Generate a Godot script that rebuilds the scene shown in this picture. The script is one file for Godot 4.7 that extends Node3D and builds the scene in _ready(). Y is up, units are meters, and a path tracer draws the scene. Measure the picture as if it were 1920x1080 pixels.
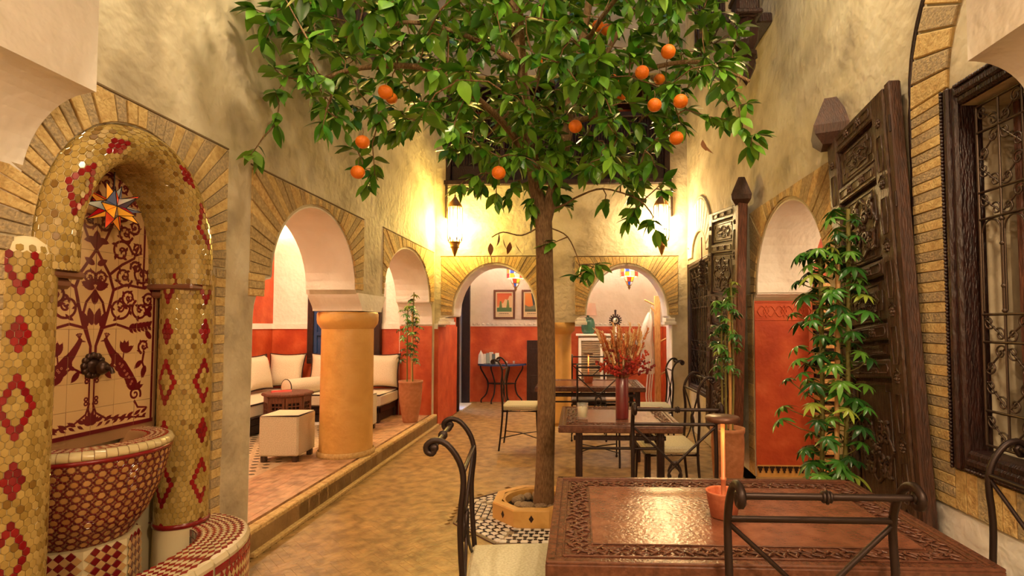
extends Node3D
# A riad courtyard at night. World axes: x to the right, y up, depth d runs along -z (P(x, y, d)).

var rng := RandomNumberGenerator.new()
var M := {}
var names := {}
var tile_mesh: ArrayMesh
var rod_mesh_cache := {}

func _ready() -> void:
	rng.seed = 7
	# ---- camera: level-ish lens of 90 degrees across, shifted sideways and slightly up
	var cam := Camera3D.new()
	cam.name = "camera"
	add_child(cam)
	cam.position = Vector3(0, 1.38, 0)
	cam.rotation = Vector3(atan(0.043), atan(0.040), 0)
	cam.projection = Camera3D.PROJECTION_FRUSTUM
	cam.near = 0.05
	cam.far = 60.0
	cam.size = 1.080 * 0.05
	cam.frustum_offset = Vector2(-0.085, 0.027) * 0.05
	cam.current = true
	# ---- sky and exposure
	var we := WorldEnvironment.new()
	we.name = "world_environment"
	var env := Environment.new()
	env.background_mode = Environment.BG_SKY
	var sm := ProceduralSkyMaterial.new()
	sm.sky_top_color = Color(0.30, 0.33, 0.42)
	sm.sky_horizon_color = Color(0.44, 0.40, 0.40)
	sm.ground_bottom_color = Color(0.2, 0.17, 0.15)
	sm.ground_horizon_color = Color(0.44, 0.40, 0.40)
	sm.sky_energy_multiplier = 1.0
	env.sky = Sky.new()
	env.sky.sky_material = sm
	env.background_energy_multiplier = 3.0
	env.tonemap_mode = Environment.TONE_MAPPER_LINEAR
	env.tonemap_exposure = 1.1
	env.sdfgi_enabled = true
	env.ssao_enabled = true
	env.ssil_enabled = true
	we.environment = env
	add_child(we)
	materials()
	# ---- the lamps behind the camera that light the near gallery and the courtyard
	gallery_lamp(P(-0.9, 2.62, -0.75), 1.9, "round plaster ceiling lamp of the near gallery, on its left side")
	gallery_lamp(P(0.9, 2.62, -0.2), 3.4, "round plaster ceiling lamp of the near gallery, on its right side")
	gallery_lamp(P(-3.3, 2.72, 4.3), 2.3, "round white ceiling lamp over the seating alcove, nearer one")
	gallery_lamp(P(-3.3, 2.72, 6.3), 1.7, "round white ceiling lamp over the seating alcove, farther one")
	facade_lamp(P(-1.15, 3.95, 2.16), 2.4, "wall lamp on the upper wall over the near gallery, the left one")
	facade_lamp(P(0.75, 3.95, 2.16), 2.4, "wall lamp on the upper wall over the near gallery, the right one")
	gallery_lamp(P(2.55, 2.3, 3.7), 1.0, "small round lamp in the passage behind the double doors")
	# ---- setting, then things
	build_floor()
	build_left_wall()
	build_back_wall()
	build_right_wall()
	build_rooms()
	build_fountain()
	build_tree()
	build_tables()
	build_chairs()
	build_table_things()
	build_doors()
	build_windows()
	build_plants()
	build_lanterns()
	build_alcove()
	build_back_room()
	build_upper_wood()

# ------------------------------------------------------------------ helpers
func P(x: float, y: float, d: float) -> Vector3:
	return Vector3(x, y, -d)

func S() -> SurfaceTool:
	var st := SurfaceTool.new()
	st.begin(Mesh.PRIMITIVE_TRIANGLES)
	return st

func face(st: SurfaceTool, p: Array, out: Vector3) -> void:
	var n: Vector3 = (p[0] - p[2]).cross(p[0] - p[1])
	if n.length_squared() < 1e-16 and p.size() > 3:
		n = (p[0] - p[3]).cross(p[0] - p[2])
	if n.dot(out) < 0.0:
		p.reverse()
	for i in range(1, p.size() - 1):
		st.add_vertex(p[0])
		st.add_vertex(p[i])
		st.add_vertex(p[i + 1])

func bx(st: SurfaceTool, c: Vector3, s: Vector3, b := Basis(), ch := 0.004) -> void:
	st.set_smooth_group(-1)
	var h := s * 0.5
	ch = minf(ch, minf(h.x, minf(h.y, h.z)) * 0.6)
	var corner := func(sg: Vector3, axis: int) -> Vector3:
		var v := sg * (h - Vector3.ONE * ch)
		v[axis] = sg[axis] * h[axis]
		return c + b * v
	for a in 3:
		var a1 := (a + 1) % 3
		var a2 := (a + 2) % 3
		for sa in [-1.0, 1.0]:
			var q := []
			for k in [[-1.0, -1.0], [1.0, -1.0], [1.0, 1.0], [-1.0, 1.0]]:
				var sg := Vector3()
				sg[a] = sa
				sg[a1] = k[0]
				sg[a2] = k[1]
				q.append(corner.call(sg, a))
			var o := Vector3()
			o[a] = sa
			face(st, q, b * o)
			for sb in [-1.0, 1.0]:
				var e0 := Vector3()
				e0[a] = sa
				e0[a1] = sb
				e0[a2] = -1.0
				var e1 := e0
				e1[a2] = 1.0
				var oo := e0
				oo[a2] = 0.0
				face(st, [corner.call(e0, a), corner.call(e1, a), corner.call(e1, a1), corner.call(e0, a1)], b * oo)
	for sx in [-1.0, 1.0]:
		for sy in [-1.0, 1.0]:
			for sz in [-1.0, 1.0]:
				var sg := Vector3(sx, sy, sz)
				face(st, [corner.call(sg, 0), corner.call(sg, 1), corner.call(sg, 2)], b * sg)

func tube(st: SurfaceTool, pts: Array, r, seg := 6, closed := false) -> void:
	var n := pts.size()
	var rings := []
	var u := Vector3.ZERO
	for i in n:
		var a: Vector3 = pts[(i - 1 + n) % n] if closed or i > 0 else pts[0]
		var b: Vector3 = pts[(i + 1) % n] if closed or i < n - 1 else pts[n - 1]
		var t := (b - a).normalized()
		if u == Vector3.ZERO:
			u = t.cross(Vector3.UP if absf(t.y) < 0.9 else Vector3.RIGHT).normalized()
		u = (u - t * u.dot(t)).normalized()
		var v := t.cross(u)
		var rr: float = r[i] if r is Array else r
		var ring := []
		for k in seg:
			var an := TAU * k / seg
			ring.append(pts[i] + (u * cos(an) + v * sin(an)) * rr)
		rings.append(ring)
	st.set_smooth_group(1)
	for i in (n if closed else n - 1):
		var j := (i + 1) % n
		var mid: Vector3 = (pts[i] + pts[j]) * 0.5
		for k in seg:
			var l := (k + 1) % seg
			face(st, [rings[i][k], rings[j][k], rings[j][l], rings[i][l]], (rings[i][k] + rings[j][l]) * 0.5 - mid)
	if not closed:
		st.set_smooth_group(-1)
		face(st, rings[0].duplicate(), pts[0] - pts[1])
		face(st, rings[n - 1].duplicate(), pts[n - 1] - pts[n - 2])

func smooth_path(pts: Array, each := 4) -> Array:
	var c := Curve3D.new()
	for i in pts.size():
		var a: Vector3 = pts[maxi(i - 1, 0)]
		var b: Vector3 = pts[mini(i + 1, pts.size() - 1)]
		c.add_point(pts[i], -(b - a) / 6.0, (b - a) / 6.0)
	var out := []
	for i in (pts.size() - 1) * each + 1:
		out.append(c.sample(mini(i / each, pts.size() - 2), float(i % each) / each if i < (pts.size() - 1) * each else 1.0))
	return out

func lathe(st: SurfaceTool, prof: Array, seg := 24, xf := Transform3D(), a0 := 0.0, a1 := TAU, smooth := true) -> void:
	st.set_smooth_group(1 if smooth else -1)
	for i in prof.size() - 1:
		var p: Vector2 = prof[i]
		var q: Vector2 = prof[i + 1]
		var nrm := Vector2(q.y - p.y, -(q.x - p.x))
		for k in seg:
			var u := a0 + (a1 - a0) * k / seg
			var v := a0 + (a1 - a0) * (k + 1) / seg
			if k == seg - 1 and is_equal_approx(a1 - a0, TAU):
				v = a0
			var m := (a0 + (a1 - a0) * (k + 0.5) / seg)
			var pts := [xf * Vector3(p.x * cos(u), p.y, p.x * sin(u)), xf * Vector3(q.x * cos(u), q.y, q.x * sin(u)), xf * Vector3(q.x * cos(v), q.y, q.x * sin(v)), xf * Vector3(p.x * cos(v), p.y, p.x * sin(v))]
			if q.x < 1e-5:
				pts = [pts[0], pts[1], pts[3]]
			elif p.x < 1e-5:
				pts = [pts[0], pts[1], pts[2]]
			face(st, pts, xf.basis * Vector3(nrm.x * cos(m), nrm.y, nrm.x * sin(m)))

func prism(st: SurfaceTool, poly: PackedVector2Array, xf: Transform3D, depth: float, bevel := 0.0) -> void:
	# the front face lies in the frame's xy plane, the body runs along its +z
	st.set_smooth_group(-1)
	if Geometry2D.is_polygon_clockwise(poly):
		poly.reverse()
	var tri := Geometry2D.triangulate_polygon(poly)
	var front := poly
	if bevel > 0.0:
		var off := Geometry2D.offset_polygon(poly, -bevel)
		if off.size() == 1 and off[0].size() == poly.size():
			front = off[0]
			if Geometry2D.is_polygon_clockwise(front):
				front.reverse()
			var best := 0
			for i in front.size():
				if front[i].distance_squared_to(poly[0]) < front[best].distance_squared_to(poly[0]):
					best = i
			var turned := PackedVector2Array()
			for i in front.size():
				turned.append(front[(best + i) % front.size()])
			front = turned
		else:
			bevel = 0.0
	var zf := xf.basis.z
	for i in range(0, tri.size(), 3):
		var a := poly[tri[i]]
		var b := poly[tri[i + 1]]
		var c := poly[tri[i + 2]]
		if bevel > 0.0:
			a = front[tri[i]]
			b = front[tri[i + 1]]
			c = front[tri[i + 2]]
		face(st, [xf * Vector3(a.x, a.y, 0), xf * Vector3(b.x, b.y, 0), xf * Vector3(c.x, c.y, 0)], -zf)
		a = poly[tri[i]]
		b = poly[tri[i + 1]]
		c = poly[tri[i + 2]]
		face(st, [xf * Vector3(a.x, a.y, depth), xf * Vector3(b.x, b.y, depth), xf * Vector3(c.x, c.y, depth)], zf)
	for i in poly.size():
		var a := poly[i]
		var b := poly[(i + 1) % poly.size()]
		var o := xf.basis * Vector3(b.y - a.y, a.x - b.x, 0)
		face(st, [xf * Vector3(a.x, a.y, bevel), xf * Vector3(b.x, b.y, bevel), xf * Vector3(b.x, b.y, depth), xf * Vector3(a.x, a.y, depth)], o)
		if bevel > 0.0:
			var fa := front[i]
			var fb := front[(i + 1) % poly.size()]
			face(st, [xf * Vector3(fa.x, fa.y, 0), xf * Vector3(fb.x, fb.y, 0), xf * Vector3(b.x, b.y, bevel), xf * Vector3(a.x, a.y, bevel)], o - zf * o.length())

func ball(st: SurfaceTool, c: Vector3, r: Vector3, seg := 10, rings := 6, b := Basis()) -> void:
	var prof := []
	for i in rings + 1:
		var t := -PI / 2 + PI * i / rings
		prof.append(Vector2(0.0 if i == 0 or i == rings else cos(t), sin(t)))
	lathe(st, prof, seg, Transform3D(b * Basis.from_scale(r), c))

func mesh_of(st: SurfaceTool) -> ArrayMesh:
	st.generate_normals()
	st.index()
	return st.commit()

func obj(called: String, what, m: Material, parent: Node = self) -> MeshInstance3D:
	var o := MeshInstance3D.new()
	o.name = numbered(called) if parent == self else called
	o.mesh = mesh_of(what) if what is SurfaceTool else what
	o.material_override = m
	parent.add_child(o, true)
	return o

func numbered(called: String) -> String:
	var n: int = names.get(called, 0)
	names[called] = n + 1
	return called if n == 0 else "%s_%03d" % [called, n]

func tag(o: Node, label: String, category := "", group := "", kind := "") -> Node:
	if label:
		o.set_meta("label", label)
	if category:
		o.set_meta("category", category)
	if group:
		o.set_meta("group", group)
	if kind:
		o.set_meta("kind", kind)
	return o

func thing(called: String, label: String, category: String, at := Vector3.ZERO, turn := 0.0, group := "") -> Node3D:
	var o := Node3D.new()
	o.name = numbered(called)
	add_child(o)
	o.position = at
	o.rotation.y = turn
	tag(o, label, category, group)
	return o

func struct(called: String, what, m: Material) -> MeshInstance3D:
	var o := obj(called, what, m)
	o.set_meta("kind", "structure")
	return o

func copy(o: Node3D, at: Vector3, turn: float, label: String, group := "") -> Node3D:
	var c: Node3D = o.duplicate()
	var re := RegEx.create_from_string("_\\d{3}$")
	c.name = numbered(re.sub(str(o.name), ""))
	add_child(c)
	c.position = at
	c.rotation.y = turn
	c.set_meta("label", label)
	if group:
		c.set_meta("group", group)
	return c

func many(called: String, mesh: Mesh, m: Material, xfs: Array, cols: Array, parent: Node) -> void:
	if xfs.is_empty():
		return
	var mm := MultiMesh.new()
	mm.transform_format = MultiMesh.TRANSFORM_3D
	mm.use_colors = true
	mm.mesh = mesh
	mm.instance_count = xfs.size()
	for i in xfs.size():
		mm.set_instance_transform(i, xfs[i])
		mm.set_instance_color(i, cols[i])
	var o := MultiMeshInstance3D.new()
	o.name = called if parent != self else numbered(called)
	o.multimesh = mm
	o.material_override = m
	o.set_meta("kind", "stuff")
	parent.add_child(o, true)

func lamp_light(called: String, at: Vector3, color: Color, energy: float, size := 0.05) -> void:
	var l := OmniLight3D.new()
	l.name = called
	l.position = at
	l.light_color = color
	l.light_energy = energy
	l.light_size = size
	l.omni_range = 15.0
	l.omni_attenuation = 2.0
	l.shadow_enabled = true
	add_child(l, true)

# ------------------------------------------------------------------ materials
func ntex(sd: int, freq: float, cols: Array, oct := 4, size := 512) -> NoiseTexture2D:
	var n := FastNoiseLite.new()
	n.seed = sd
	n.noise_type = FastNoiseLite.TYPE_SIMPLEX_SMOOTH
	n.frequency = freq
	n.fractal_octaves = oct
	var t := NoiseTexture2D.new()
	t.width = size
	t.height = size
	t.seamless = true
	t.noise = n
	var g := Gradient.new()
	g.offsets = PackedFloat32Array([0.15, 0.5, 0.85])
	g.colors = PackedColorArray(cols)
	t.color_ramp = g
	return t

func rough_mat(cols: Array, scale: Vector3, rough: float, bump := 0.0, freq := 0.012, world := true, bump_freq := 0.05) -> StandardMaterial3D:
	var m := StandardMaterial3D.new()
	m.albedo_texture = ntex(M.size() * 13 + 5, freq, cols)
	m.uv1_triplanar = true
	m.uv1_world_triplanar = world
	m.uv1_scale = scale
	m.roughness = rough
	if bump > 0.0:
		m.heightmap_enabled = true
		m.heightmap_texture = ntex(M.size() * 7 + 3, bump_freq, [Color.BLACK, Color(0.5, 0.5, 0.5), Color.WHITE])
		m.heightmap_scale = bump
	return m

func plain(c: Color, rough := 0.6, metal := 0.0) -> StandardMaterial3D:
	var m := StandardMaterial3D.new()
	m.albedo_color = c
	m.roughness = rough
	m.metallic = metal
	return m

func tinted(rough := 0.4) -> StandardMaterial3D:
	var m := plain(Color.WHITE, rough)
	m.vertex_color_use_as_albedo = true
	return m

func glow(c: Color, e: float) -> StandardMaterial3D:
	var m := plain(c, 0.4)
	m.emission_enabled = true
	m.emission = c
	m.emission_energy_multiplier = e
	return m

func lin(r: int, g: int, b: int) -> Color:
	return Color8(r, g, b).srgb_to_linear()

func materials() -> void:
	var one := Vector3.ONE
	M.plaster = rough_mat([Color8(166, 152, 126), Color8(194, 180, 150), Color8(208, 196, 168)], one * 0.45, 0.75, 0.5, 0.008)
	M.white = rough_mat([Color8(230, 222, 210), Color8(236, 228, 217), Color8(240, 233, 223)], one * 0.6, 0.7, 0.25)
	M.red = rough_mat([Color8(172, 62, 26), Color8(188, 76, 34), Color8(202, 94, 52)], one * 0.7, 0.55, 0.15, 0.008)
	M.ochre = rough_mat([Color8(206, 156, 82), Color8(214, 164, 88), Color8(220, 172, 98)], one * 0.7, 0.4, 0.2, 0.012)
	M.brick_a = rough_mat([Color8(176, 138, 84), Color8(200, 164, 104), Color8(214, 184, 126)], one * 2.4, 0.85, 0.2, 0.02)
	M.brick_b = rough_mat([Color8(150, 126, 84), Color8(170, 144, 98), Color8(188, 162, 112)], one * 2.4, 0.85, 0.2, 0.025)
	M.brick_c = rough_mat([Color8(184, 150, 92), Color8(200, 168, 108), Color8(210, 182, 122)], one * 2.4, 0.85, 0.2, 0.02)
	M.brick_d = rough_mat([Color8(146, 128, 98), Color8(168, 146, 110), Color8(190, 164, 118)], one * 2.8, 0.85, 0.22, 0.03)
	M.mortar = plain(Color8(120, 98, 68), 0.95)
	M.ground = rough_mat([Color8(140, 110, 68), Color8(156, 124, 78), Color8(168, 136, 88)], one * 0.8, 0.7, 0.2)
	M.tiles = tinted(0.45)
	M.tiles.albedo_texture = ntex(91, 0.02, [Color(0.74, 0.72, 0.68), Color(0.9, 0.9, 0.9), Color(1, 1, 1)])
	M.tiles.uv1_triplanar = true
	M.tiles.uv1_world_triplanar = true
	M.tiles.uv1_scale = one * 0.7
	M.tiles.heightmap_enabled = true
	M.tiles.heightmap_texture = ntex(92, 0.03, [Color.BLACK, Color(0.5, 0.5, 0.5), Color.WHITE])
	M.tiles.heightmap_scale = 0.35
	M.glaze = tinted(0.13)
	M.grout = plain(Color8(214, 198, 156), 0.6)
	M.grout_red = plain(Color8(150, 108, 66), 0.7)
	M.iron = plain(Color8(52, 38, 34), 0.42, 0.55)
	M.iron_light = plain(Color8(78, 62, 50), 0.38, 0.6)
	M.wood = rough_mat([Color8(52, 33, 22), Color8(68, 45, 30), Color8(84, 58, 40)], Vector3(5, 0.8, 5), 0.42, 0.25, 0.02, false)
	M.wood_red = rough_mat([Color8(80, 44, 28), Color8(102, 58, 38), Color8(122, 74, 50)], Vector3(5, 0.8, 5), 0.5, 0.25, 0.02, false)
	M.wood_head = rough_mat([Color8(52, 30, 20), Color8(66, 39, 26), Color8(82, 50, 34)], Vector3(5, 0.8, 5), 0.55, 0.2, 0.02, false)
	M.wood_dark = rough_mat([Color8(30, 13, 11), Color8(42, 19, 15), Color8(54, 26, 20)], Vector3(4, 0.8, 4), 0.4, 0.25, 0.02, false)
	M.wood_pale = rough_mat([Color8(190, 140, 80), Color8(208, 160, 98), Color8(220, 176, 116)], Vector3(5, 0.8, 5), 0.5, 0.1, 0.02, false)
	M.leather = rough_mat([Color8(108, 66, 48), Color8(120, 74, 54), Color8(132, 84, 62)], one * 2.0, 0.24, 0.06, 0.01, false)
	M.table_edge = rough_mat([Color8(84, 50, 36), Color8(98, 60, 44), Color8(110, 70, 50)], one * 3.0, 0.25, 0.06, 0.02, false)
	M.cloth = rough_mat([Color8(206, 190, 160), Color8(222, 208, 182), Color8(232, 222, 200)], one * 3.0, 0.9, 0.1, 0.05, false)
	M.cushion = rough_mat([Color8(196, 186, 150), Color8(212, 202, 168), Color8(222, 214, 184)], one * 3.0, 0.85, 0.1, 0.05, false)
	M.piping = plain(Color8(48, 28, 22), 0.8)
	M.clay = rough_mat([Color8(164, 104, 66), Color8(176, 114, 74), Color8(188, 128, 88)], one * 1.6, 0.75, 0.15, 0.02, false)
	M.clay_bright = rough_mat([Color8(170, 92, 60), Color8(186, 106, 72), Color8(198, 120, 84)], one * 6.0, 0.7, 0.05, 0.02, false)
	M.soil = rough_mat([Color8(44, 30, 20), Color8(62, 44, 30), Color8(80, 58, 40)], one * 12.0, 0.95, 0.5)
	M.bark = rough_mat([Color8(96, 70, 44), Color8(124, 94, 62), Color8(146, 116, 80)], Vector3(5, 1.2, 5), 0.9, 0.5, 0.03)
	M.leaf = tinted(0.32)
	M.leaf.backlight = Color(0.30, 0.42, 0.10)
	M.rock = rough_mat([Color8(132, 110, 84), Color8(158, 134, 104), Color8(178, 154, 122)], one * 6.0, 0.85, 0.4, 0.03)
	M.orange = rough_mat([Color8(222, 104, 10), Color8(234, 120, 16), Color8(240, 134, 28)], one * 8.0, 0.45, 0.1, 0.05, false)
	M.blue = plain(Color8(36, 62, 110), 0.45)
	M.bronze = plain(Color8(70, 48, 38), 0.35, 0.6)
	M.glass = plain(Color(0.95, 0.95, 0.92, 0.12), 0.05)
	M.glass.transparency = BaseMaterial3D.TRANSPARENCY_ALPHA
	M.wax = plain(Color8(226, 220, 176), 0.5)
	M.wax.subsurf_scatter_enabled = true
	M.wax.subsurf_scatter_strength = 0.4
	M.brass = plain(Color8(150, 112, 66), 0.4, 0.6)
	M.frosted = glow(Color(1.0, 0.93, 0.78, 0.3), 0.9)
	M.frosted.roughness = 0.5
	M.frosted.transparency = BaseMaterial3D.TRANSPARENCY_ALPHA
	M.darkroom = plain(Color8(60, 40, 34), 0.9)

# ------------------------------------------------------------------ frames for the three walls: (along, up, into the wall)
func left_frame(x: float) -> Transform3D:
	return Transform3D(Basis(Vector3(0, 0, -1), Vector3.UP, Vector3(-1, 0, 0)), Vector3(x, 0, 0))

func right_frame(x: float) -> Transform3D:
	return Transform3D(Basis(Vector3(0, 0, -1), Vector3.UP, Vector3(1, 0, 0)), Vector3(x, 0, 0))

func back_frame(d: float) -> Transform3D:
	return Transform3D(Basis(Vector3(1, 0, 0), Vector3.UP, Vector3(0, 0, -1)), Vector3(0, 0, -d))

# the outline of an arched opening, from the floor at its low end to the floor at its high end
func arch_pts(c: float, wl: float, wr: float, y1: float, ya: float, jl: float, jr: float, y0: float, foot := 0.0) -> PackedVector2Array:
	var p := PackedVector2Array()
	if jl > 0.0:
		p.append(Vector2(c - jl, foot))
		for i in 6:
			var t := PI / 2 * i / 5.0
			p.append(Vector2(c - jl + (jl - wl) * (1.0 - cos(t)), y0 + (y1 - 0.004 - y0) * sin(t)))
	for i in 25:
		var t := PI - PI * i / 24.0
		var w := wl if cos(t) < 0.0 else wr
		p.append(Vector2(c + w * cos(t), y1 + (ya - y1) * sin(t)))
	if jr > 0.0:
		for i in 6:
			var t := PI / 2 * (5 - i) / 5.0
			p.append(Vector2(c + jr - (jr - wr) * (1.0 - cos(t)), y0 + (y1 - 0.004 - y0) * sin(t)))
		p.append(Vector2(c + jr, foot))
	return p

# a skin of its own colour on the inside of an opening
func lining(pts: PackedVector2Array, xf: Transform3D, z0: float, z1: float, ylo: float, yhi: float, centre: Vector2, thick := 0.012) -> SurfaceTool:
	var st := S()
	st.set_smooth_group(-1)
	for i in pts.size() - 1:
		var a := pts[i]
		var b := pts[i + 1]
		if absf(a.x - b.x) < 1e-5 and a.y != b.y:
			a.y = clampf(a.y, ylo, yhi)
			b.y = clampf(b.y, ylo, yhi)
		if a.distance_to(b) < 1e-5 or minf(a.y, b.y) < ylo - 1e-4 or maxf(a.y, b.y) > yhi + 1e-4:
			continue
		var n := (b - a).orthogonal().normalized()
		if n.dot(centre - (a + b) * 0.5) < 0.0:
			n = -n
		var q := PackedVector2Array([a - n * 0.004, b - n * 0.004, b + n * thick, a + n * thick])
		var f := xf.translated_local(Vector3(0, 0, z0))
		prism(st, q, f, z1 - z0)
	return st

# the fan of bricks round an arch, cut off by a straight frame; each brick a mesh of its own
func brick_fan(parent: Node, c: float, w: float, y1: float, h: float, r0: float, r1: float, top: float, n: int, xf: Transform3D, mats: Array, proud: float, a_from := 0.0, a_to := PI) -> void:
	var f := xf.translated_local(Vector3(0, 0, -proud))
	var outer := func(a: float) -> Vector2:
		var t := 99.0
		if cos(a) > 1e-4:
			t = minf(t, (r1 - c) / cos(a))
		if cos(a) < -1e-4:
			t = minf(t, (r0 - c) / cos(a))
		if sin(a) > 1e-4:
			t = minf(t, (top - y1) / sin(a))
		return Vector2(c + cos(a) * t, y1 + sin(a) * t)
	for k in n:
		var a0 := a_from + (a_to - a_from) * k / n
		var a1 := a_from + (a_to - a_from) * (k + 1) / n
		var inner := func(a: float) -> Vector2:
			var r := 1.0 / sqrt(pow(cos(a) / w, 2) + pow(sin(a) / h, 2))
			return Vector2(c + cos(a) * r, y1 + sin(a) * r)
		var poly := PackedVector2Array([inner.call(a0), outer.call(a0)])
		for corner in [Vector2(r1, top), Vector2(r0, top)]:
			var ca: float = (corner - Vector2(c, y1)).angle()
			if ca > a0 + 0.005 and ca < a1 - 0.005:
				poly.append(corner)
		poly.append(outer.call(a1))
		poly.append(inner.call(a1))
		if poly[0].distance_to(poly[1]) < 0.03:
			continue
		var off := Geometry2D.offset_polygon(poly, -0.0026)
		if off.is_empty():
			continue
		var st := S()
		prism(st, off[0], f.translated_local(Vector3(0, 0, rng.randf_range(-0.004, 0.004))), proud + 0.006, 0.002)
		obj("brick", st, mats[(k + int(rng.randf() < 0.15)) % mats.size()], parent)

func brick_rows(parent: Node, u0: float, u1: float, v0: float, v1: float, step: float, xf: Transform3D, mats: Array, proud: float, upright := false) -> void:
	var n := int(round(((u1 - u0) if upright else (v1 - v0)) / step))
	var f := xf.translated_local(Vector3(0, 0, -proud))
	for k in n:
		var a := float(k) / n
		var b := float(k + 1) / n
		var p := Vector2(lerpf(u0, u1, a), v0) if upright else Vector2(u0, lerpf(v0, v1, a))
		var q := Vector2(lerpf(u0, u1, b), v1) if upright else Vector2(u1, lerpf(v0, v1, b))
		p += Vector2(0.0013, 0.0013)
		q -= Vector2(0.0013, 0.0013)
		var st := S()
		prism(st, PackedVector2Array([p, Vector2(q.x, p.y + rng.randf_range(-0.001, 0.003)), q, Vector2(p.x, q.y)]), f.translated_local(Vector3(0, 0, rng.randf_range(-0.002, 0.002))), proud + 0.006, 0.002)
		obj("brick", st, mats[k % mats.size()], parent)

# ------------------------------------------------------------------ floor
func build_floor() -> void:
	var st := S()
	bx(st, P(-0.25, -0.07, 4.0), Vector3(3.8, 0.12, 13.0), Basis(), 0.0)
	var floor_node := struct("floor", st, M.ground)
	tag(floor_node, "ochre courtyard floor of small worn herringbone tiles")
	var brick := S()
	bx(brick, Vector3.ZERO, Vector3(0.1421, 0.022, 0.0471), Basis(), 0.0006)
	var bm := mesh_of(brick)
	var spots := []
	# herringbone: pairs of tiles at right angles on a staircase of steps
	var s := 0.0475
	for i in range(-60, 120):
		for j in range(-60, 120):
			if posmod(i - j, 6) == 0 or posmod(i - j, 6) == 5:
				var across := posmod(i - j, 6) == 0
				var at := Vector2(i, j) * s + (Vector2(s * 1.0, 0) if across else Vector2(0, s * 1.0))
				spots.append([at, 0.0 if across else PI / 2])
	var xfs := []
	var cols := []
	var turn := PI / 4
	for q in spots:
		var a: Vector2 = (q[0] as Vector2).rotated(turn)
		var at := Vector3(a.x - 0.3, -0.011 + rng.randf_range(-0.0002, 0.0002), -a.y - 3.0)
		if at.x < -1.97 or at.x > 1.5 or at.z > -0.9 or at.z < -9.6:
			continue
		var oc := Vector2(at.x + 0.28, at.z + 3.99)
		if maxf(maxf(absf(oc.x), absf(oc.y)), absf(oc.x) * 0.7071 + absf(oc.y) * 0.7071) < 0.60:
			continue
		xfs.append(Transform3D(Basis(Vector3.UP, turn + q[1]) * Basis(Vector3.RIGHT, rng.randf_range(-0.002, 0.002)), at))
		var v := rng.randf()
		cols.append(lin(172, 138, 82).lerp(lin(184, 150, 92), v).lerp(lin(182, 138, 92), rng.randf() * 0.3))
	named_first(xfs, cols, bm, M.tiles, "floor_tile", "floor_tiles", floor_node, func(x: Transform3D) -> float: return absf(x.origin.x + 0.95) * 1.2 + absf(x.origin.z + 3.2))
	# raised platform on the left with its stepped edge
	st = S()
	bx(st, P(-3.2, 0.066, 5.28), Vector3(2.3, 0.132, 4.36), Basis(), 0.0)
	bx(st, P(-2.03, 0.066, 5.23), Vector3(0.16, 0.131, 4.2), Basis(), 0.0)
	var plat := struct("platform", st, M.ground)
	tag(plat, "raised tiled platform of the seating alcove along the left arches")
	xfs = []
	cols = []
	for r in range(0, 48):
		for k in range(0, 32):
			var at := P(-4.25 + r * 0.0475, 0.15, 3.17 + k * 0.14 + (0.07 if r % 2 else 0.0))
			if -at.z > 7.3 or at.x > -2.02:
				continue
			if at.x > -3.75 and at.x < -2.62 and -at.z > 3.95 and -at.z < 6.7:
				continue
			xfs.append(Transform3D(Basis(Vector3.UP, PI / 2), at + Vector3(0, rng.randf_range(-0.001, 0.001), 0)))
			cols.append(lin(200, 154, 112).lerp(lin(214, 172, 128), rng.randf()))
	named_first(xfs, cols, bm, M.tiles, "platform_tile", "platform_tiles", plat, func(x: Transform3D) -> float: return absf(x.origin.x + 2.3) * 2.0 + absf(x.origin.z + 4.2))
	# nosing and riser bricks of the step
	for k in 29:
		st = S()
		bx(st, P(-1.985, 0.082, 3.19 + 0.145 * k), Vector3(0.07, 0.156 + rng.randf_range(-0.003, 0.003), 0.141), Basis(), 0.006)
		obj("step_brick", st, [M.brick_c, M.brick_a][k % 2], plat)
	st = S()
	bx(st, P(-1.945, 0.012, 5.25), Vector3(0.05, 0.03, 4.2), Basis(), 0.006)
	obj("step_foot", st, M.brick_c, plat)
	# zellige carpet in the platform
	st = S()
	bx(st, P(-3.18, 0.145, 5.32), Vector3(1.13, 0.03, 2.74), Basis(), 0.0)
	var bed := obj("zellige_bed", st, rough_mat([Color8(176, 150, 116), Color8(200, 176, 140), Color8(214, 192, 160)], Vector3.ONE * 3.0, 0.35, 0.1), plat)
	var loz := S()
	prism(loz, PackedVector2Array([Vector2(-0.032, 0), Vector2(-0.012, -0.017), Vector2(0.012, -0.017), Vector2(0.032, 0), Vector2(0.012, 0.017), Vector2(-0.012, 0.017)]), Transform3D(Basis(Vector3.RIGHT, Vector3(0, 0, 1), Vector3(0, -1, 0)), Vector3.ZERO), 0.006, 0.001)
	var lm := mesh_of(loz)
	var greens := [plain(Color8(52, 58, 30), 0.3), plain(Color8(70, 62, 30), 0.3), plain(Color8(44, 36, 28), 0.3)]
	for i in 10:
		for j in 26:
			obj("zellige_tile", lm, greens[rng.randi() % 3], plat).position = P(-3.68 + 0.105 * i + (0.052 if j % 2 else 0.0), 0.162, 4.02 + j * 0.1)
	for j in 5:
		st = S()
		bx(st, P(-3.72 + 0.16 * j, 0.152, 6.55), Vector3(0.155, 0.03, 0.2), Basis(), 0.003)
		obj("border_tile", st, M.white, plat)
	# black and white octagon round the tree
	var oct := thing("zellige_octagon", "black and white zellige octagon set in the floor round the orange tree", "tiling", P(-0.28, 0, 3.99))
	oct.set_meta("kind", "structure")
	st = S()
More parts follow.
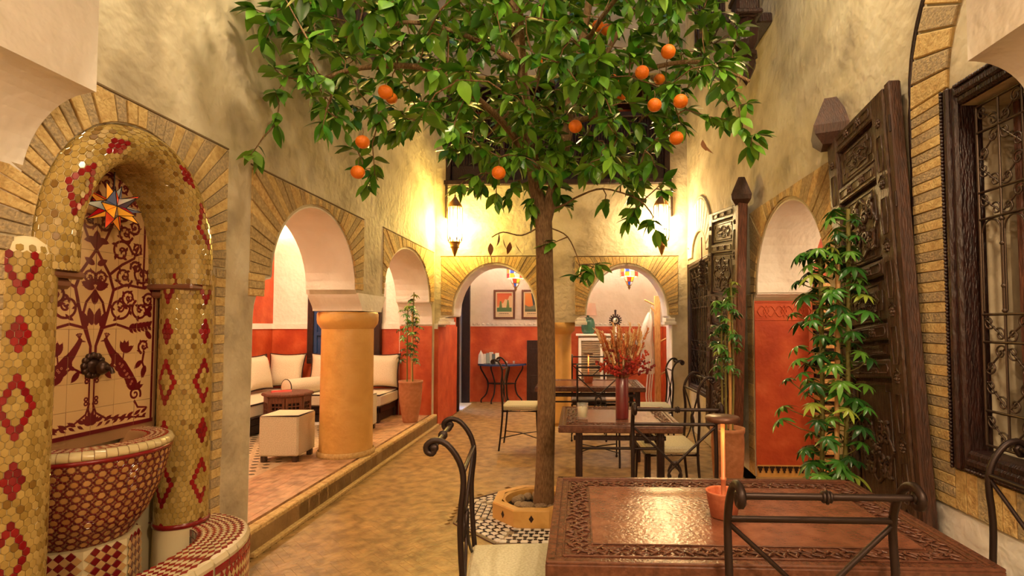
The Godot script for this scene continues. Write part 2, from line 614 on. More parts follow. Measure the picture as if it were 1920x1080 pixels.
	lathe(st, [Vector2(0.30, -0.01), Vector2(0.30, 0.002), Vector2(0.622, 0.002), Vector2(0.622, -0.01)], 8, Transform3D(Basis(Vector3.UP, PI / 8), Vector3.ZERO), 0, TAU, false)
	obj("bed", st, plain(Color8(150, 130, 104), 0.6), oct)
	st = S()
	for k in 8:
		var a := PI / 4 * k
		bx(st, Vector3(cos(a) * 0.588, 0.003, sin(a) * 0.588), Vector3(0.02, 0.012, 0.486), Basis(Vector3.UP, -a), 0.002)
	obj("border_strip", st, plain(Color8(84, 56, 36), 0.4), oct)
	var hexm := S()
	prism(hexm, PackedVector2Array([Vector2(-0.034, 0), Vector2(-0.018, -0.019), Vector2(0.018, -0.019), Vector2(0.034, 0), Vector2(0.018, 0.019), Vector2(-0.018, 0.019)]), Transform3D(Basis(Vector3.RIGHT, Vector3(0, 0, 1), Vector3(0, -1, 0)), Vector3.ZERO), 0.006, 0.001)
	var hm := mesh_of(hexm)
	var sq := S()
	prism(sq, PackedVector2Array([Vector2(-0.013, -0.013), Vector2(0.013, -0.013), Vector2(0.013, 0.013), Vector2(-0.013, 0.013)]), Transform3D(Basis(Vector3.RIGHT, Vector3(0, 0, 1), Vector3(0, -1, 0)), Vector3.ZERO), 0.006, 0.001)
	var sqm := mesh_of(sq)
	var bar := S()
	bx(bar, Vector3.ZERO, Vector3(0.036, 0.006, 0.008), Basis(), 0.001)
	var barm := mesh_of(bar)
	var whites := [plain(Color8(232, 224, 210), 0.15), plain(Color8(218, 208, 192), 0.15)]
	var black := plain(Color8(32, 24, 22), 0.15)
	for k in 8:
		var a := PI / 4 * k
		var turn_b := Basis(Vector3.UP, -a + PI / 2)
		for i in range(-4, 5):
			for r in 5:
				var rad := 0.352 + 0.0485 * r
				var off := i * 0.068 + (0.034 if r % 2 else 0.0)
				if absf(off) > rad * 0.4142 - 0.008:
					continue
				var at := Vector3(cos(a) * rad - sin(a) * off, 0.008, sin(a) * rad + cos(a) * off)
				var wt := obj("white_tile", hm, whites[rng.randi() % 2], oct)
				wt.transform = Transform3D(turn_b, at)
				var off2 := off + 0.034
				if absf(off2) < rad * 0.4142 - 0.004:
					var bt := obj("black_tile", sqm, black, oct)
					bt.transform = Transform3D(turn_b, Vector3(cos(a) * rad - sin(a) * off2, 0.008, sin(a) * rad + cos(a) * off2))
				if r < 4:
					var rad2 := rad + 0.0243
					var sl := obj("black_sliver", barm, black, oct)
					sl.transform = Transform3D(turn_b, Vector3(cos(a) * rad2 - sin(a) * off, 0.007, sin(a) * rad2 + cos(a) * off))

# the ones that count most become parts of their own, the others stay joined
func named_first(xfs: Array, cols: Array, mesh: Mesh, m: StandardMaterial3D, one: String, rest: String, parent: Node, key: Callable, most := 290) -> void:
	var order := range(xfs.size())
	var keys := []
	for x in xfs:
		keys.append(key.call(x))
	order.sort_custom(func(a: int, b: int) -> bool: return keys[a] < keys[b])
	var shades := {}
	var rx := []
	var rc := []
	for n in order.size():
		var i: int = order[n]
		if n < most:
			var o := obj(one, mesh, shade_of(m, cols[i], shades), parent)
			o.transform = xfs[i]
		else:
			rx.append(xfs[i])
			rc.append(cols[i])
	many(rest, mesh, m, rx, rc, parent)

func shade_of(m: StandardMaterial3D, c: Color, shades: Dictionary) -> StandardMaterial3D:
	var k := "%d %d %d" % [int(sqrt(c.r) * 14), int(sqrt(c.g) * 14), int(sqrt(c.b) * 14)]
	if not shades.has(k):
		var d: StandardMaterial3D = m.duplicate()
		d.vertex_color_use_as_albedo = false
		d.albedo_color = c.linear_to_srgb()
		shades[k] = d
	return shades[k]

# ------------------------------------------------------------------ walls
func build_left_wall() -> void:
	var a1 := arch_pts(4.045, 0.655, 0.665, 1.70, 2.29, 0.85, 0.0, 1.42)
	var a2 := arch_pts(6.24, 0.84, 0.84, 1.70, 2.29, 0.0, 1.0, 1.42)
	var poly := PackedVector2Array([Vector2(-2.5, 0)])
	var niche := arch_pts(2.32, 0.46, 0.46, 1.70, 2.275, 0.525, 0.525, 1.60)
	poly.append_array(niche)
	poly.append_array(a1)
	poly.append(Vector2(4.72, 1.66))
	poly.append(Vector2(5.39, 1.66))
	poly.append_array(a2)
	poly.append_array([Vector2(7.35, 0), Vector2(7.35, 7.0), Vector2(-2.5, 7.0)])
	var st := S()
	prism(st, poly, left_frame(-2.0), 0.43)
	var w := struct("wall_left", st, M.plaster)
	tag(w, "tall weathered plaster wall on the left with brick-framed arches")
	st = S()
	var back := poly.duplicate()
	for i in back.size():
		if back[i].y > 6.0:
			back[i].y = 2.95
		back[i].x = maxf(back[i].x, 2.9)
	back = back.slice(niche.size())
	prism(st, back, left_frame(-2.43), 0.03)
	obj("inner_plaster", st, M.white, w)
	obj("arch_reveal", lining(a1, left_frame(-2.0), 0.006, 0.45, 0.16, 3.0, Vector2(4.04, 1.5)), M.white, w)
	obj("arch_reveal", lining(a2, left_frame(-2.0), 0.006, 0.45, 1.39, 3.0, Vector2(6.24, 1.5)), M.white, w)
	obj("red_reveal", lining(PackedVector2Array([Vector2(7.24, 0.16), Vector2(7.24, 1.37)]), left_frame(-2.0), 0.006, 0.45, 0.16, 1.37, Vector2(6.2, 1)), M.red, w)
	var soft := [M.brick_a, M.brick_b, M.brick_c, M.brick_b]
	brick_fan(w, 4.03, 0.668, 1.70, 0.60, 3.15, 4.85, 2.355, 40, left_frame(-2.0), soft, 0.012)
	brick_fan(w, 6.24, 0.855, 1.70, 0.60, 5.35, 7.25, 2.375, 46, left_frame(-2.0), soft, 0.012)
	brick_rows(w, 3.145, 3.30, 1.56, 1.70, 0.045, left_frame(-2.0), soft, 0.012)
	# the strong ochre and grey bricks round the fountain
	var bold := [M.brick_c, M.brick_d]
	brick_fan(w, 2.32, 0.465, 1.70, 0.58, 1.715, 2.925, 2.375, 37, left_frame(-2.0), bold, 0.012)
	brick_rows(w, 2.848, 2.925, 0.02, 1.695, 0.052, left_frame(-2.0), bold, 0.012)
	brick_rows(w, 1.715, 1.792, 0.02, 1.695, 0.052, left_frame(-2.0), bold, 0.012)
	st = S()
	bx(st, P(-2.335, 1.2, 2.32), Vector3(0.20, 2.4, 1.2), Basis(), 0.0)
	obj("niche_back", st, M.grout, w)
	st = S()
	for q in [[1.70, 2.93, 2.385], [3.14, 4.86, 2.365], [5.34, 7.27, 2.385]]:
		bx(st, P(-1.998, q[2], (q[0] + q[1]) / 2), Vector3(0.012, 0.010, q[1] - q[0]), Basis(), 0.002)
	obj("frame_line", st, M.mortar, w)
	# column and its impost
	var col := thing("ochre_column", "thick round ochre plaster column between the two left arches", "column", P(-2.22, 0.16, 5.06))
	col.set_meta("kind", "structure")
	st = S()
	lathe(st, [Vector2(0.0, 0), Vector2(0.262, 0), Vector2(0.262, 0.035), Vector2(0.25, 0.05)], 32)
	obj("base", st, M.brick_a, col)
	st = S()
	lathe(st, [Vector2(0.243, 0.045), Vector2(0.24, 0.12), Vector2(0.238, 0.7), Vector2(0.236, 1.19)], 40)
	obj("shaft", st, M.ochre, col)
	st = S()
	lathe(st, [Vector2(0.236, 1.185), Vector2(0.25, 1.205), Vector2(0.272, 1.235), Vector2(0.278, 1.27), Vector2(0.278, 1.325), Vector2(0.268, 1.345), Vector2(0.0, 1.347)], 40)
	obj("capital", st, M.ochre, col)
	st = S()
	var prof := PackedVector2Array()
	for i in 9:
		var t := i / 8.0
		prof.append(Vector2(-0.24 - 0.10 * (0.5 - 0.5 * cos(t * PI)), -0.16 + 0.16 * t))
	for i in 9:
		var t := 1.0 - i / 8.0
		prof.append(Vector2(0.24 + 0.10 * (0.5 - 0.5 * cos(t * PI)), -0.16 + 0.16 * t))
	prism(st, prof, left_frame(-1.985).translated_local(Vector3(5.06, 1.672, 0)), 0.465)
	tag(obj("trim", st, M.white), "white moulded impost block on top of the thick ochre column", "", "", "structure")
	# the plaster cove under the near gallery, left
	cove(-2.0, 1, 1.81, 0.27, 1.80, 2.215, "white plaster cove under the near gallery on the left wall")
	cove(1.5, -1, 1.80, 0.195, 2.02, 2.262, "white plaster cove under the near gallery on the right wall")

func cove(x: float, side: int, d1: float, reach: float, y0: float, y1: float, label: String) -> void:
	var p := PackedVector2Array([Vector2(-0.04 * side, y0 - 0.02), Vector2(0.004 * side, y0 - 0.02)])
	for i in 13:
		var t := PI / 2 * i / 12.0
		p.append(Vector2(side * (0.004 + reach * (1.0 - cos(t))), y0 + 0.08 + (y1 - y0 - 0.08) * sin(t)))
	p.append(Vector2(side * reach, 2.95))
	p.append(Vector2(-0.04 * side, 2.95))
	var st := S()
	prism(st, p, Transform3D(Basis(Vector3.RIGHT, Vector3.UP, Vector3(0, 0, 1)), P(x, 0, d1)), d1 + 1.8)
	tag(struct("trim", st, M.white), label)

func build_back_wall() -> void:
	var a1 := arch_pts(-1.16, 0.585, 0.585, 1.52, 2.235, 0.79, 0.80, 1.42)
	var a2 := arch_pts(0.66, 0.56, 0.56, 1.52, 2.22, 0.72, 0.62, 1.42)
	var poly := PackedVector2Array([Vector2(-2.43, 0)])
	poly.append_array(a1.slice(0, a1.size() - 1))
	poly.append_array(a2.slice(1))
	# the opening of the upper gallery is cut by splitting the wall at its sill
	poly.append_array([Vector2(1.95, 0), Vector2(1.95, 3.34), Vector2(-2.43, 3.34)])
	var st := S()
	prism(st, poly, back_frame(7.35), 0.42)
	prism(st, PackedVector2Array([Vector2(-2.43, 3.34), Vector2(-1.86, 3.34), Vector2(-1.86, 4.9), Vector2(1.26, 4.9), Vector2(1.26, 3.34), Vector2(1.95, 3.34), Vector2(1.95, 7.0), Vector2(-2.43, 7.0)]), back_frame(7.35), 0.42)
	var w := struct("wall_back", st, M.plaster)
	tag(w, "cream plaster end wall with two brick-framed arches into the lit back room")
	var soft := [M.brick_a, M.brick_b, M.brick_c, M.brick_b]
	brick_fan(w, -1.16, 0.60, 1.52, 0.73, -1.915, -0.535, 2.335, 50, back_frame(7.35), soft, 0.012)
	brick_fan(w, 0.66, 0.575, 1.52, 0.715, -0.05, 1.36, 2.325, 50, back_frame(7.35), soft, 0.012)
	st = S()
	bx(st, P(-1.225, 2.345, 7.345), Vector3(1.40, 0.008, 0.014), Basis(), 0.002)
	bx(st, P(0.655, 2.335, 7.345), Vector3(1.43, 0.008, 0.014), Basis(), 0.002)
	obj("frame_line", st, M.mortar, w)
	obj("arch_reveal", lining(a1, back_frame(7.35), 0.006, 0.44, 1.42, 3.0, Vector2(-1.16, 1.5)), M.white, w)
	obj("arch_reveal", lining(a2, back_frame(7.35), 0.006, 0.44, 1.42, 3.0, Vector2(0.66, 1.5)), M.white, w)
	obj("arch_reveal", lining(PackedVector2Array([Vector2(1.28, 0.0), Vector2(1.28, 1.42)]), back_frame(7.35), 0.006, 0.44, 0, 1.42, Vector2(0, 1)), M.white, w)
	st = S()
	prism(st, PackedVector2Array([Vector2(-2.0, 0.0), Vector2(-1.94, 0.0), Vector2(-1.94, 1.36), Vector2(-2.0, 1.36)]), back_frame(7.33), 1.13)
	obj("red_reveal", st, M.red, w)
	st = S()
	for c in [[-1.86, 0.09], [-0.44, 0.085], [0.035, 0.085], [1.25, 0.085]]:
		bx(st, P(c[0], 1.455, 7.47), Vector3(c[1] * 1.5, 0.05, 0.30), Basis(), 0.006)
		bx(st, P(c[0], 1.408, 7.47), Vector3(c[1] * 1.9, 0.045, 0.31), Basis(), 0.006)
	obj("corbel", st, M.white, w)
	var col := thing("slim_column", "slim ochre column between the two arches of the end wall", "column", P(-0.26, 0, 7.55))
	col.set_meta("kind", "structure")
	st = S()
	lathe(st, [Vector2(0, 0), Vector2(0.18, 0), Vector2(0.18, 0.06), Vector2(0.158, 0.08), Vector2(0.155, 1.26)], 28)
	obj("shaft", st, M.ochre, col)
	st = S()
	lathe(st, [Vector2(0.155, 1.255), Vector2(0.175, 1.28), Vector2(0.205, 1.31), Vector2(0.21, 1.42), Vector2(0, 1.425)], 28)
	obj("capital", st, M.ochre, col)

func build_right_wall() -> void:
	var f := right_frame(1.5)
	var a := arch_pts(3.925, 0.64, 0.64, 1.66, 2.29, 0.725, 0.725, 1.5, 0.0)
	var lower := PackedVector2Array([Vector2(-2.5, 0)])
	lower.append_array(a.slice(0, 2))
	lower[lower.size() - 1].y = 1.4
	var upper := PackedVector2Array()
	# lower half: door passage and the lower parts of the two windows
	lower = PackedVector2Array([Vector2(-2.5, 0), Vector2(3.2, 0), Vector2(3.2, 1.45), Vector2(2.12, 1.45), Vector2(2.12, 0.90), Vector2(0.98, 0.90), Vector2(0.98, 1.45), Vector2(-2.5, 1.45)])
	var mid := PackedVector2Array([Vector2(4.65, 0), Vector2(7.77, 0), Vector2(7.77, 1.45), Vector2(7.2, 1.45), Vector2(7.2, 0.60), Vector2(6.08, 0.60), Vector2(6.08, 1.45), Vector2(4.65, 1.45)])
	upper = PackedVector2Array([Vector2(-2.5, 1.45), Vector2(0.98, 1.45), Vector2(0.98, 2.24), Vector2(2.12, 2.24), Vector2(2.12, 1.45), Vector2(3.2, 1.45)])
	upper.append_array(a.slice(1, a.size() - 1))
	upper.append_array([Vector2(4.65, 1.45), Vector2(6.08, 1.45), Vector2(6.08, 2.12), Vector2(7.2, 2.12), Vector2(7.2, 1.45), Vector2(7.77, 1.45), Vector2(7.77, 7.0), Vector2(-2.5, 7.0)])
	var st := S()
	for p in [lower, mid, upper]:
		prism(st, p, f, 0.45)
	var w := struct("wall_right", st, M.plaster)
	tag(w, "tall weathered plaster wall on the right with grilled windows and a doorway")
	obj("arch_reveal", lining(a, f, 0.006, 0.46, 1.60, 3.0, Vector2(3.925, 1.5), 0.014), M.white, w)
	var near := PackedVector2Array([Vector2(3.2, 0.1), Vector2(3.2, 1.6)])
	var far := PackedVector2Array([Vector2(4.65, 0.1), Vector2(4.65, 1.6)])
	obj("red_reveal", lining(near, f, 0.006, 0.46, 0.19, 1.6, Vector2(3.9, 1), 0.016), M.red, w)
	obj("red_reveal", lining(far, f, 0.006, 0.46, 0.19, 1.6, Vector2(3.9, 1), 0.016), M.red, w)
	# white moulding over the red dado of the passage
	st = S()
	bx(st, P(1.735, 1.635, 4.638), Vector3(0.45, 0.07, 0.03), Basis(), 0.01)
	obj("moulding", st, M.white, w)
	# incised knotwork band near the top of the red
	st = S()
	for k in 3:
		var x0 := 1.53 + 0.15 * k
		var pts := []
		for i in 17:
			var t := i / 16.0
			pts.append(P(x0 + 0.15 * t, 1.50 + 0.045 * sin(t * TAU), 4.632))
		tube(st, pts, 0.005, 5)
		pts = []
		for i in 17:
			var t := i / 16.0
			pts.append(P(x0 + 0.15 * t, 1.50 - 0.045 * sin(t * TAU), 4.632))
		tube(st, pts, 0.005, 5)
		tube(st, [P(x0 + 0.075, 1.55, 4.632), P(x0 + 0.10, 1.50, 4.632), P(x0 + 0.075, 1.45, 4.632), P(x0 + 0.05, 1.50, 4.632)], 0.005, 5, true)
	for y in [1.425, 1.575]:
		bx(st, P(1.735, y, 4.634), Vector3(0.45, 0.008, 0.01), Basis(), 0.002)
	obj("knot_band", st, M.red, w)
	# stepped black merlons at the foot of the red
	st = S()
	bx(st, P(1.735, 0.15, 4.64), Vector3(0.45, 0.1, 0.018), Basis(), 0.0)
	obj("skirting", st, M.ochre, w)
	for k in 9:
		st = S()
		var x0 := 1.53 + k * 0.05
		prism(st, PackedVector2Array([Vector2(-0.022, 0.036), Vector2(0.022, 0.036), Vector2(0.022, 0.02), Vector2(0.014, 0.02), Vector2(0.014, 0.0), Vector2(0.007, 0.0), Vector2(0.007, -0.018), Vector2(-0.007, -0.018), Vector2(-0.007, 0.0), Vector2(-0.014, 0.0), Vector2(-0.014, 0.02), Vector2(-0.022, 0.02)]), Transform3D(Basis(), P(x0, 0.155, 4.626)), 0.006)
		obj("merlon_tile", st, M.wood_dark, w)
	var soft := [M.brick_a, M.brick_b, M.brick_c, M.brick_b]
	brick_fan(w, 3.925, 0.655, 1.66, 0.645, 3.16, 4.69, 2.36, 34, f, soft, 0.010)
	brick_rows(w, 4.66, 4.80, 0.1, 1.65, 0.11, f, soft, 0.006)
	# bricks round the near window
	var bold := [M.brick_c, M.brick_d]
	brick_rows(w, 2.2, 2.415, 0.655, 2.34, 0.0435, f, bold, 0.014)
	brick_rows(w, 0.9, 2.2, 0.655, 0.815, 0.06, f, [M.brick_c, M.brick_d, M.brick_a], 0.014, true)
	ring_bricks(w, 1.58, 2.34, 0.60, 0.835, 24, f, bold, 0.014)
	st = S()
	prism(st, PackedVector2Array([Vector2(-1.0, 0.0), Vector2(2.42, 0.0), Vector2(2.42, 0.645), Vector2(-1.0, 0.645)]), f.translated_local(Vector3(0, 0, -0.008)), 0.01)
	obj("white_plinth", st, M.white, w)
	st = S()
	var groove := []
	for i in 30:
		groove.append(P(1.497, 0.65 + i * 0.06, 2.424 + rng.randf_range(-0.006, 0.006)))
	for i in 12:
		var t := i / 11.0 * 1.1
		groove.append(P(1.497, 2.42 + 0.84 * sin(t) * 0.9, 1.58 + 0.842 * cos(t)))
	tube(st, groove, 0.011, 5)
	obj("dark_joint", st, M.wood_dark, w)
	# fan of plaster over the far window
	st = S()
	for k in 13:
		var a0 := PI * k / 13.0 + 0.02
		var a1 := PI * (k + 1) / 13.0 - 0.02
		prism(st, PackedVector2Array([Vector2(6.63 + 0.40 * cos(a0), 2.26 + 0.30 * sin(a0)), Vector2(6.63 + 0.66 * cos(a0), 2.26 + 0.68 * sin(a0)), Vector2(6.63 + 0.66 * cos(a1), 2.26 + 0.68 * sin(a1)), Vector2(6.63 + 0.40 * cos(a1), 2.26 + 0.30 * sin(a1))]), f.translated_local(Vector3(0, 0, -0.02)), 0.025, 0.006)
	obj("fan_moulding", st, M.white, w)
	st = S()
	for q in [[0.39, 0.29], [0.68, 0.70]]:
		var pts := []
		for i in 25:
			var t := PI * i / 24.0
			pts.append(P(1.49, 2.26 + q[1] * sin(t), 6.63 + q[0] * cos(t)))
		tube(st, pts, 0.016, 6)
	obj("fan_rim", st, M.plaster, w)

func ring_bricks(parent: Node, c: float, y: float, r0: float, r1: float, n: int, xf: Transform3D, mats: Array, proud: float) -> void:
	for k in n:
		var a0 := PI * k / n + 0.006
		var a1 := PI * (k + 1) / n - 0.006
		var st := S()
		prism(st, PackedVector2Array([Vector2(c + r0 * cos(a0), y + r0 * sin(a0)), Vector2(c + r1 * cos(a0), y + r1 * sin(a0)), Vector2(c + r1 * cos(a1), y + r1 * sin(a1)), Vector2(c + r0 * cos(a1), y + r0 * sin(a1))]), xf.translated_local(Vector3(0, 0, -proud)), proud + 0.006, 0.004)
		obj("brick", st, mats[k % mats.size()], parent)

func slab(called: String, lo: Vector3, hi: Vector3, m: Material, label := "") -> MeshInstance3D:
	# lo and hi as (x, y, depth)
	var st := S()
	bx(st, P((lo.x + hi.x) / 2, (lo.y + hi.y) / 2, (lo.z + hi.z) / 2), Vector3(absf(hi.x - lo.x), absf(hi.y - lo.y), absf(hi.z - lo.z)), Basis(), 0.0)
	var o := struct(called, st, m)
	if label:
		tag(o, label)
	return o

func build_rooms() -> void:
	# seating alcove on the left
	slab("wall_alcove_end", Vector3(-4.45, 1.40, 7.345), Vector3(-2.0, 3.0, 7.5), M.white, "white end wall of the seating alcove above the red dado")
	slab("wall_alcove_end_dado", Vector3(-4.45, 0.1, 7.335), Vector3(-1.98, 1.33, 7.5), M.red, "burnt orange dado on the end wall of the seating alcove")
	slab("trim", Vector3(-4.30, 1.33, 7.32), Vector3(-1.95, 1.405, 7.5), M.white, "white plaster band over the dado on the alcove's end wall")
	slab("wall_alcove_side", Vector3(-4.45, 0.0, 2.75), Vector3(-4.30, 3.0, 7.5), M.red, "burnt orange long side wall of the seating alcove")
	slab("trim", Vector3(-4.31, 1.33, 2.9), Vector3(-4.285, 1.405, 7.35), M.white, "white plaster band along the alcove's long side wall")
	slab("wall_alcove_near", Vector3(-4.45, 0.0, 2.75), Vector3(-2.43, 3.0, 2.9), M.white, "white near end wall of the seating alcove")
	slab("ceiling_alcove", Vector3(-4.45, 2.95, 2.75), Vector3(-2.43, 3.1, 7.5), M.white, "white ceiling of the seating alcove")
	# back room behind the end wall
	slab("floor_back_room", Vector3(-2.1, -0.12, 9.6), Vector3(1.95, 0.0, 10.0), M.ground)
	slab("wall_back_room", Vector3(-2.2, 1.44, 9.66), Vector3(1.95, 3.1, 9.8), M.white, "white upper wall at the far end of the back room")
	slab("wall_back_room_dado", Vector3(-2.2, 0.0, 9.65), Vector3(1.95, 1.36, 9.8), M.red, "burnt orange dado at the far end of the back room")
	var band := slab("trim", Vector3(-1.97, 1.36, 9.635), Vector3(1.5, 1.445, 9.8), M.white, "carved pale plaster band over the back room's dado")
	for k in 40:
		var st0 := S()
		ball(st0, P(-1.9 + k * 0.085, 1.402, 9.634), Vector3(0.03, 0.022, 0.012), 6, 4)
		obj("rosette", st0, M.white, band)
	# its left side with the blue door, and its right side
	slab("wall_back_room_left", Vector3(-2.25, 0.0, 7.77), Vector3(-1.97, 3.1, 8.52), M.red, "burnt orange left wall of the back room before the blue door")
	slab("wall_back_room_left_far", Vector3(-2.25, 0.0, 9.38), Vector3(-1.97, 3.1, 9.8), M.white, "white strip of wall beyond the blue door")
	slab("wall_back_room_left_top", Vector3(-2.25, 2.25, 8.52), Vector3(-1.97, 3.1, 9.38), M.white)
	slab("wall_back_room_right", Vector3(1.5, 0.0, 7.77), Vector3(1.65, 1.36, 9.8), M.red, "burnt orange dado on the right wall of the back room")
	slab("wall_back_room_right_top", Vector3(1.5, 1.36, 7.77), Vector3(1.65, 3.1, 9.8), M.white, "white upper right wall of the back room")
	slab("ceiling_back_room", Vector3(-2.2, 3.1, 7.77), Vector3(1.95, 3.2, 9.8), M.white, "white ceiling of the back room")
	slab("wall_beyond_door", Vector3(-3.4, 0.0, 8.0), Vector3(-3.3, 3.0, 10.2), M.white, "pale wall of the passage beyond the blue door")
	slab("floor_beyond_door", Vector3(-3.4, -0.12, 8.0), Vector3(-2.1, -0.01, 10.2), M.white)
	lamp_light("door_passage_light", P(-2.6, 1.9, 9.15), Color(0.55, 0.72, 1.0), 2.2, 0.2)
	# passage behind the double doors
	slab("floor_passage", Vector3(1.5, -0.1, 2.6), Vector3(3.4, 0.1, 5.2), M.ground, "worn tiled floor of the passage behind the double doors")
	slab("wall_passage_far", Vector3(1.96, 0.0, 4.9), Vector3(3.4, 3.0, 5.05), M.red, "orange far wall inside the passage behind the double doors")
	slab("wall_passage_back", Vector3(3.3, 0.0, 2.6), Vector3(3.45, 3.0, 5.05), M.white, "pale back wall of the passage behind the double doors")
	slab("wall_passage_near", Vector3(1.96, 0.0, 2.6), Vector3(3.4, 3.0, 2.75), M.white, "pale near wall of the passage behind the double doors")
	slab("ceiling_passage", Vector3(1.94, 2.55, 2.6), Vector3(3.45, 2.7, 5.05), M.white, "white ceiling of the passage behind the double doors")
	# near gallery round the camera
	slab("wall_near", Vector3(-2.1, 0.0, -2.6), Vector3(1.95, 3.0, -2.5), M.white, "white wall behind the near gallery")
	slab("wall_near_upper", Vector3(-2.0, 3.1, 1.80), Vector3(1.5, 7.0, 1.98), M.plaster, "plaster wall above the near gallery, over the camera")
	slab("ceiling_near", Vector3(-2.1, 2.95, -2.6), Vector3(1.95, 3.1, 1.88), M.white, "white ceiling of the near gallery")
	slab("floor_near", Vector3(-2.0, -0.13, -2.6), Vector3(1.5, -0.012, 0.9), M.ground, "tiled floor of the near gallery")

func gallery_lamp(at: Vector3, e: float, label: String) -> void:
	var t := thing("ceiling_lamp", label, "ceiling lamp", at)
	var st := S()
	lathe(st, [Vector2(0, 0.02), Vector2(0.09, 0.02), Vector2(0.10, -0.01), Vector2(0.10, -0.03)], 20)
	tube(st, [Vector3(0, 0.01, 0), Vector3(0, maxf(0.05, 2.96 - at.y), 0)], 0.012)
	obj("cap", st, M.white, t)
	st = S()
	ball(st, Vector3(0, -0.06, 0), Vector3(0.085, 0.07, 0.085), 16, 8)
	obj("bulb", st, glow(Color(1.0, 0.86, 0.66), 4.0), t)
	lamp_light("ceiling_lamp_light", at + Vector3(0, -0.06, 0), Color(1.0, 0.87, 0.70), e, 0.08)

func facade_lamp(at: Vector3, e: float, label: String) -> void:
	var t := thing("wall_lamp", label, "wall lamp", at)
	var st := S()
	bx(st, Vector3(0, 0, 0.155), Vector3(0.09, 0.16, 0.03), Basis(), 0.006)
	tube(st, [Vector3(0, 0.02, 0.15), Vector3(0, 0.06, 0.07), Vector3(0, 0.05, 0.0)], 0.008)
	lathe(st, [Vector2(0.012, 0.06), Vector2(0.06, 0.035), Vector2(0.058, 0.033)], 16)
	obj("bracket", st, M.brass, t)
	st = S()
	ball(st, Vector3(0, -0.02, 0), Vector3(0.045, 0.055, 0.045), 14, 8)
	obj("bulb", st, glow(Color(1.0, 0.88, 0.66), 5.0), t)
	lamp_light("wall_lamp_light", at + Vector3(0, -0.02, 0), Color(1.0, 0.90, 0.74), e, 0.06)

# ------------------------------------------------------------------ fountain
func hex_tile() -> ArrayMesh:
	# an upright pointed hexagon, face towards +z
	var st := S()
	var w := 0.0103
	var p := PackedVector2Array([Vector2(0, -0.0165), Vector2(w, -0.0085), Vector2(w, 0.0085), Vector2(0, 0.0165), Vector2(-w, 0.0085), Vector2(-w, -0.0085)])
	prism(st, p, Transform3D(Basis(Vector3.RIGHT, Vector3.UP, Vector3(0, 0, -1)), Vector3(0, 0, 0.003)), 0.006, 0.0015)
	return mesh_of(st)

func frame_on(p: Vector3, n: Vector3, up: Vector3) -> Transform3D:
	var y := (up - n * up.dot(n)).normalized()
	return Transform3D(Basis(y.cross(n), y, n), p)

func gold() -> Color:
	var v := rng.randf()
	if v < 0.06:
		return lin(122, 90, 38)
	return lin(144, 116, 54).lerp(lin(178, 150, 86), rng.randf())

func maroon() -> Color:
	return lin(110, 16, 22).lerp(lin(142, 26, 28), rng.randf())

